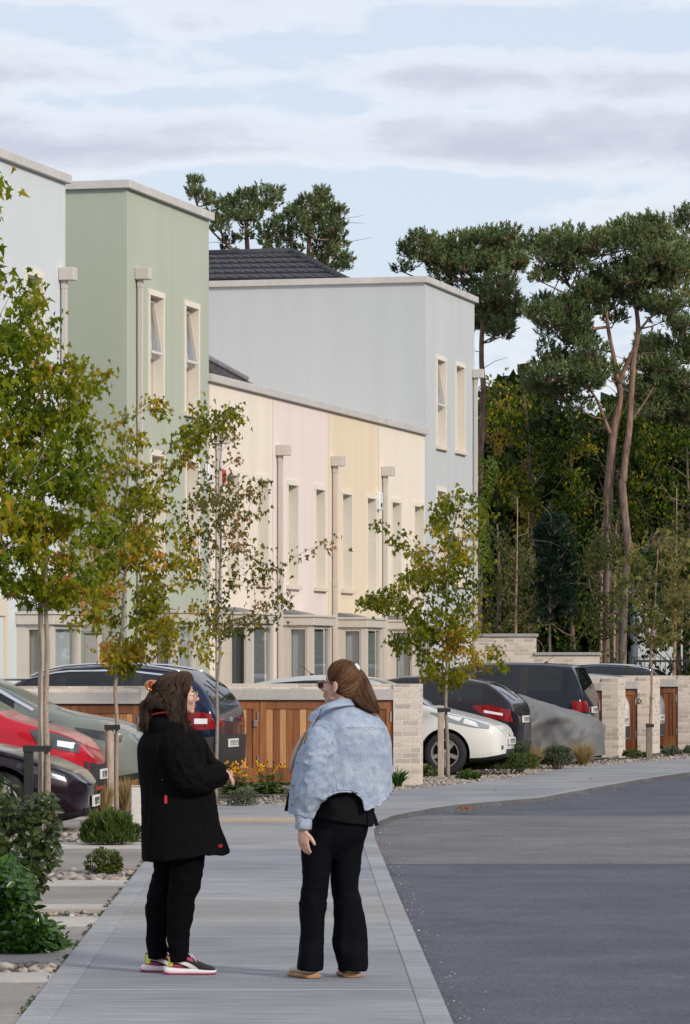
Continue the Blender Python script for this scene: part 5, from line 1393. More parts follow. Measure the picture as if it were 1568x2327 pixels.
# ------------------------------------------------------------------ woman in the denim jacket
def woman2():
    d0 = 21.85
    base = Vector(((760-784)*d0/F, d0, 0))
    root = thing('person', 'woman in light blue denim jacket and black flared trousers with a long brown ponytail', 'person', base)
    g = Fig(root, d0); P = g.p
    th = R(27); f = Vector((-math.cos(th), math.sin(th), 0)); sc = .95
    C = P(773,1551)
    mb = MB(); L, Mx, s_ = head(mb, C, f, sc, P(786,1640,.0)-C)
    g.rows(mb, [(1625,1625,745,830,0,.08),(1660,1660,730,852,0,.12),(1740,1740,715,850,0,.12),(1800,1800,725,835,0,.11),(1880,1880,722,818,0,.08),(1925,1925,730,790,0,.05)], 32)
    for pts, r_ in (([(728,1660,-.13),(724,1720,-.16),(712,1780,-.17),(700,1830,-.17),(690,1884,-.17)],[.048,.044,.038,.032,.027]),
                    ([(855,1660,.10),(868,1720,.12),(862,1765,.12),(820,1775,.24),(770,1780,.30)],[.048,.044,.038,.032,.027]),
                    ([(735,1920,-.03),(722,1990,-.03),(712,2060,-.03),(707,2120,-.03),(704,2200,-.03)],[.055,.048,.038,.034,.03]),
                    ([(785,1920,.03),(786,1990,.03),(790,2060,.03),(796,2120,.03),(800,2200,.03)],[.055,.048,.038,.034,.03])):
        g.limb(mb, pts, r_)
    hand(mb, P(688,1883,-.17), Vector((.10,.0,-1)), Vector((.55,.80,.05)), .86, .26, .03, 1.)
    hand(mb, P(770,1780,.30), Vector((-.8,.3,.1)), Vector((0,0,-1)), .95, .5)
    o = mb.build('body', M['skin'], root); remesh(o, .0042, 2)
    M['hairm'] = M['hair_chest']; facebits(root, L, Mx, s_, f, sc, C)
    # --- jacket shell with shaped shirt-tail hem
    def hemy(u):
        K = [(0,1847),(.10,1848),(.2,1835),(.32,1811),(.45,1799),(.55,1795.5),(.66,1801),(.715,1812),(.735,1828),(.75,1843),(.85,1834),(1.0,1803)]
        for a_, b_ in zip(K, K[1:]):
            if u <= b_[0]: t = (u-a_[0])/(b_[0]-a_[0]); return a_[1]+(b_[1]-a_[1])*t
        return 1803
    n = 120; secs = smoothpts([(1600,1600,750,800,.0,.075),(1608,1610,741,824,0,.10),(1623,1624,724,853,0,.13),(1637,1636,711,867,0,.16),(1655,1655,702,876,0,.18),(1690,1690,690,881,0,.187),(1715,1715,677,885,0,.19),(1750,1750,667,887,0,.192),(1782,1782,660,888,0,.192)],3)
    vs = []
    def ring(pl_, pr_, xl, xr, yo, yh, hem=None, lift=0., shrink=0.):
        for j in range(n):
            a_ = 2*math.pi*j/n; c_, s2 = math.cos(a_), math.sin(a_); pw = 2.2
            cx_ = math.copysign(abs(c_)**(2/pw), c_); sy = math.copysign(abs(s2)**(2/pw), s2); u = (cx_+1)/2
            xl2, xr2, yh2 = xl+shrink/g.k, xr-shrink/g.k, yh-shrink
            y_ = pl_+(pr_-pl_)*u
            if hem is not None:
                hy = hemy(u) if s2 < .15 else 1803+ (hemy(u)-1803)*max(0,.3-s2)
                y_ = pl_+(hy-pl_)*hem-lift
            vs.append(P(xl2+(xr2-xl2)*u, y_, yo+yh2*sy))
    for q in secs: ring(*q)
    for t in (.2,.4,.6,.8,.93,1.): ring(1786,1786,659,888,0,.192,hem=t)
    for t in (1.,.8,.5,.1): ring(1786,1786,659,888,0,.192,hem=t,lift=1.2,shrink=.014)
    for q in reversed(secs[3:]): ring(*q, shrink=.016)
    k_ = len(vs)//n
    fs = [(i*n+j, i*n+(j+1)%n, (i+1)*n+(j+1)%n, (i+1)*n+j) for i in range(k_-1) for j in range(n)]+[tuple(range(n-1,-1,-1)), tuple(range((k_-1)*n,k_*n))]
    mb = MB(); mb.add(vs, fs)
    sl = smoothpts([(744,1646,-.06),(734,1664,-.12),(729,1690,-.158),(726,1715,-.172),(720,1748,-.18),(711,1783,-.18),(702,1812,-.175),(694,1836,-.17),(690,1853,-.17)],3)
    rd = [q[0] for q in smoothpts([(.052,),(.068,),(.077,),(.080,),(.084,),(.086,),(.076,),(.056,),(.044,)],3)]
    g.limb(mb, sl, rd, None, 28)
    sr = smoothpts([(846,1646,.05),(858,1675,.09),(866,1720,.10),(862,1768,.11),(825,1778,.22),(785,1780,.28)],3)
    g.limb(mb, sr, [q[0] for q in smoothpts([(.055,),(.066,),(.062,),(.062,),(.055,),(.045,)],3)], None, 24)
    o = mb.build('denim_jacket', M['denim'], root); remesh(o, .0058, 3)
    def slv(c):   # near sleeve mask
        return 1. if c[1] < -.10 and c[0] < -.005 and c[2] < 1.36 else .0
    fold(o, .0075, 7, (1,1,.5), 4.2); fold(o, .0065, 13, (1,1,1.3), 1.7, ridged=True, mask=lambda c: .95*slv(c)+.22); fold(o, .004, 30, (1,1,1), 2.7)
    fold(o, .008, 6.5, (1.8,1.8,.25), 8.3, ridged=True, mask=lambda c: (1-slv(c))*min(1,max(0,(1.3-c[2])*2.5)))
    bv = BVHTree.FromPolygons([v.co.copy() for v in o.data.vertices], [tuple(p.vertices) for p in o.data.polygons])
    def U(u, v): return (635.9+.2*u, 1473.4+.2*v)
    def lay(pts, off):
        out = []
        for q in pts:
            w_ = P(q[0],q[1]); h_ = bv.ray_cast(Vector((w_.x,-2,w_.z)), Vector((0,1,0)))
            if h_[0] is not None: out.append(h_[0]+h_[1]*(off if h_[1].y < 0 else -off))
        return out
    def seam(pts, r=.0022, off=.001, k_=5, mat='denim_seam', name='seam', jump=.05):
        q = lay(smoothpts([U(*p) for p in pts], k_), off); run = []
        m_ = MB()
        for p in q:
            if run and (p-run[-1]).length > jump:
                if len(run) > 1: m_.tube(run, r, 6)
                run = []
            run.append(p)
        if len(run) > 1: m_.tube(run, r, 6)
        if m_.v: m_.build(name, M[mat], o, True)
    seam([(1190,903),(1050,893),(900,890),(760,888),(680,905),(620,940),(585,975),(572,1020),(600,1060),(625,1110)])
    seam([(1190,917),(1050,908),(900,905),(770,903),(690,922),(635,955),(600,990)], .0014)
    seam([(385,862),(440,868),(500,888),(550,925),(572,960)])
    seam([(385,852),(440,858),(505,877),(558,913),(578,945)], .0014)
    seam([(572,1080),(550,1160),(535,1230),(500,1320),(460,1420),(420,1520),(370,1640),(330,1750),(300,1850)], .0022)
    seam([(605,1370),(640,1450),(652,1540),(655,1590)], .0022)
    seam([(232,1180),(250,1205),(285,1190)], .002); seam([(222,1160),(235,1120),(290,1070)], .002)
    # stitched hem band following the edge
    hem = [(a_, hemy((a_-659)/229)) for a_ in [735,745,760,775,790,805,815,822,826,832,845,860,873,884]]
    for dz, r_ in ((.8,.0045),(5.4,.0022)):
        q = [((a_-635.9)/.2,(b_-dz-1473.4)/.2) for a_,b_ in hem]; seam(q, r_, .001, 4)
    # cuff
    mb = MB(); g.limb(mb, [(691,1848,-.17),(690.5,1853,-.17),(690.5,1868,-.17),(690,1881,-.17),(690,1880,-.17),(690.5,1868,-.17)], [.040,.0445,.0435,.0425,.037,.037], None, 28)
    cf = mb.build('cuff', M['denim'], o, True); fold(cf, .002, 40)
    mb = MB(); mb.lathe([(.0001,0),(.006,0),(.006,.004),(.0001,.005)], 10, 0, Matrix.Translation(P(680,1866,-.17-.041)) @ Matrix.Rotation(R(90),4,'X')); mb.build('button', M['button'], cf)
    for v_ in (1852,1878): 
        mb = MB(); pts = [P(690.3,v_,-.17)+Vector((.0445*math.cos(a_),.0445*math.sin(a_),0)) for a_ in [math.pi+i*math.pi/12 for i in range(13)]]; mb.tube(pts,.0016,6); mb.build('seam', M['denim_seam'], cf, True)
    # collar: stand band round the neck plus a turned-down leaf and front lapel point
    def band(top, bot, name, th_=.006):
        K = 36
        def ev(l, t):
            x = t*(len(l)-1); i = min(int(x), len(l)-2); q = x-i; return l[i].lerp(l[i+1], q)
        T_ = [Vector(p) for p in smoothpts([tuple(P(*q)) for q in top], 6)]; B_ = [Vector(p) for p in smoothpts([tuple(P(*q)) for q in bot], 6)]
        rows_ = 5; vs = []
        for i in range(K+1):
            a_, b_ = ev(T_, i/K), ev(B_, i/K)
            for j in range(rows_): vs.append(a_.lerp(b_, j/(rows_-1)))
        fs = [(i*rows_+j, i*rows_+j+1, (i+1)*rows_+j+1, (i+1)*rows_+j) for i in range(K) for j in range(rows_-1)]
        ob = mk(name, vs, fs, M['denim'], o, True); s__ = ob.modifiers.new('s','SOLIDIFY'); s__.thickness = th_; s__.offset = 0; evalmesh(ob); autosmooth(ob, 60); fold(ob, .0022, 45)
        return ob
    band([(716,1622,-.02),(724,1607,-.085),(744,1598,-.105),(768,1590,-.10),(790,1587,-.06),(800,1586,.02),(790,1590,.08),(750,1600,.10)],
         [(708,1641,-.03),(716,1632,-.10),(742,1612,-.135),(772,1604,-.135),(800,1602,-.085),(808,1604,.02),(796,1606,.09),(750,1620,.12)], 'collar')
    band([(716,1614,-.05),(707,1621,-.09),(700,1633,-.09)], [(729,1604,-.115),(724,1620,-.13),(712,1642,-.125)], 'lapel')
    seam([(560,640),(640,625),(720,612),(790,612)], .0016, .014)
    # front edge hanging open at the left
    band([(688,1690,-.10),(676,1712,-.12),(667,1750,-.13),(659,1795,-.13),(656,1846,-.12)], [(703,1690,-.15),(697,1720,-.16),(690,1760,-.165),(684,1800,-.16),(674,1848,-.15)], 'front_placket')
    for py_, px_ in ((1730,674.5),(1783,665.5),(1827,664)):
        q = lay([(px_,py_)], .012)
        mb = MB(); mb.lathe([(.0001,0),(.0058,0),(.0058,.004),(.0001,.005)], 10, 0, Matrix.Translation(P(px_,py_,-.152)) @ Matrix.Rotation(R(90),4,'X')); mb.build('button', M['button'], o)
    # beige tote/hood showing in front, straps
    M['beige'] = pm('beige_canvas', (.36,.29,.20), (.46,.38,.27), scale=60, rough=.9)
    mb = MB(); mb.tube([P(694,1664,-.02),P(684,1682,-.03),P(673,1707,-.03),P(664,1735,-.03),P(660,1756,-.02)], [.006,.012,.017,.015,.005], 14, 0, True, [.02,.03,.035,.03,.01], up=(0,1,0))
    mb.build('beige_scarf', M['beige'], root, True)
    mb = MB()
    mb.tube([P(843,1835,-.12),P(848,1848,-.13),P(853,1862,-.13),P(856,1874,-.13)], [.009,.010,.010,.011], 4, 0, True, [.003]*4, up=(0,1,0))
    mb.tube([P(658,1800,-.06),P(654,1822,-.06),P(650,1842,-.06)], [.008,.009,.009], 4, 0, True, [.003]*3, up=(0,1,0))
    mb.build('bag_strap', M['black_jersey'], root)
    # --- top and trousers
    mb = MB(); g.rows(mb, smoothpts([(1690,1690,705,868,0,.155),(1760,1760,705,862,0,.155),(1800,1800,712,852,0,.152),(1840,1842,713,850,0,.158),(1856,1874,709,848,0,.162),(1858,1876,713,844,0,.15)],3), 44)
    t_ = mb.build('top', M['black_jersey'], root, True); remesh(t_, .007, 3); fold(t_, .006, 9, (1,1,.6), 6., ridged=True)
    mb = MB()
    g.rows(mb, smoothpts([(1840,1840,715,842,0,.135),(1880,1880,704,837,0,.14),(1905,1905,694,830,0,.13),(1925,1925,700,812,0,.105),(1950,1950,728,784,0,.06)],3), 44)
    Lg = [(1885,705,772),(1900,697,770),(1915,689,764),(1929,684,758),(1955,686,753),(1984,688,750),(2010,686.5,747),(2032,684,744),(2072,681.5,739),(2108,685,736.5),(2140,682,735.5),(2170,679,734.5),(2195,676,733),(2202,677,732)]
    Rg = [(1885,762,836),(1900,756,832),(1915,751,828),(1929,750,825),(1955,751,821.5),(1984,751.5,818),(2021,754.5,814.5),(2050,757,823.5),(2078,758,828),(2105,757.8,832),(2138,754,834),(2165,759,834.5),(2190,766.5,835.5),(2205,768,835)]
    g.rows(mb, smoothpts([(a_,a_,b_,c_,-.035,.118-.042*min(1,max(0,a_-1900)/150)+(.03 if a_>2150 else 0)) for a_,b_,c_ in Lg],3), 36)
    g.rows(mb, smoothpts([(a_,a_,b_,c_,.035,.118-.042*min(1,max(0,a_-1900)/150)+(.03 if a_>2150 else 0)) for a_,b_,c_ in Rg],3), 36)
    o2 = mb.build('trousers', M['trouser2'], root); remesh(o2, .006, 3)
    fold(o2, .0045, 9, (1,1,1.3), 3.3, ridged=True, mask=lambda c: .25+.75*math.exp(-((c[2]-.49)/.11)**2)); fold(o2,.002,24,(1,1,1.2),5.); fold(o2,.005,8,(1.6,1.6,.2),5.,ridged=True,mask=lambda c: 1. if c[2]<.4 else .1)
    # --- shoes, gum soles
    M['gum'] = pm('gum_sole', (.36,.18,.085), (.44,.24,.12), scale=30, rough=.6); M['suede'] = pm('pale_suede', (.50,.46,.40), (.62,.58,.52), scale=40, rough=.9)
    for (xp, yp, y, ang) in ((704,2214,-.03,118),(797,2215,.035,100)):
        org = P(xp, yp, y); org.z = 0; Mr = Matrix.Translation(org) @ Matrix.Rotation(R(ang),4,'Z')
        def rz(secs, pw, nm, mat, par):
            n_ = 22; vs = []
            for (x, w_, zb_, zt_) in smoothpts(secs,3):
                for j in range(n_):
                    a_ = 2*math.pi*j/n_; c_, s2 = math.cos(a_), math.sin(a_)
                    vs.append(Mr@Vector((x, w_*math.copysign(abs(c_)**(2/pw),c_), (zb_+zt_)/2+(zt_-zb_)/2*math.copysign(abs(s2)**(2/pw),s2))))
            q = len(vs)//n_; fs = [(i*n_+j,(i+1)*n_+j,(i+1)*n_+(j+1)%n_,i*n_+(j+1)%n_) for i in range(q-1) for j in range(n_)]+[tuple(range(n_)),tuple(range(q*n_-1,(q-1)*n_-1,-1))]
            return mk(nm, vs, fs, mat, par, True)
        so_ = rz([(-.052,.030,.004,.026),(-.045,.046,0,.027),(-.01,.053,0,.028),(.06,.050,0,.026),(.12,.054,0,.025),(.17,.05,.002,.023),(.198,.03,.006,.02)], 3.6, 'shoe', M['gum'], root)
        up_ = rz([(-.046,.030,.02,.075),(-.035,.042,.02,.088),(0,.046,.02,.085),(.05,.045,.02,.088),(.10,.048,.02,.068),(.15,.046,.02,.05),(.185,.028,.018,.034)], 2.4, 'shoe_upper', M['suede'], so_)
    # --- hair
    mb = MB()
    def E(c, r): mb.ell(L(*c), [q*sc for q in r], 32, 22, 0, Mx)
    E((-.022,0,.030),(.099,.083,.097)); E((-.040,0,-.028),(.070,.074,.062)); E((-.052,0,-.060),(.045,.055,.04))
    hc = mb.build('hair', M['hair_chest'], root, True); remesh(hc, .0055, 5)
    a_ = hc.data.attributes.new('tint','FLOAT','FACE'); a_.data.foreach_set('value', [.22]*len(hc.data.polygons))
    hb = BVHTree.FromPolygons([v.co.copy() for v in hc.data.vertices], [tuple(p.vertices) for p in hc.data.polygons])
    T = P(808,1521,.02); rg = random.Random(21); paths = []
    cen = L(-.022,0,.02)
    for i in range(1500):
        # hairline start round the face/nape
        ph = rg.uniform(-math.pi, math.pi)
        q = Vector((.070+.012*math.cos(ph), 0, 0))
        # points on a ring tilted: top forehead .. temples .. behind ears .. nape
        a0 = rg.uniform(0,1)
        s0 = rg.choice([-1,1])
        key = [(.066,.0,.088),(.060,.045,.068),(.040,.072,.030),(.015,.080,.006),(-.022,.078,-.010),(-.040,.066,-.050),(-.062,.035,-.085),(-.07,0,-.09)]
        x_ = a0*(len(key)-1); ii = min(int(x_), len(key)-2); tt = x_-ii
        st = L(*(key[ii][j]*(1-tt)+key[ii+1][j]*tt if j != 1 else s0*(key[ii][j]*(1-tt)+key[ii+1][j]*tt) for j in range(3)))
        st = st+Vector((rg.uniform(-.004,.004),rg.uniform(-.004,.004),rg.uniform(-.004,.004)))
        pts = []; k0 = rg.uniform(0,.85)
        off = rg.uniform(.0003,.0026); wv = rg.uniform(-.01,.01)
        for j in range(12):
            t = k0*(1-j/11)*0+ j/11; p = st.lerp(T, t); dv = (p-cen).normalized(); dv = (dv+Vector((0,0,wv*math.sin(t*3.1)*6))).normalized()
            h_ = hb.ray_cast(cen+dv*.3, -dv)
            if h_[0] is not None: p = h_[0]+dv*(off+.0035*math.sin(math.pi*t)**2*rg.uniform(.7,1))
            if t > .9: p = p.lerp(T, (t-.9)*8)
            pts.append(p)
        paths.append(pts)
    strands(hc, 'hair_strands', M['hair_chest'], paths, (.0007,.0015), 8, .9)
    # ponytail
    cl = smoothpts([(809,1521,.02),(816,1530,.02),(819,1550,.015),(823,1572,.0),(832,1592,-.02),(844,1607,-.04),(857,1616,-.05)], 4)
    wd = [q[0] for q in smoothpts([(.012,),(.032,),(.052,),(.064,),(.060,),(.042,),(.012,)], 4)]
    mb = MB(); g.limb(mb, cl, [w_*.9 for w_ in wd], [w_*.75 for w_ in wd], 20)
    g.limb(mb, smoothpts([(808,1540,.03),(806,1565,.03),(810,1588,.02),(818,1605,.01),(826,1614,0)],3), [.012,.022,.03,.034,.036,.037,.036,.034,.032,.028,.024,.018,.010], None, 18)
    pt = mb.build('ponytail', M['hair_chest'], root, True); remesh(pt, .0055, 4)
    a_ = pt.data.attributes.new('tint','FLOAT','FACE'); a_.data.foreach_set('value', [.25]*len(pt.data.polygons))
    paths = []
    for i in range(1700):
        a0 = rg.uniform(0,2*math.pi); rr = math.sqrt(rg.uniform(.6,1.1)); pts = []; drop = rg.uniform(.62,1); ph = rg.uniform(0,6); droop = rg.random()
        for j, q in enumerate(cl):
            t = j/(len(cl)-1)
            if t > drop: break
            w_ = wd[j]*rr*1.08
            c_ = P(q[0]-(10*droop*math.sin(math.pi*min(1,t*1.1))*(1 if droop>.5 else 0)), q[1]+ (8*droop*t if droop>.5 else 0), q[2])
            p = c_+Vector((math.cos(a0)*w_+.0025*math.sin(6*t+ph), math.sin(a0)*w_*.92, -math.cos(a0)*w_*.35+.001*math.sin(11*t+ph))); pts.append(p)
        if len(pts) > 4: paths.append(pts)
    strands(pt, 'hair_strands', M['hair_chest'], paths, (.0006,.0015), 9, .4)
    mb = MB(); mb.tube([P(808,1511,-.01),P(812,1518,-.015),P(813,1527,-.01)], [.013,.015,.013], 14, 0, True, [.032,.036,.032], up=(0,1,0)); mb.build('hair_tie', pm('pale_tie',(.55,.65,.68),(.65,.73,.75),rough=.7), pt, True)
    # --- sunglasses
    mb = MB()
    for q in (-1,1):
        pts = [L(.108,.033*q,-.010)+(s_*math.cos(t_)*.026+Vector((0,0,1))*math.sin(t_)*.021)*sc for t_ in [2*math.pi*i/18 for i in range(19)]]
        mb.tube(pts, .0035, 8); mb.tube([L(.106,.057*q,.002),L(.085,.074*q,.004),L(.02,.083*q,.004),L(-.012,.086*q,-.002)], [.0045,.004,.003,.0022], 8)
    mb.tube([L(.110,-.010,-.004),L(.118,0,-.002),L(.110,.010,-.004)], .003, 6); sg = mb.build('sunglasses', M['tortoise'], root, True)
    mb = MB()
    for q in (-1,1): mb.ell(L(.109,.033*q,-.010), (.0025,.025*sc,.020*sc), 18, 10, 0, Mx)
    mb.build('lens', M['dark_lens'], sg, True)
M['trouser2'] = pm('navy_black_trousers', (.0025,.0027,.0045), (.005,.0055,.008), scale=140, rough=.85, bump=.3, bscale=280, spec=.08)
woman2()
# ================================================================== TREES AND PLANTS
GRN = (.045,.095,.012); OLV = (.12,.145,.018); YEL = (.40,.25,.03); ORG = (.48,.17,.035)
M['leaf_maple_green'] = leafm('maple_leaf_green', [(0,(.075,.125,.006)),(.45,(.20,.245,.010)),(.78,(.31,.28,.020)),(.92,(.44,.25,.03)),(1,(.50,.17,.04))], .45)
M['leaf_maple_turning'] = leafm('maple_leaf_turning', [(0,(.08,.115,.008)),(.4,(.23,.24,.014)),(.7,(.38,.30,.025)),(.86,(.60,.31,.03)),(1,(.62,.22,.045))], .45)
M['leaf_brown'] = leafm('maple_leaf_brown', [(0,(.055,.070,.014)),(.45,(.14,.14,.022)),(.75,(.26,.17,.04)),(1,(.46,.17,.06))], .35)
M['leaf_olive'] = leafm('leaf_olive', [(0,(.10,.11,.03)),(.5,(.20,.20,.06)),(.85,(.22,.18,.06)),(1,(.36,.18,.07))], .4)
M['leaf_laurel'] = leafm('laurel_leaf', [(0,(.012,.045,.004)),(.5,(.034,.098,.008)),(.9,(.075,.16,.014)),(1,(.25,.25,.03))], .15, .22)
M['leaf_dogwood'] = leafm('dogwood_leaf', [(0,(.022,.045,.012)),(.5,(.055,.085,.022)),(.9,(.10,.12,.04)),(1,(.16,.06,.03))], .3, .4)
M['leaf_box'] = leafm('box_leaf', [(0,(.03,.05,.008)),(.5,(.085,.11,.016)),(.9,(.17,.17,.03)),(1,(.12,.06,.03))], .3, .35)
M['leaf_soft'] = leafm('soft_green_leaf', [(0,(.035,.065,.012)),(.5,(.08,.13,.028)),(1,(.17,.19,.06))], .35, .6)
M['leaf_grey'] = leafm('grey_green_leaf', [(0,(.06,.085,.05)),(.5,(.11,.14,.085)),(1,(.20,.22,.15))], .3, .7)
M['needle'] = leafm('pine_needle', [(0,(.045,.072,.030)),(.45,(.135,.18,.070)),(.85,(.26,.29,.12)),(1,(.22,.16,.06))], .12, .6)
M['needle_blue'] = leafm('young_pine_needle', [(0,(.014,.034,.022)),(.6,(.030,.062,.042)),(1,(.055,.09,.06))], .12, .6)
M['leaf_wood'] = leafm('beech_leaf', [(0,(.012,.030,.004)),(.45,(.048,.088,.009)),(.70,(.16,.19,.014)),(.88,(.36,.30,.02)),(1,(.46,.30,.03))], .35, .5)
M['leaf_wood_shaded'] = leafm('shaded_wood_leaf', [(0,(.005,.013,.002)),(.6,(.014,.028,.006)),(1,(.035,.055,.010))], .2, .6)  # shade inside the deep wood is put into this low leaf colour
M['leaf_birch'] = leafm('birch_leaf', [(0,(.055,.07,.018)),(.6,(.13,.15,.04)),(1,(.26,.23,.06))], .35, .5)
M['ivy'] = leafm('ivy_leaf', [(0,(.06,.11,.010)),(.5,(.14,.23,.02)),(1,(.28,.32,.04))], .3, .4)
M['straw'] = leafm('straw_blade', [(0,(.20,.15,.06)),(.5,(.40,.29,.13)),(.9,(.55,.42,.22)),(1,(.12,.16,.04))], .3, .7)
M['blade'] = leafm('green_blade', [(0,(.03,.09,.015)),(.6,(.07,.16,.025)),(1,(.20,.25,.05))], .3, .35)
M['petal'] = leafm('yellow_petal', [(0,(.62,.28,.01)),(1,(.72,.40,.02))], .25, .6)
M['lilac'] = leafm('lilac_floret', [(0,(.18,.16,.32)),(1,(.30,.27,.45))], .25, .6)
M['flower_eye'] = pm('flower_eye', (.03,.012,.006), rough=.9)
M['bark'] = barkm('young_bark', (.24,.19,.145), (.42,.35,.28), 60, (1,1,.5), .5)
M['bark_grey'] = barkm('grey_bark', (.20,.17,.14), (.36,.31,.26), 50, (1,1,.4), .5)
M['bark_pine_x'] = barkm('pine_bark', (.16,.085,.055), (.36,.21,.145), 9, (1,1,.3), 1.)
def pinebark():
    n = N('pine_bark'); tc = n.n('ShaderNodeTexCoord'); sp = n.n('ShaderNodeSeparateXYZ'); n.l(tc.outputs['Object'], sp.inputs[0])
    mp = n.n('ShaderNodeMapping'); mp.inputs['Scale'].default_value = (1,1,.3); n.l(tc.outputs['Object'], mp.inputs[0])
    a_ = n.n('ShaderNodeTexNoise', i_Scale=11., i_Detail=6.); n.l(mp.outputs[0], a_.inputs['Vector'])
    lo = ramp(n, a_.outputs['Fac'], [(.35,(.075,.060,.052)),(.65,(.21,.17,.145))]); hi = ramp(n, a_.outputs['Fac'], [(.35,(.13,.075,.052)),(.65,(.31,.19,.135))])
    mr_ = n.n('ShaderNodeMapRange'); mr_.inputs[1].default_value = 3.; mr_.inputs[2].default_value = 8.; n.l(sp.outputs['Z'], mr_.inputs[0])
    mx = n.n('ShaderNodeMix', data_type='RGBA'); n.l(mr_.outputs[0], mx.inputs[0]); n.l(lo, mx.inputs[6]); n.l(hi, mx.inputs[7]); n.l(mx.outputs[2], n.b.inputs['Base Color'])
    n.b.inputs['Roughness'].default_value = .95; bp = n.n('ShaderNodeBump', i_Strength=1., i_Distance=.02); n.l(a_.outputs['Fac'], bp.inputs['Height']); n.l(bp.outputs[0], n.b.inputs['Normal'])
    return n.m
M['bark_pine'] = pinebark()
M['bark_pine_low'] = barkm('pine_bark_low', (.10,.075,.06), (.24,.18,.145), 9, (1,1,.3), 1.)
M['bark_birch'] = barkm('birch_bark', (.22,.13,.09), (.50,.34,.26), 14, (1,1,.6), .4)
M['stake'] = barkm('stake_timber', (.33,.27,.21), (.50,.42,.34), 30, (1,1,.15), .4)
def inpoly(x, y, P):
    c = False; n = len(P); j = n-1
    for i in range(n):
        if (P[i][1] > y) != (P[j][1] > y) and x < (P[j][0]-P[i][0])*(y-P[i][1])/(P[j][1]-P[i][1])+P[i][0]: c = not c
        j = i
    return c
# leaf outlines (x across, y along from the stalk), with faces
def _fan(out): return [(0,.42)]+out
MAPLE = ([(0,0),(.16,.10),(.46,.02),(.34,.26),(.62,.52),(.27,.50),(.22,.66),(0,1.05),(-.22,.66),(-.27,.50),(-.62,.52),(-.34,.26),(-.46,.02),(-.16,.10)])
OVAL = ([(0,0),(.22,.25),(.27,.5),(.17,.8),(0,1.05),(-.17,.8),(-.27,.5),(-.22,.25)])
NEEDLE = ([(0,0),(.10,.5),(0,1),(-.10,.5)])
SMALL = ([(0,0),(.3,.45),(0,1),(-.3,.45)])
class Leaves:
    def __init__(s, seed=0): s.v = []; s.f = []; s.t = []; s.r = random.Random(seed)
    def leaf(s, p, along, size, shape, tint, cup=.12, flat=None):
        """along: growth direction; flat: preferred normal"""
        r = s.r; a_ = along.normalized()
        nrm = flat if flat is not None else Vector((r.gauss(0,1), r.gauss(0,1), r.gauss(0,1)))
        x_ = a_.cross(nrm)
        if x_.length < 1e-4: x_ = a_.orthogonal()
        x_.normalize(); z_ = x_.cross(a_)
        b = len(s.v)
        if len(shape) > 4:
            c_ = p+a_*(.42*size)-z_*cup*size*.4; s.v.append((c_.x,c_.y,c_.z))
            for (u, v) in shape:
                q = p+x_*(u*size)+a_*(v*size)+z_*(abs(u)*cup-(v*v)*cup*1.2)*size; s.v.append((q.x,q.y,q.z))
            k = len(shape)
            for i in range(k): s.f.append((b, b+1+i, b+1+(i+1)%k)); s.t.append(tint)
        else:
            for (u, v) in shape:
                q = p+x_*(u*size)+a_*(v*size)+z_*(-(v*v)*cup)*size; s.v.append((q.x,q.y,q.z))
            s.f.append((b,b+1,b+2,b+3)); s.t.append(tint)
    def build(s, name, mat, parent, smooth=False):
        me = bpy.data.meshes.new(name); nv = len(s.v); nf = len(s.f)
        me.vertices.add(nv); me.vertices.foreach_set('co', np.array(s.v, dtype=np.float32).ravel())
        tot = sum(len(f) for f in s.f); me.loops.add(tot); me.polygons.add(nf)
        me.loops.foreach_set('vertex_index', np.array([i for f in s.f for i in f], dtype=np.int32))
        st = np.cumsum([0]+[len(f) for f in s.f[:-1]]).astype(np.int32); me.polygons.foreach_set('loop_start', st)
        me.update(calc_edges=True); me.validate()
        a_ = me.attributes.new('tint','FLOAT','FACE')
        if len(a_.data) == len(s.t): a_.data.foreach_set('value', s.t)
        me.materials.append(mat); return objmesh(name, me, parent)
def mbbuild(mb, name, mat, parent): return mb.build(name, mat, parent, smooth=True)
def skeleton(base, trunk, targets, r, minr=.003, k=1.0, straight=.5, rise=.35):
    """grow limbs from the trunk to each target; returns MB of wood and twig tips (pos, dir)"""
    nodes = []; par = []; 
    for i, p in enumerate(trunk): nodes.append(Vector(p)); par.append(i-1)
    load = [0.0]*len(nodes); tips = []
    targets = sorted(targets, key=lambda t: min((t-n).length for n in trunk))
    for t in targets:
        best, bd = None, 1e9
        for i, n in enumerate(nodes):
            dv = t-n; h = math.hypot(dv.x, dv.y)
            c = dv.length + max(0, rise*h-dv.z)*2.5
            if i < len(trunk)*.25: c += 5
            if c < bd: bd, best = c, i
        n0 = nodes[best]; L_ = (t-n0).length; m_ = max(1, int(L_/(.16*k)))
        prev = best; bow = Vector((r.gauss(0,1), r.gauss(0,1), -abs(r.gauss(0,.6))))*.05*L_
        for q in range(1, m_+1):
            f_ = q/m_; p = n0.lerp(t, f_)+bow*math.sin(math.pi*f_)
            if q < m_: p += Vector((r.gauss(0,.01*k), r.gauss(0,.01*k), r.gauss(0,.01*k)))
            nodes.append(p); par.append(prev); load.append(0.); prev = len(nodes)-1
        q = prev
        while q >= 0: load[q] += 1; q = par[q]
        tips.append(prev)
    return nodes, par, load, tips
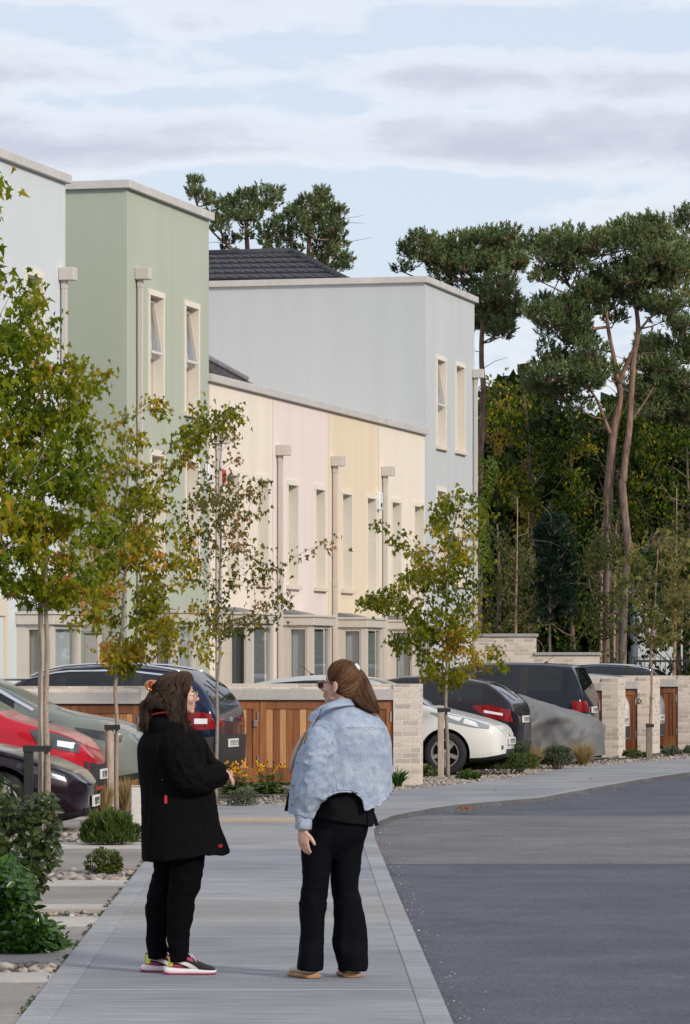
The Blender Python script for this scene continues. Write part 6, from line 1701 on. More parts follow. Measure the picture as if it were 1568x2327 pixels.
def wood_mb(nodes, par, load, ntr, rb, rtip, expo=.5, sides=5, trunk_r=None):
    mb = MB(); mx = max(load) or 1; kids = {}
    for i, p in enumerate(par):
        if p >= 0: kids.setdefault(p, []).append(i)
    rad = [max(rtip, rb*(max(l,.3)/mx)**expo) for l in load]
    if trunk_r:
        for i in range(ntr): rad[i] = trunk_r[i]
    # chains
    done = set(); starts = [(-1, 0)]
    while starts:
        p, c = starts.pop(); ch = ([p] if p >= 0 else []); cur = c
        while True:
            ch.append(cur); ks = kids.get(cur, [])
            if not ks: break
            if cur < ntr-1 and cur+1 in ks and par[cur+1] == cur: nx = cur+1
            else: nx = max(ks, key=lambda a_: load[a_])
            for z in ks:
                if z != nx: starts.append((cur, z))
            cur = nx
        rr = [rad[i] for i in ch]
        if p >= 0: rr[0] = min(rad[p]*.7, rr[1]*1.25)
        if len(ch) > 1: mb.tube([nodes[i] for i in ch], rr, sides if ch[1] > ntr else max(8, sides), 0, True)
    return mb
def street_tree(label, d, trunk, poly, ntw, nleaf, size, shape, mat, seed, depth=.9, rb=.035, tintf=None, extra=(), barkmat='bark', cat='young tree', group='young street trees', droop=.5, twr=.0028, spread=.115, nm='maple_tree', gate=False):
    r = random.Random(seed); k = d/F
    base = W(trunk[0][0], trunk[0][1], d); base.z = 0
    root = thing(nm, label, cat, base, 0, group)
    T_ = [W(a_[0],a_[1],d)+Vector((0,a_[2] if len(a_) > 2 else 0,0))-base for a_ in smoothpts([(q[0],q[1],(q[2] if len(q)>2 else 0)) for q in trunk], 4)]
    T_[0].z = -.05
    xs = [p[0] for p in poly]; ys = [p[1] for p in poly]; tg = []
    cx_ = sum(xs)/len(xs); hw = (max(xs)-min(xs))/2*k
    while len(tg) < ntw:
        x, y = r.uniform(min(xs),max(xs)), r.uniform(min(ys),max(ys))
        if not inpoly(x, y, poly): continue
        # width of crown here gives depth extent
        tx = min(T_, key=lambda q: abs(q.z-(sz(y,d)))).x+base.x; off = abs(sx(x,d)-tx)
        yy = r.uniform(-1,1)*depth*math.sqrt(max(.12, 1-(off/max(hw*1.3,.1))**2))
        tg.append(W(x,y,d)+Vector((0,yy,0))-base)
    for e in extra: tg.append(W(e[0],e[1],d)+Vector((0,e[2] if len(e)>2 else 0,0))-base)
    nodes, par, load, tips = skeleton(base, T_, tg, r)
    nt_ = len(T_); tr = [rb*(1-.82*(i/(nt_-1))**.9)*(1+.06*math.sin(i*2.3)) for i in range(nt_)]
    mb = wood_mb(nodes, par, load, nt_, rb*.55, twr, .5, 5, tr)
    mbbuild(mb, 'trunk', M[barkmat], root)
    lv = Leaves(seed+1); cand = []
    for t in tips:
        q = t; c = 0
        while q >= nt_ and c < 5: cand.append(q); q = par[q]; c += 1
    for i in range(nleaf):
        q = r.choice(cand) if r.random() < .42 else r.choice(tips)
        p = nodes[q]+Vector((r.gauss(0,spread*.6),r.gauss(0,spread*.6),r.gauss(0,spread*.45)))
        out = Vector((r.gauss(0,1), r.gauss(0,1), -droop-r.random()*.5)); wgap = gate and noise.noise(p*1.25+Vector((seed,0,0))) < -.08
        if wgap: continue
        tt = tintf(p, r) if tintf else r.betavariate(2,3)
        lv.leaf(p, out, size*r.uniform(.6,1.2), shape, tt, r.uniform(.2,.75), Vector((r.gauss(0,.9),r.gauss(0,.9)-.15,.9)))
    lv.build('crown', M[mat], root); return root, base
def clumptint(sc, a_, b_, seed):
    def f(p, r): return min(1, max(0, a_+b_*noise.noise(Vector((p.x*sc+seed, p.y*sc, p.z*sc)))+r.gauss(0,.17)))
    return f
def stake(label, px, ptop, pbot, d, w_, mat, strap=None, square=False, y=0., tilt=0., to=None, nm='tree_stake'):
    b = Vector((sx(px,d), d+y, 0)); root = thing(nm, label, 'tree stake', b, 0)
    h = sz(ptop,d); mb = MB()
    if square: mb.bbox(-w_,w_,-w_,w_,-.05,h,.006)
    else: mb.tube([(0,0,-.05),(tilt*.5,0,h*.5),(tilt,0,h-.01),(tilt,0,h)],[w_,w_,w_*.97,w_*.8],12)
    mb.build('stake', mat, root, smooth=False)
    if strap:
        zs = sz(strap,d); x1 = sx(to,d)-b.x; m2 = MB(); lo, hi = min(-w_,x1-.03), max(w_,x1+.03)
        m2.bbox(lo-.006, hi+.006, -w_-.012-y*.0, -w_-.004, zs-.028, zs+.028, .002); m2.bbox(lo-.006,hi+.006,w_+.004,w_+.012,zs-.028,zs+.028,.002)
        m2.box(lo-.006,lo,-w_-.004,w_+.004,zs-.028,zs+.028); m2.box(hi,hi+.006,-w_-.004,w_+.004,zs-.028,zs+.028)
        m2.build('strap', M['black'], root)
    return root
# --- street trees
T1 = [(80,612),(118,690),(116,765),(165,785),(245,800),(212,880),(222,960),(238,1050),(256,1150),(262,1250),(228,1350),(140,1378),(60,1350),(-40,1325),(-130,1250),(-140,1050),(-90,850),(-20,740),(45,680)]
street_tree('fuller young maple at the left, trunk tied to a pale pole and a black post', 40.2, [(107,1897),(108,1750),(104,1600),(108,1480),(104,1380),(104,1250),(97,1100),(96,950),(88,800),(82,650)], T1, 230, 8200, .064, MAPLE, 'leaf_maple_green', 3, .75, .034, clumptint(1.6,.44,.6,1.))
T0 = [(-260,250),(-60,330),(14,385),(24,470),(16,560),(26,650),(0,720),(-20,850),(60,960),(150,1000),(168,1060),(130,1160),(100,1230),(40,1270),(-40,1250),(-250,1200)]
street_tree('nearest maple whose trunk stands outside the left edge, large dark leaves reaching in', 31., [(-170,2011),(-168,1700),(-172,1400),(-160,1100),(-150,800),(-140,400)], T0, 110, 1200, .072, MAPLE, 'leaf_maple_green', 9, .6, .04, clumptint(1.6,.48,.6,4.))
T2 = [(290,918),(330,1000),(300,1050),(350,1075),(398,1050),(390,1010),(440,905),(545,958),(500,1000),(430,1022),(402,1100),(420,1160),(440,1280),(470,1330),(482,1370),(440,1420),(478,1470),(400,1505),(330,1480),(300,1530),(240,1530),(262,1450),(190,1425),(148,1395),(160,1350),(235,1335),(205,1250),(195,1100),(235,1000),(262,940)]
street_tree('young maple with orange-tinged leaves behind the woman in black, tied to a short round stake', 46.6, [(265,1844),(264,1740),(266,1640),(262,1560),(274,1480),(280,1380),(284,1280),(287,1150),(292,1050),(290,930)], T2, 170, 5000, .058, MAPLE, 'leaf_maple_turning', 14, .7, .028, clumptint(1.7,.45,.6,7.), extra=[(356,925),(372,935),(345,915),(535,955,-.1),(520,940),(478,1490),(160,1390),(470,1478),(455,1450)])
T3 = [(530,888),(552,960),(522,1012),(560,1058),(612,1100),(612,1130),(570,1200),(600,1250),(652,1365),(600,1445),(545,1430),(505,1470),(472,1440),(452,1335),(420,1235),(392,1180),(430,1130),(452,1060),(482,960)]
street_tree('sparse young maple with browning leaves, thin trunk between the two women', 52., [(491,1809),(492,1720),(494,1640),(493,1560),(500,1480),(496,1400),(500,1300),(502,1200),(497,1100),(505,1000),(522,910)], T3, 130, 1750, .055, MAPLE, 'leaf_brown', 25, .6, .026, clumptint(1.8,.42,.6,2.), extra=[(640,1290,-.2),(672,1265,-.2),(700,1250,-.2),(735,1238,-.2),(765,1226,-.2),(655,1355),(625,1370)], barkmat='bark_grey')
T4 = [(1015,1112),(1100,1118),(1118,1185),(1095,1260),(1105,1350),(1082,1400),(1132,1475),(1142,1512),(1065,1538),(1010,1560),(950,1500),(890,1482),(885,1440),(925,1400),(822,1372),(868,1330),(890,1310),(930,1305),(915,1250),(862,1198),(900,1188),(960,1228),(982,1180),(1000,1130)]
street_tree('bushy young maple in front of the white electric hatchback', 61.2, [(1018,1764),(1017,1690),(1013,1600),(1016,1500),(1014,1400),(1018,1300),(1030,1200),(1050,1125)], T4, 160, 5200, .062, MAPLE, 'leaf_maple_turning', 36, .9, .032, clumptint(1.3,.33,.6,5.), extra=[(830,1370),(866,1195),(1140,1510)], barkmat='bark_grey')
T5 = [(1440,1222),(1500,1200),(1560,1230),(1590,1350),(1570,1450),(1500,1470),(1425,1430),(1393,1340),(1400,1290)]
street_tree('thin pale-stemmed sapling with olive leaves at the right', 72.8, [(1478,1724),(1478,1640),(1481,1560),(1480,1480),(1487,1400),(1492,1300),(1498,1220)], T5, 90, 1150, .085, MAPLE, 'leaf_olive', 44, .7, .03, clumptint(1.2,.4,.5,8.), barkmat='bark_birch', extra=[(1400,1330),(1440,1500),(1455,1590)])
stake('pale round support pole left of the fuller maple trunk', 92, 1330, 1897, 40.3, .026, M['stake'], y=.02, tilt=.0)
stake('black square post with black strap at the left edge', 65, 1693, 1890, 40.1, .045, pm('black_stain',(.012,.012,.011),(.03,.028,.025),scale=20,rough=.8), strap=1701, to=107, square=True)
stake('short pale round stake with black strap behind the woman in black', 249, 1645, 1843, 46.5, .05, M['stake'], strap=1652, to=265)
stake('square timber stake with black strap before the white electric hatchback', 1001.7, 1606, 1764, 61.1, .045, M['stake'], strap=1613, to=1018, square=True)
stake('weathered square stake with black strap beside the pale sapling', 1475, 1643, 1724, 72.7, .05, barkm('weathered',(.17,.14,.12),(.28,.24,.2),30), strap=1648, to=1481, square=True)
# --- shrubs made of many leaves on stems
def shrub(nm, label, d, poly, n, size, shape, mat, seed, depth, base_px, up=.4, cat='shrub', nst=26, stemmat='bark_grey', group=None, tint=None, cup=.15, wide=.5):
    r = random.Random(seed); k = d/F; b = Vector((sx(base_px,d), d, 0)); root = thing(nm, label, cat, b, 0, group)
    xs = [p[0] for p in poly]; ys = [p[1] for p in poly]; lv = Leaves(seed); cx_ = (min(xs)+max(xs))/2; hw = (max(xs)-min(xs))/2
    mb = MB()
    for i in range(nst):
        while True:
            x, y = r.uniform(min(xs),max(xs)), r.uniform(min(ys),max(ys))
            if inpoly(x,y,poly): break
        t = W(x,y,d)-b+Vector((0,r.uniform(-depth,depth)*.8,0)); s0 = Vector((t.x*.35, t.y*.35, -.03)); mid = s0.lerp(t,.5)+Vector((r.gauss(0,.03),0,.03))
        mb.tube([s0,mid,t],[.006,.004,.002],5)
    mb.build('stems', M[stemmat], root, True)
    c = 0
    while c < n:
        x, y = r.uniform(min(xs),max(xs)), r.uniform(min(ys),max(ys))
        if not inpoly(x,y,poly): continue
        o = abs(x-cx_)/hw; dd = depth*math.sqrt(max(.1,1-o*o)); yy = r.uniform(-dd,dd)
        if r.random() < .5: yy = -abs(yy)
        p = W(x,y,d)-b+Vector((0,yy,0))
        if p.z < .005: p.z = r.uniform(.005,.06)
        if noise.noise(Vector((p.x,p.y,p.z))*(2.2/max(.25,hw*k))+Vector((seed,0,0))) < -.13: continue
        out = Vector((r.gauss(0,1)*wide*2, r.gauss(0,1)*wide*2-.3, up+r.gauss(0,.5)))
        lv.leaf(p, out, size*r.uniform(.6,1.2), shape, tint(p,r) if tint else r.betavariate(2,2.6), cup, Vector((r.gauss(0,.7),r.gauss(0,.7)-.4,.9))); c += 1
    lv.build('foliage', M[mat], root); return root
shrub('laurel_bush','glossy dark green laurel bush at the lower left edge', 24.2, [(-90,1950),(30,1955),(70,2010),(60,2045),(105,2085),(148,2125),(150,2150),(118,2180),(80,2196),(20,2205),(-90,2210)], 3300, .068, OVAL, 'leaf_laurel', 4, .55, 10, up=-.15)
shrub('dogwood_shrub','tall leafy olive-green shrub rising behind the glossy laurel', 27.6, [(-90,1740),(5,1755),(35,1790),(50,1840),(85,1795),(120,1800),(135,1860),(128,1900),(142,1925),(118,1965),(105,2010),(60,2045),(-90,2050)], 2300, .070, OVAL, 'leaf_dogwood', 6, .5, 20, up=-.45)
shrub('box_shrub','small round yellow-green shrub on the pebble bed by the path edge', 32.9, [(200,1945),(225,1928),(262,1935),(279,1955),(275,1985),(240,1998),(205,1990),(192,1968)], 1500, .030, OVAL, 'leaf_box', 8, .22, 235, up=.8)
shrub('spreading_shrub','low feathery green shrub beside the concrete bollard', 38.2, [(176,1905),(190,1880),(205,1872),(212,1850),(235,1860),(250,1843),(270,1862),(292,1858),(300,1880),(320,1886),(312,1915),(260,1922),(190,1915)], 4200, .075, NEEDLE, 'leaf_soft', 10, .32, 250, up=1.6, wide=.3)
shrub('catmint','grey-green catmint clump with lilac flecks by the tactile paving', 48.6, [(516,1828),(520,1804),(545,1792),(575,1797),(590,1812),(588,1831)], 1300, .026, SMALL, 'leaf_grey', 12, .22, 552, up=1.5, wide=.3)
shrub('low_shrub','small leafy green plant at the foot of the white car wheel', 61.8, [(955,1764),(957,1745),(975,1740),(992,1750),(990,1766)], 500, .05, OVAL, 'leaf_soft', 13, .2, 973)
shrub('low_shrub','small spiky green plant on the pebbles right of the young maple stake', 60., [(1036,1770),(1045,1755),(1068,1750),(1092,1764),(1090,1774)], 600, .055, SMALL, 'leaf_soft', 15, .2, 1062, up=1.2)
shrub('hebe_shrub','wide mid-green mound under the nose of the white car', 63., [(1068,1745),(1080,1722),(1120,1722),(1160,1712),(1200,1711),(1232,1722),(1236,1742),(1180,1748)], 2600, .035, OVAL, 'leaf_soft', 16, .3, 1150, up=1., group='rounded shrubs along the parking beds')
shrub('rosemary_shrub','grey-green shrub just right of the white car nose', 64.2, [(1155,1722),(1158,1700),(1180,1688),(1200,1697),(1205,1722)], 1800, .075, NEEDLE, 'leaf_grey', 17, .25, 1180, up=1.5, group='rounded shrubs along the parking beds')
shrub('rosemary_shrub','rounded grey-green shrub between the two nearer straw tufts', 66., [(1230,1738),(1236,1708),(1262,1696),(1290,1702),(1302,1722),(1296,1740)], 2800, .075, NEEDLE, 'leaf_grey', 18, .3, 1266, up=1.5, group='rounded shrubs along the parking beds')
shrub('low_shrub','low dark green clump at the foot of the second brick pier', 74.5, [(1412,1718),(1420,1706),(1450,1705),(1480,1716),(1478,1722)], 500, .05, OVAL, 'leaf_soft', 19, .2, 1450)
shrub('rosemary_shrub','low olive shrub right of the pale sapling', 76., [(1500,1714),(1508,1698),(1530,1695),(1548,1704),(1548,1716)], 700, .045, SMALL, 'leaf_grey', 20, .25, 1525, up=1.3, group='rounded shrubs along the parking beds')
shrub('rosemary_shrub','low olive shrub cut off by the right edge', 77., [(1553,1714),(1558,1696),(1580,1692),(1605,1700),(1605,1716)], 600, .045, SMALL, 'leaf_grey', 22, .25, 1580, up=1.3, group='rounded shrubs along the parking beds')
def tuft(nm, label, px, d, w_, h, n, mat, seed, curve=.5, bw=.004, cat='grass tuft', group='straw-coloured grass tufts', r0=.05):
    r = random.Random(seed); b = Vector((sx(px,d), d, 0)); root = thing(nm, label, cat, b, 0, group); lv = Leaves(seed)
    for i in range(n):
        a_ = r.uniform(0,2*math.pi); q = math.sqrt(r.random()); dirv = Vector((math.cos(a_), math.sin(a_), 0)); p = dirv*r0*q+Vector((0,0,-.01)); hh = h*r.uniform(.55,1.05); ww = w_*q*r.uniform(.5,1.1); t_ = r.betavariate(2,2)
        K = 5; pts = []
        for j in range(K+1):
            t = j/K; pts.append(p+dirv*ww*(t**(1+curve))+Vector((0,0,hh*(t-curve*.45*q*t**3))))
        s_ = dirv.cross(Vector((0,0,1)))*1.; s_ = (s_+Vector((r.gauss(0,.6),r.gauss(0,.6),0))).normalized(); bb = len(lv.v)
        for j, c in enumerate(pts):
            w2 = bw*(1-(j/K)**2*.85); lv.v += [tuple(c-s_*w2), tuple(c+s_*w2)]
        for j in range(K): lv.f.append((bb+2*j,bb+2*j+1,bb+2*j+3,bb+2*j+2)); lv.t.append(t_)
    lv.build('blades', M[mat], root); return root
tuft('grass_tuft','straw-coloured grass clump right behind the tied maple stake', 285, 47.2, .18, .42, 420, 'straw', 1, .3)
tuft('grass_tuft','straw-coloured grass clump in front of the red car bumper', 236, 46.0, .20, .42, 260, 'straw', 2, .5)
tuft('grass_tuft','upright straw-coloured grass clump nearest the white car', 1213, 65.6, .22, .43, 420, 'straw', 3, .3, .005)
tuft('grass_tuft','straw-coloured grass clump against the grey car cover', 1263, 66.9, .25, .43, 420, 'straw', 4, .35, .005)
tuft('grass_tuft','wide straw and green grass clump nearest the first narrow brick store', 1326, 68.3, .33, .44, 520, 'straw', 5, .45, .005)
tuft('daylily','bright green strap-leaved daylily at the foot of the brick pier', 905, 56.2, .34, .34, 90, 'blade', 6, .9, .014, 'daylily', None, .04)
tuft('daylily','small strap-leaved plant by the brick pier corner', 938, 57.5, .14, .12, 30, 'blade', 16, .8, .010, 'daylily', None, .03)
def flowers(label, px, d, hw, h, n, seed):
    r = random.Random(seed); b = Vector((sx(px,d), d, 0)); root = thing('coneflower_plant', label, 'flowering plant', b, 0, 'yellow coneflowers by the bin store')
    lv = Leaves(seed); pt = Leaves(seed+1); ey = MB(); st = MB()
    for i in range(420):
        z = abs(r.gauss(0,.35))*h*.7; x = r.gauss(0,hw*.55); y = r.gauss(0,.12)
        lv.leaf(Vector((x,y,max(.01,z))), Vector((r.gauss(0,1),r.gauss(0,1)-.2,.2)), r.uniform(.05,.11), OVAL, r.betavariate(2,3), .15, Vector((r.gauss(0,.5),-.4,1)))
    for i in range(n):
        x = r.uniform(-hw,hw); y = r.uniform(-.12,.12); z = h*r.uniform(.6,1.0); c = Vector((x,y,z)); st.tube([(x*.5,y*.5,0),(x*.8,y,z*.6),c],[.003,.0025,.002],5)
        if r.random() < .3: ey.ell(c,(.012,.012,.014),8,6); continue
        ax = Vector((r.gauss(0,.5),-.6,.9)).normalized(); u = ax.orthogonal().normalized(); v = ax.cross(u)
        for q in range(10):
            a_ = q*2*math.pi/10; dv = u*math.cos(a_)+v*math.sin(a_)-ax*.15; pt.leaf(c, dv, .045, [(0,0),(.22,.45),(0,1),(-.22,.45)], r.random(), .1, ax)
        ey.ell(c+ax*.006,(.011,.011,.010),8,6)
    lv.build('foliage', M['leaf_soft'], root); pt.build('petals', M['petal'], root); ey.build('flower_eyes', M['flower_eye'], root); st.build('stems', M['leaf_soft'], root)
flowers('yellow coneflowers against the bin store beside the woman in black', 535, 52.5, .16, .44, 20, 3)
flowers('yellow coneflowers in the middle of the bin store front', 612, 52.8, .19, .42, 16, 5)
# flecks of lilac over the catmint
# --- pebble beds (nobody could count them)
def pebbles():
    r = random.Random(77); mb_v = []; mb_f = []; tint = []
    ico = [(0,0,1),(.89,0,.45),(.28,.85,.45),(-.72,.53,.45),(-.72,-.53,.45),(.28,-.85,.45),(.72,.53,-.45),(-.28,.85,-.45),(-.89,0,-.45),(-.28,-.85,-.45),(.72,-.53,-.45),(0,0,-1)]
    icf = [(0,1,2),(0,2,3),(0,3,4),(0,4,5),(0,5,1),(1,6,2),(2,7,3),(3,8,4),(4,9,5),(5,10,1),(6,7,2),(7,8,3),(8,9,4),(9,10,5),(10,6,1),(11,7,6),(11,8,7),(11,9,8),(11,10,9),(11,6,10)]
    def put(x, y, s, z=-.03):
        b = len(mb_v); a_ = r.uniform(0,6.28); e = (s*r.uniform(.8,1.4), s*r.uniform(.6,1), s*r.uniform(.45,.75)); t = r.random()
        for v in ico:
            vx_, vy_, vz_ = v[0]*e[0]*r.uniform(.9,1.1), v[1]*e[1], v[2]*e[2]
            mb_v.append((x+vx_*math.cos(a_)-vy_*math.sin(a_), y+vx_*math.sin(a_)+vy_*math.cos(a_), z+e[2]*.75+vz_))
        for f in icf: mb_f.append(tuple(b+i for i in f)); tint.append(t)
    for y0, y1, s, dens in ((22.27,22.97,.036,240),(27.22,27.98,.024,160),(31.82,33.55,.038,170),(38.62,41.55,.040,100)):
        for i in range(int((y1-y0)*3.0*dens)):
            y = r.uniform(y0,y1); x = lx(y)-.03-r.uniform(0,2.9)**1.0; put(x, y, s*r.uniform(.5,1.25))
    # grit along the kerb
    for i in range(len(RE)-1):
        p, q = RE[i], RE[i+1]; L_ = (q-p).length
        nrm = Vector(((q-p).y, -(q-p).x, 0)).normalized()
        for j in range(int(L_*9)):
            c = p.lerp(q,r.random())+nrm*abs(r.gauss(0,.09))
            if c.y < 64: put(c.x, c.y, r.uniform(.004,.011), -.052)
    # along the gardens on the far side of the path
    for i in range(len(FE)-1):
        p, q = FE[i], FE[i+1]; L_ = (q-p).length
        nrm = Vector((-(q-p).y, (q-p).x, 0)).normalized()
        if nrm.y < 0: nrm = -nrm
        for j in range(int(L_*190)):
            t = r.random(); o = .08+abs(r.gauss(0,.45)); c = p.lerp(q,t)+nrm*o
            if c.y > 82: continue
            put(c.x, c.y, r.uniform(.011,.032), -.025)
    for i in range(500): 
        c = W(r.uniform(1020,1110),1700,1); y = r.uniform(60.,62.5); put(sx(r.uniform(940,1120),y), y, r.uniform(.012,.032))
    n = N('pebble_stone'); at = n.n('ShaderNodeAttribute', attribute_name='tint'); n.l(ramp(n, at.outputs['Fac'], [(0,(.10,.095,.09)),(.35,(.26,.235,.21)),(.6,(.40,.34,.28)),(.8,(.30,.21,.155)),(1,(.52,.49,.45))]), n.b.inputs['Base Color']); n.b.inputs['Roughness'].default_value = .75
    o = mk('pebbles', mb_v, mb_f, n.m, None, True, attr=tint); tag(o, kind='stuff'); tag(o, 'rounded pebbles filling the planting beds', 'pebbles')
    # grit along the kerb and in the road edge
    gv = MB()
pebbles()
def litter():
    lv = Leaves(5); r = lv.r
    for i in range(420):
        y = r.uniform(19.5,45); x = lx(y)-.012+r.gauss(0,.008)
        if noise.noise(Vector((y*1.7,3,0))) < -.02: continue
        for j in range(r.randint(2,7)): lv.leaf(Vector((x+r.gauss(0,.009),y+r.gauss(0,.03),-.004)), Vector((r.gauss(0,1),r.gauss(0,1),.4+r.random()*.6)), r.uniform(.008,.022), SMALL, r.random()*.5)
    o = lv.build('edge_weeds', M['leaf_box'], None); tag(o, 'tiny weeds and moss along the path edge', 'weeds', kind='stuff')
    lv = Leaves(6); r = lv.r
    for i in range(46):
        c = Vector((sx(r.gauss(1060,10),47.3), 47.3+r.gauss(0,.12), .012)) if i < 26 else Vector((r.uniform(-1.5,4), r.uniform(36,62), .012))
        if i >= 26 and not (inpoly(c.x,c.y,poly)): continue
        lv.leaf(c, Vector((r.gauss(0,1),r.gauss(0,1),.15)), r.uniform(.04,.08), MAPLE, .8+.2*r.random(), .3, Vector((0,0,1)))
    o = lv.build('fallen_leaves', M['leaf_brown'], None); tag(o, 'dry fallen leaves on the path and road edge', 'fallen leaves', kind='stuff')
litter()
# ================================================================== PINES AND WOOD BEHIND
def pine(label, d, trunks, pads, seed, tufts=1.0, mat='needle', sw=1.0, depthf=1.0, cx0=None, low=None, nm='pine_tree', nl=.17, minz=None, fill=None, nfill=0):
    r = random.Random(seed); pads = list(pads)
    while nfill > 0:
        fx, fy_ = r.uniform(min(q[0] for q in fill),max(q[0] for q in fill)), r.uniform(min(q[1] for q in fill),max(q[1] for q in fill))
        if inpoly(fx,fy_,fill): pads.append((fx,fy_,r.uniform(16,32),r.uniform(11,20))); nfill -= 1
    k = d/F
    b = W(trunks[0][0][0], trunks[0][0][1], d); b.z = 0; root = thing(nm, label, 'pine tree', b)
    mb = MB(); mlow = MB(); allp = []
    for ti, tr in enumerate(trunks):
        P = [W(q[0],q[1],d)+Vector((0,q[3] if len(q) > 3 else 0,0))-b for q in tr]; Rr = [q[2]*k*.8 for q in tr]
        if ti == 0: P[0].z = -.1
        sp = smoothpts([(p.x,p.y,p.z,rr) for p, rr in zip(P,Rr)], 5)
        pts = [Vector(q[:3])+Vector((noise.noise(Vector((q[2]*1.3,ti,seed)))*.05,0,0)) for q in sp]; rd = [q[3]*(1+.08*noise.noise(Vector((q[2]*3,ti+5,seed)))) for q in sp]
        mb.tube(pts, rd, 12); allp += pts
    lv = Leaves(seed); nodes = [p for p in allp if p.z > 3]
    for (px, py, rx, ry) in pads:
        c = W(px,py,d)-b; yo = r.uniform(-1,1)*depthf; c.y += yo; ex, ez = rx*k*1.25, ry*k*1.2; ey = ex*.9
        # limb to the pad
        n0 = min(nodes, key=lambda q: (q-c).length+max(0,q.z-c.z+.2)*3+ (0 if q.z < c.z else .5))
        m1 = n0.lerp(c,.5)+Vector((0,0,-.12*(c-n0).length+r.uniform(-.05,.1))); L_ = (c-n0).length; rr = .012+.009*L_
        mb.tube([n0,m1,c-Vector((0,0,ez*.2))],[rr*1.25,rr,rr*.5],7)
        nodes += [m1, c-Vector((0,0,ez*.2))]
        nt_ = int(tufts*82*(ex*ez*4+ex*ey*2)+10)
        for i in range(nt_):
            th = r.uniform(0,2*math.pi); ph = math.acos(r.uniform(-.75,1)); q = r.uniform(.55,1.0)**.7; wob = 1+.25*noise.noise(Vector((math.cos(th)*2,math.sin(th)*2,ph+seed+px*.1)))
            dv = Vector((math.sin(ph)*math.cos(th), math.sin(ph)*math.sin(th), math.cos(ph))); p = c+Vector((dv.x*ex,dv.y*ey,dv.z*ez))*q*wob
            if i%3 == 0: mb.tube([c+Vector((dv.x*ex*.15,dv.y*ey*.15,-ez*.25)), (c+p)/2+Vector((0,0,-ez*.12)), p],[.007,.005,.003],3,0,False)
            up = (dv*.55+Vector((0,0,.85))+Vector((r.gauss(0,.22),r.gauss(0,.22),0))).normalized(); ln = nl*r.uniform(.8,1.5)
            tt = min(1,max(0,.42+.35*noise.noise(p*1.1+Vector((seed,0,0)))+r.gauss(0,.12)))
            if r.random() < .03: tt = 1
            # a shoot: needles spiral up a short axis
            for j in range(15):
                s_ = r.random(); o = p+up*ln*s_; rad = up.orthogonal().normalized(); rad.rotate(Matrix.Rotation(r.uniform(0,6.28),3,up))
                nd = (rad*(.85-.35*s_)+up*(.55+.5*s_)).normalized(); w_ = nd.cross(Vector((r.gauss(0,1),r.gauss(0,1),r.gauss(0,1)))).normalized()*.0125*sw; e = o+nd*r.uniform(.06,.10); bb = len(lv.v)
                lv.v += [tuple(o-w_),tuple(o+w_),tuple(e+w_*.6),tuple(e-w_*.6)]; lv.f.append((bb,bb+1,bb+2,bb+3)); lv.t.append(tt)
    # dead twigs under the crown
    for i in range(int(22*tufts)):
        n0 = r.choice(nodes); e = n0+Vector((r.gauss(0,.45),r.gauss(0,.4),r.uniform(-.15,.35))); mb.tube([n0,(n0+e)/2+Vector((0,0,.05)),e],[.010,.007,.003],4,0,False)
    t_ = mb.build('trunk', M[low or 'bark_pine'], root, True)
    lv.build('crown', M[mat], root); return root
z5 = lambda L: [(891.8+.4313*a, 465.3+.4313*b, c*.4313, e*.4313) for a,b,c,e in L]
z7 = lambda L: [(426.5+.3462*a, 387.7+.3462*b, c*.3462, e*.3462) for a,b,c,e in L]
pine('tall pine with ivy on its trunk right beside the blue-grey house corner', 101., [[(1085,1665,12),(1084,1500,11),(1088,1330,10.5),(1090,1180,10),(1092,1026,9),(1099,900,8),(1094,800,7),(1100,700,6),(1104,620,4)],[(1100,700,4),(1120,640,3),(1150,600,2)],[(1098,660,4),(1060,620,3),(1010,590,2)]],
  z5([(110,250,60,40),(150,215,55,45),(250,260,80,60),(205,200,35,22),(300,210,45,35),(390,170,35,25),(360,220,60,50),(430,240,80,70),(560,165,50,45),(620,170,35,35),(580,240,80,60),(630,300,55,45),(420,330,110,60),(330,300,80,50),(300,360,60,40),(530,330,80,50),(660,340,35,30),(560,420,60,40),(610,450,45,35),(500,430,70,45),(600,520,50,40),(520,540,50,40),(560,610,70,35),(480,600,40,40),(640,580,30,25),(60,330,40,20)]), 5, 1.2, fill=[(905,600),(960,545),(1050,535),(1165,530),(1205,580),(1190,640),(1165,740),(1095,790),(1080,720),(1020,625)], nfill=26)
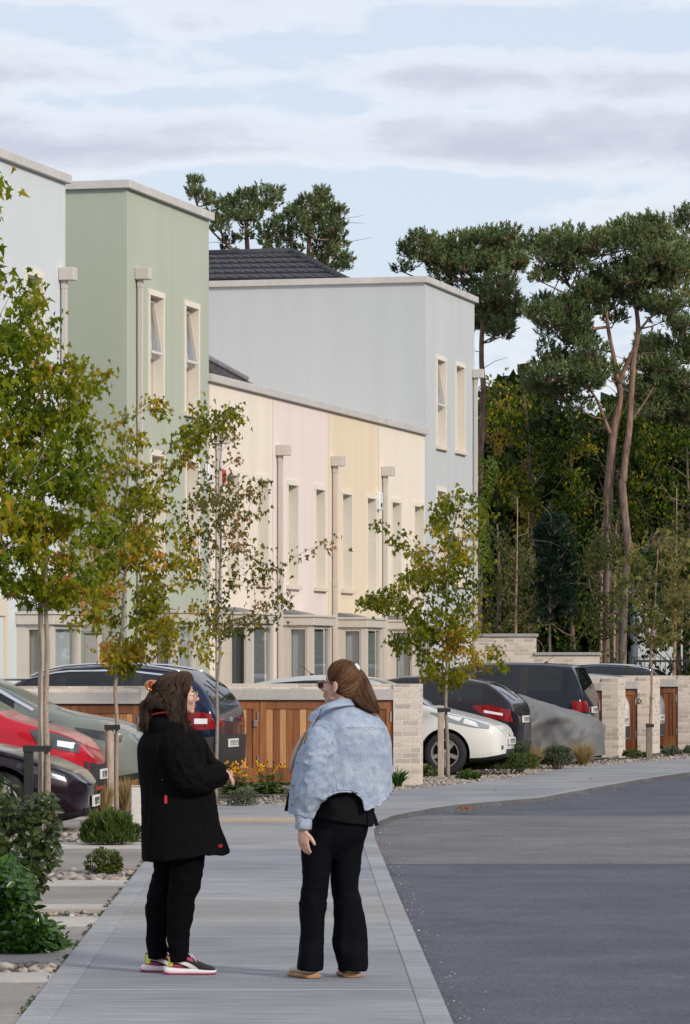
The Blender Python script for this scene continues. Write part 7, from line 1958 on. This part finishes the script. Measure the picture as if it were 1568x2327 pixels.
pine('big twin-stemmed pine with broad crown right of the gap of sky', 98., [[(1412,1670,13),(1413,1526,12.5),(1419,1340,12),(1427,1241,11.5),(1413,1108,11),(1418,1080,10),(1430,960,9),(1439,832,8),(1447,760,7.5),(1448,672,5),(1462,600,3)],
   [(1402,1660,11,.3),(1386,1500,11,.3),(1384,1250,12,.3),(1386,1100,13,.3),(1394,990,12,.2),(1410,900,9,.1),(1400,850,8),(1392,800,6),(1380,730,5),(1378,690,3)],
   [(1405,870,7),(1430,820,6),(1446,780,5)],[(1386,985,6),(1366,930,4),(1352,900,3.5),(1330,870,3)],[(1430,960,4),(1460,920,3),(1485,880,2)],[(1447,760,4),(1480,720,3),(1530,690,2)]],
  z5([(750,215,55,45),(800,200,45,50),(870,200,55,45),(850,260,75,45),(950,180,60,45),(1000,240,75,50),(1060,210,50,45),(1090,270,60,50),(930,290,70,40),(1180,160,45,45),(1240,130,50,40),(1200,230,70,55),(1350,90,35,35),(1340,160,70,60),(1290,220,80,60),(1410,140,30,40),(1440,220,80,60),(1500,220,45,60),(1370,300,100,60),(1470,330,90,55),(1540,360,50,50),(1270,330,80,50),(1250,410,90,45),(1380,400,90,50),(1490,430,70,45),(1150,380,60,45),(1130,450,80,40),(1050,480,70,40),(770,410,50,22),(800,505,35,25),(860,540,70,40),(720,590,30,25),(790,610,80,40),(920,560,80,45),(1010,560,80,50),(1100,540,70,45),(880,650,80,45),(960,620,70,45),(1000,720,80,40),(1040,790,60,40),(950,830,70,40),(960,900,90,45),(850,930,80,40),(780,960,70,35),(920,1000,70,35),(990,1070,55,28),(1180,600,50,30)]), 8, 1.15, fill=[(1205,545),(1350,540),(1400,565),(1440,505),(1500,500),(1570,560),(1575,690),(1500,730),(1440,690),(1390,700),(1330,720),(1330,800),(1400,860),(1330,900),(1210,890),(1190,830),(1260,770),(1210,730),(1330,680),(1230,640)], nfill=58)
pine('dark pine leaning in from beyond the right edge', 104., [[(1640,1650,14),(1625,1400,13),(1612,1100,11),(1600,900,9),(1590,700,7),(1575,540,4)],[(1612,1000,5),(1560,900,4),(1500,860,2)]],
  z5([(1510,90,30,25),(1545,130,50,30),(1560,80,50,40),(1550,250,40,40),(1500,640,40,35),(1540,680,55,45),(1500,740,50,40),(1550,790,60,50),(1400,760,50,35),(1350,860,50,30),(1420,870,60,35),(1460,960,60,35),(1540,950,60,45),(1380,950,50,30),(1500,1040,70,40),(1420,1090,60,35),(1560,1080,60,60),(1620,500,60,60),(1650,300,70,70)]), 12, 1.2, fill=[(1480,780),(1560,720),(1640,700),(1640,960),(1480,960),(1400,900)], nfill=34)
pine('open-crowned pine behind the dark tiled roof, next to the green house', 112., [[(555,1640,10),(558,1200,9),(560,800,8),(561,580,7),(563,500,5),(565,450,3)],[(561,600,5),(520,560,4),(498,520,3)],[(561,640,5),(600,560,4),(625,520,2)],[(520,560,3),(478,520,2.5),(450,470,2)]],
  z7([(45,85,32,30),(70,60,18,22),(30,130,30,30),(60,190,40,30),(110,200,35,30),(150,180,32,28),(160,250,40,35),(240,210,45,35),(290,180,30,25),(290,250,60,40),(370,160,45,35),(380,220,60,45),(430,140,35,25),(480,160,45,35),(500,220,60,40),(560,180,45,45),(585,130,25,28),(570,240,40,30),(440,270,60,35),(250,320,55,35),(320,330,45,35),(230,400,45,35),(190,340,35,30),(400,350,45,30),(440,330,40,25),(280,450,45,30),(260,520,40,25),(380,440,35,22),(520,400,40,25)]), 17, 1.1, nl=.13)
pine('denser pine behind the tiled roof, right of the open-crowned one', 110., [[(700,1640,11),(702,1200,10),(700,800,8),(702,580,6),(708,500,5),(722,440,3)],[(700,640,5),(665,560,4),(655,510,3)],[(704,620,4),(740,560,3),(765,530,2)]],
  z7([(880,140,28,28),(900,170,30,28),(860,190,40,32),(820,190,22,22),(780,240,42,32),(840,250,50,38),(900,240,40,30),(930,300,50,35),(965,265,22,20),(1000,300,28,24),(980,350,40,30),(740,250,25,22),(680,280,28,26),(660,330,38,32),(720,330,45,35),(800,330,60,45),(880,350,60,40),(940,400,55,40),(1000,420,40,32),(760,400,55,38),(850,430,65,45),(930,470,60,38),(1010,480,35,28),(620,400,40,30),(580,330,30,22),(560,400,30,26),(680,420,50,35),(640,470,50,30),(520,480,38,28),(560,530,40,26),(700,520,50,28),(900,530,60,38),(980,550,50,32),(1030,610,40,24),(960,610,60,35),(870,580,45,28),(1010,660,50,22),(500,440,28,20)]), 19, 1.2, nl=.13)
# young blue-green pine low in the wood
pine('small bluish young pine low in the wood above the brick wall', 100., [[(1248,1690,4),(1248,1500,4),(1250,1350,3.5),(1252,1240,3),(1252,1170,1.5)]],
  [(1251,1178,6,14),(1240,1195,6,12),(1281,1192,5,14),(1262,1205,12,12),(1235,1215,14,12),(1280,1222,14,14),(1222,1222,10,8),(1255,1235,24,14),(1288,1245,14,12),(1240,1260,20,12),(1272,1268,26,14),(1290,1285,16,14),(1250,1290,22,14),(1280,1310,26,14),(1236,1315,18,12),(1262,1335,26,14),(1292,1340,14,12),(1230,1350,20,12),(1270,1365,28,14),(1245,1385,28,14),(1285,1395,22,14),(1225,1410,20,12)], 23, 1.3, 'needle_blue', .9, .4, low='bark_pine_low', nl=.12)
def broadleaf(label, d, poly, trunk, ntw, nleaf, size, mat, seed, depth=1.6, tint=None, bark='bark_pine_low', rb=.12, nm='broadleaf_tree', group='broadleaf trees of the wood', shape=SMALL, cat='tree', spread=.35):
    return street_tree(label, d, trunk, poly, ntw, nleaf, size, shape, mat, seed, depth, rb, tint, barkmat=bark, cat=cat, group=group, droop=.7, twr=.006, spread=spread, nm=nm, gate=True)
broadleaf('broadleaf tree with yellowing leaves filling the gap behind the ivy pine', 108., [(1098,870),(1180,832),(1250,860),(1290,930),(1340,1000),(1350,1120),(1330,1230),(1250,1250),(1150,1170),(1090,1080)], [(1200,1665),(1205,1400),(1210,1200),(1200,1000),(1190,880)], 150, 11500, .115, 'leaf_wood', 31, 1.6, clumptint(.8,.48,.8,3.))
broadleaf('darker broadleaf tree behind the twin-stemmed pine', 110., [(1330,960),(1400,900),(1470,920),(1480,1050),(1470,1200),(1440,1300),(1350,1280),(1320,1150)], [(1400,1660),(1400,1400),(1405,1200),(1400,980)], 110, 8000, .115, 'leaf_wood', 32, 1.5, clumptint(.8,.30,.7,6.))
broadleaf('broadleaf tree with dull gold leaves at the right edge of the wood', 108., [(1450,990),(1540,960),(1620,930),(1700,980),(1700,1260),(1560,1310),(1460,1280),(1440,1120)], [(1560,1660),(1560,1400),(1565,1200),(1560,1000)], 120, 8500, .115, 'leaf_wood', 33, 1.6, clumptint(.8,.36,.7,9.))
broadleaf('low bushy tree just above the tall part of the brick wall', 103., [(1082,1170),(1140,1160),(1210,1240),(1230,1330),(1225,1470),(1090,1500),(1075,1300)], [(1130,1665),(1130,1500),(1135,1350),(1130,1190)], 100, 4300, .11, 'leaf_birch', 34, 1.2, clumptint(1.,.30,.6,2.))
broadleaf('dense dark understorey tree above the low part of the brick wall', 105., [(1200,1310),(1300,1240),(1370,1260),(1400,1360),(1400,1540),(1200,1540)], [(1300,1665),(1302,1500),(1300,1400),(1300,1270)], 100, 4600, .12, 'leaf_wood', 35, 1.3, clumptint(1.,.18,.5,2.))
broadleaf('loose green tree between the pine stems and the pale sapling', 107., [(1420,1260),(1500,1240),(1640,1260),(1660,1540),(1500,1540),(1440,1450)], [(1540,1665),(1540,1500),(1545,1350),(1540,1260)], 110, 6500, .13, 'leaf_wood', 37, 1.2, clumptint(1.,.25,.5,4.))
broadleaf('narrow dark bush hiding the foot of the left pine stem', 96.5, [(1345,1130),(1385,1110),(1412,1180),(1408,1400),(1412,1540),(1340,1540),(1335,1300)], [(1378,1672),(1378,1500),(1379,1300),(1380,1140)], 60, 3000, .10, 'leaf_birch', 38, .8, clumptint(1.,.22,.5,2.))
def birch(label, px, top, d, poly, n, seed):
    street_tree(label, d, [(px-2,1665),(px-1,1500),(px+1,1350),(px+3,1250),(px+4,top)], poly, 50, n, .075, SMALL, 'leaf_birch', seed, .6, .05, None, barkmat='bark_birch', cat='birch tree', group='slim birches at the wood edge', droop=.9, twr=.004, nm='birch_tree')
birch('slim reddish birch rising behind the tall part of the brick wall', 1172, 1130, 98., [(1150,1120),(1195,1110),(1215,1250),(1220,1400),(1150,1420),(1140,1250)], 900, 51)
birch('slim birch just left of the twin-stemmed pine', 1366, 1180, 99., [(1340,1180),(1395,1180),(1400,1300),(1345,1350),(1330,1260)], 600, 52)
birch('slim birch close beside the big pine stem', 1396, 1190, 99.5, [(1370,1180),(1425,1180),(1425,1290),(1380,1330)], 300, 53)
birch('slim pale birch behind the sapling near the right edge', 1534, 1110, 96., [(1500,1120),(1530,1090),(1570,1110),(1600,1300),(1560,1400),(1500,1380),(1495,1230)], 1000, 54)
# ivy wrapped round the pine trunk
def ivy():
    d = 101.; b = Vector((sx(1085,d), d-.02, 0)); root = thing('ivy', 'bright green ivy wrapped round the pine trunk by the house corner', 'ivy', b); lv = Leaves(3); r = lv.r
    for i in range(2100):
        y = r.uniform(1035,1300); t = (y-1035)/265
        rad = (.24+.10*math.sin(t*9)+.12*noise.noise(Vector((t*6,0,3))))*(1.1-.3*t); a_ = r.uniform(0,2*math.pi)
        p = W(1091-4*t,y,d)-b+Vector((math.cos(a_)*rad*1.1, math.sin(a_)*rad, 0)); lv.leaf(p, Vector((math.cos(a_),math.sin(a_),-.8)), .09, SMALL, r.betavariate(2,2), .1, Vector((math.cos(a_),math.sin(a_),.4)))
    for i in range(500):
        y = r.uniform(1440,1560); a_ = r.uniform(0,6.28); p = W(1086,y,d)-b+Vector((math.cos(a_)*.2,math.sin(a_)*.2,0)); lv.leaf(p, Vector((math.cos(a_),math.sin(a_),-.5)), .09, SMALL, .3*r.random(), .1)
    lv.build('foliage', M['ivy'], root)
    mb = MB(); mb.tube([(-.08,-.13,0),(-.12,-.12,2.5),(.05,-.14,4.2),(-.03,-.12,6.0)],[.02,.018,.014,.01],6); mb.build('stems', M['bark_grey'], root, True)
ivy()
# the deep wood beyond, one mass
def deepwood():
    lv = Leaves(99); r = lv.r
    for i in range(26000):
        d = r.uniform(114,132); px = r.uniform(1040,1900); top = 905+45*math.sin(px*.02)+35*noise.noise(Vector((px*.03,2,0)))+ (45 if 1440 < px < 1490 else 0)
        py = r.uniform(top,1560); p = W(px,py,d)
        if p.z < 0: p.z = r.random()
        lv.leaf(p, Vector((r.gauss(0,1),r.gauss(0,1),r.gauss(0,1))), r.uniform(.25,.5), [(0,0),(.42,.45),(0,1),(-.42,.45)], r.betavariate(2,3), .1)
    for i in range(12000):
        d = r.uniform(112,132); px = r.uniform(1900,3300); p = W(px, r.uniform(840+60*noise.noise(Vector((px*.01,7,0))),1560), d)
        lv.leaf(p, Vector((r.gauss(0,1),r.gauss(0,1),r.gauss(0,1))), r.uniform(.35,.7), [(0,0),(.42,.45),(0,1),(-.42,.45)], r.betavariate(2,3), .1)
    # further left behind the houses so a side-step still meets trees
    for i in range(5000):
        d = r.uniform(118,132); p = W(r.uniform(300,1060), r.uniform(1050,1560), d); lv.leaf(p, Vector((r.gauss(0,1),r.gauss(0,1),r.gauss(0,1))), r.uniform(.3,.6), [(0,0),(.42,.45),(0,1),(-.42,.45)], r.betavariate(2,3), .1)
    # the wood runs on across the road to the right, out of the frame: it darkens what the cars reflect
    for i in range(9000):
        y = r.uniform(-25,112); x = 24+r.uniform(0,7)+.10*max(0,y-60); z = r.uniform(0,9.5+1.5*noise.noise(Vector((y*.15,0,0))))
        lv.leaf(Vector((x,y,z)), Vector((r.gauss(0,1),r.gauss(0,1),r.gauss(0,1))), r.uniform(.7,1.3), [(0,0),(.42,.45),(0,1),(-.42,.45)], r.betavariate(2,3), .1)
    o = lv.build('woodland', M['leaf_wood_shaded'], None); tag(o, 'dark mass of woodland behind the nearer trees', 'woodland', kind='stuff')
deepwood()
# pale house and black railing glimpsed through the trees
def backhouse():
    d = 112.; b = Vector((sx(1500,d), d, 0)); root = thing('distant_house', 'pale rendered house glimpsed through the leaves at the right', 'house', b)
    x0, x1 = sx(1450,d)-b.x, sx(1760,d)-b.x; z1 = sz(1300,d)
    mb = MB(); mb.box(x0,x1,0,4,-.1,z1); mb.build('wall', M['render_white'], root)
    mb = MB(); mb.add([(x0-.2,-.3,z1-.05),(x1+.2,-.3,z1-.05),(x1-.5,2,z1+1.1),(x0+.5,2,z1+1.1),(x0-.2,4.3,z1-.05),(x1+.2,4.3,z1-.05)],[(0,1,2,3),(3,2,5,4),(0,3,4),(1,5,2)]); mb.build('roof', M['slate'], root)
    for px in (1463,1512,1560):
        m = MB(); xx = sx(px,d)-b.x; m.box(xx,xx+.55,-.02,.05,sz(1380,d),sz(1330,d)); m.build('window', M['car_glass'], root)
backhouse()
def railing():
    d = 95.; r = thing('railing', 'black metal railing between the trees at the right edge', 'railing', (sx(1440,d),d,0)); x0 = 0; x1 = sx(1720,d)-sx(1440,d)
    m = MB(); m.box(x0,x1,-.02,.02,1.72,1.77); m.box(x0,x1,-.02,.02,.15,.2); m.build('rail', M['black'], r)
    m = MB(); n = int((x1-x0)/.12)
    for i in range(n): m.box(x0+i*.12,x0+i*.12+.016,-.008,.008,.0,1.85)
    o = m.build('bars', M['black'], r); 
railing()
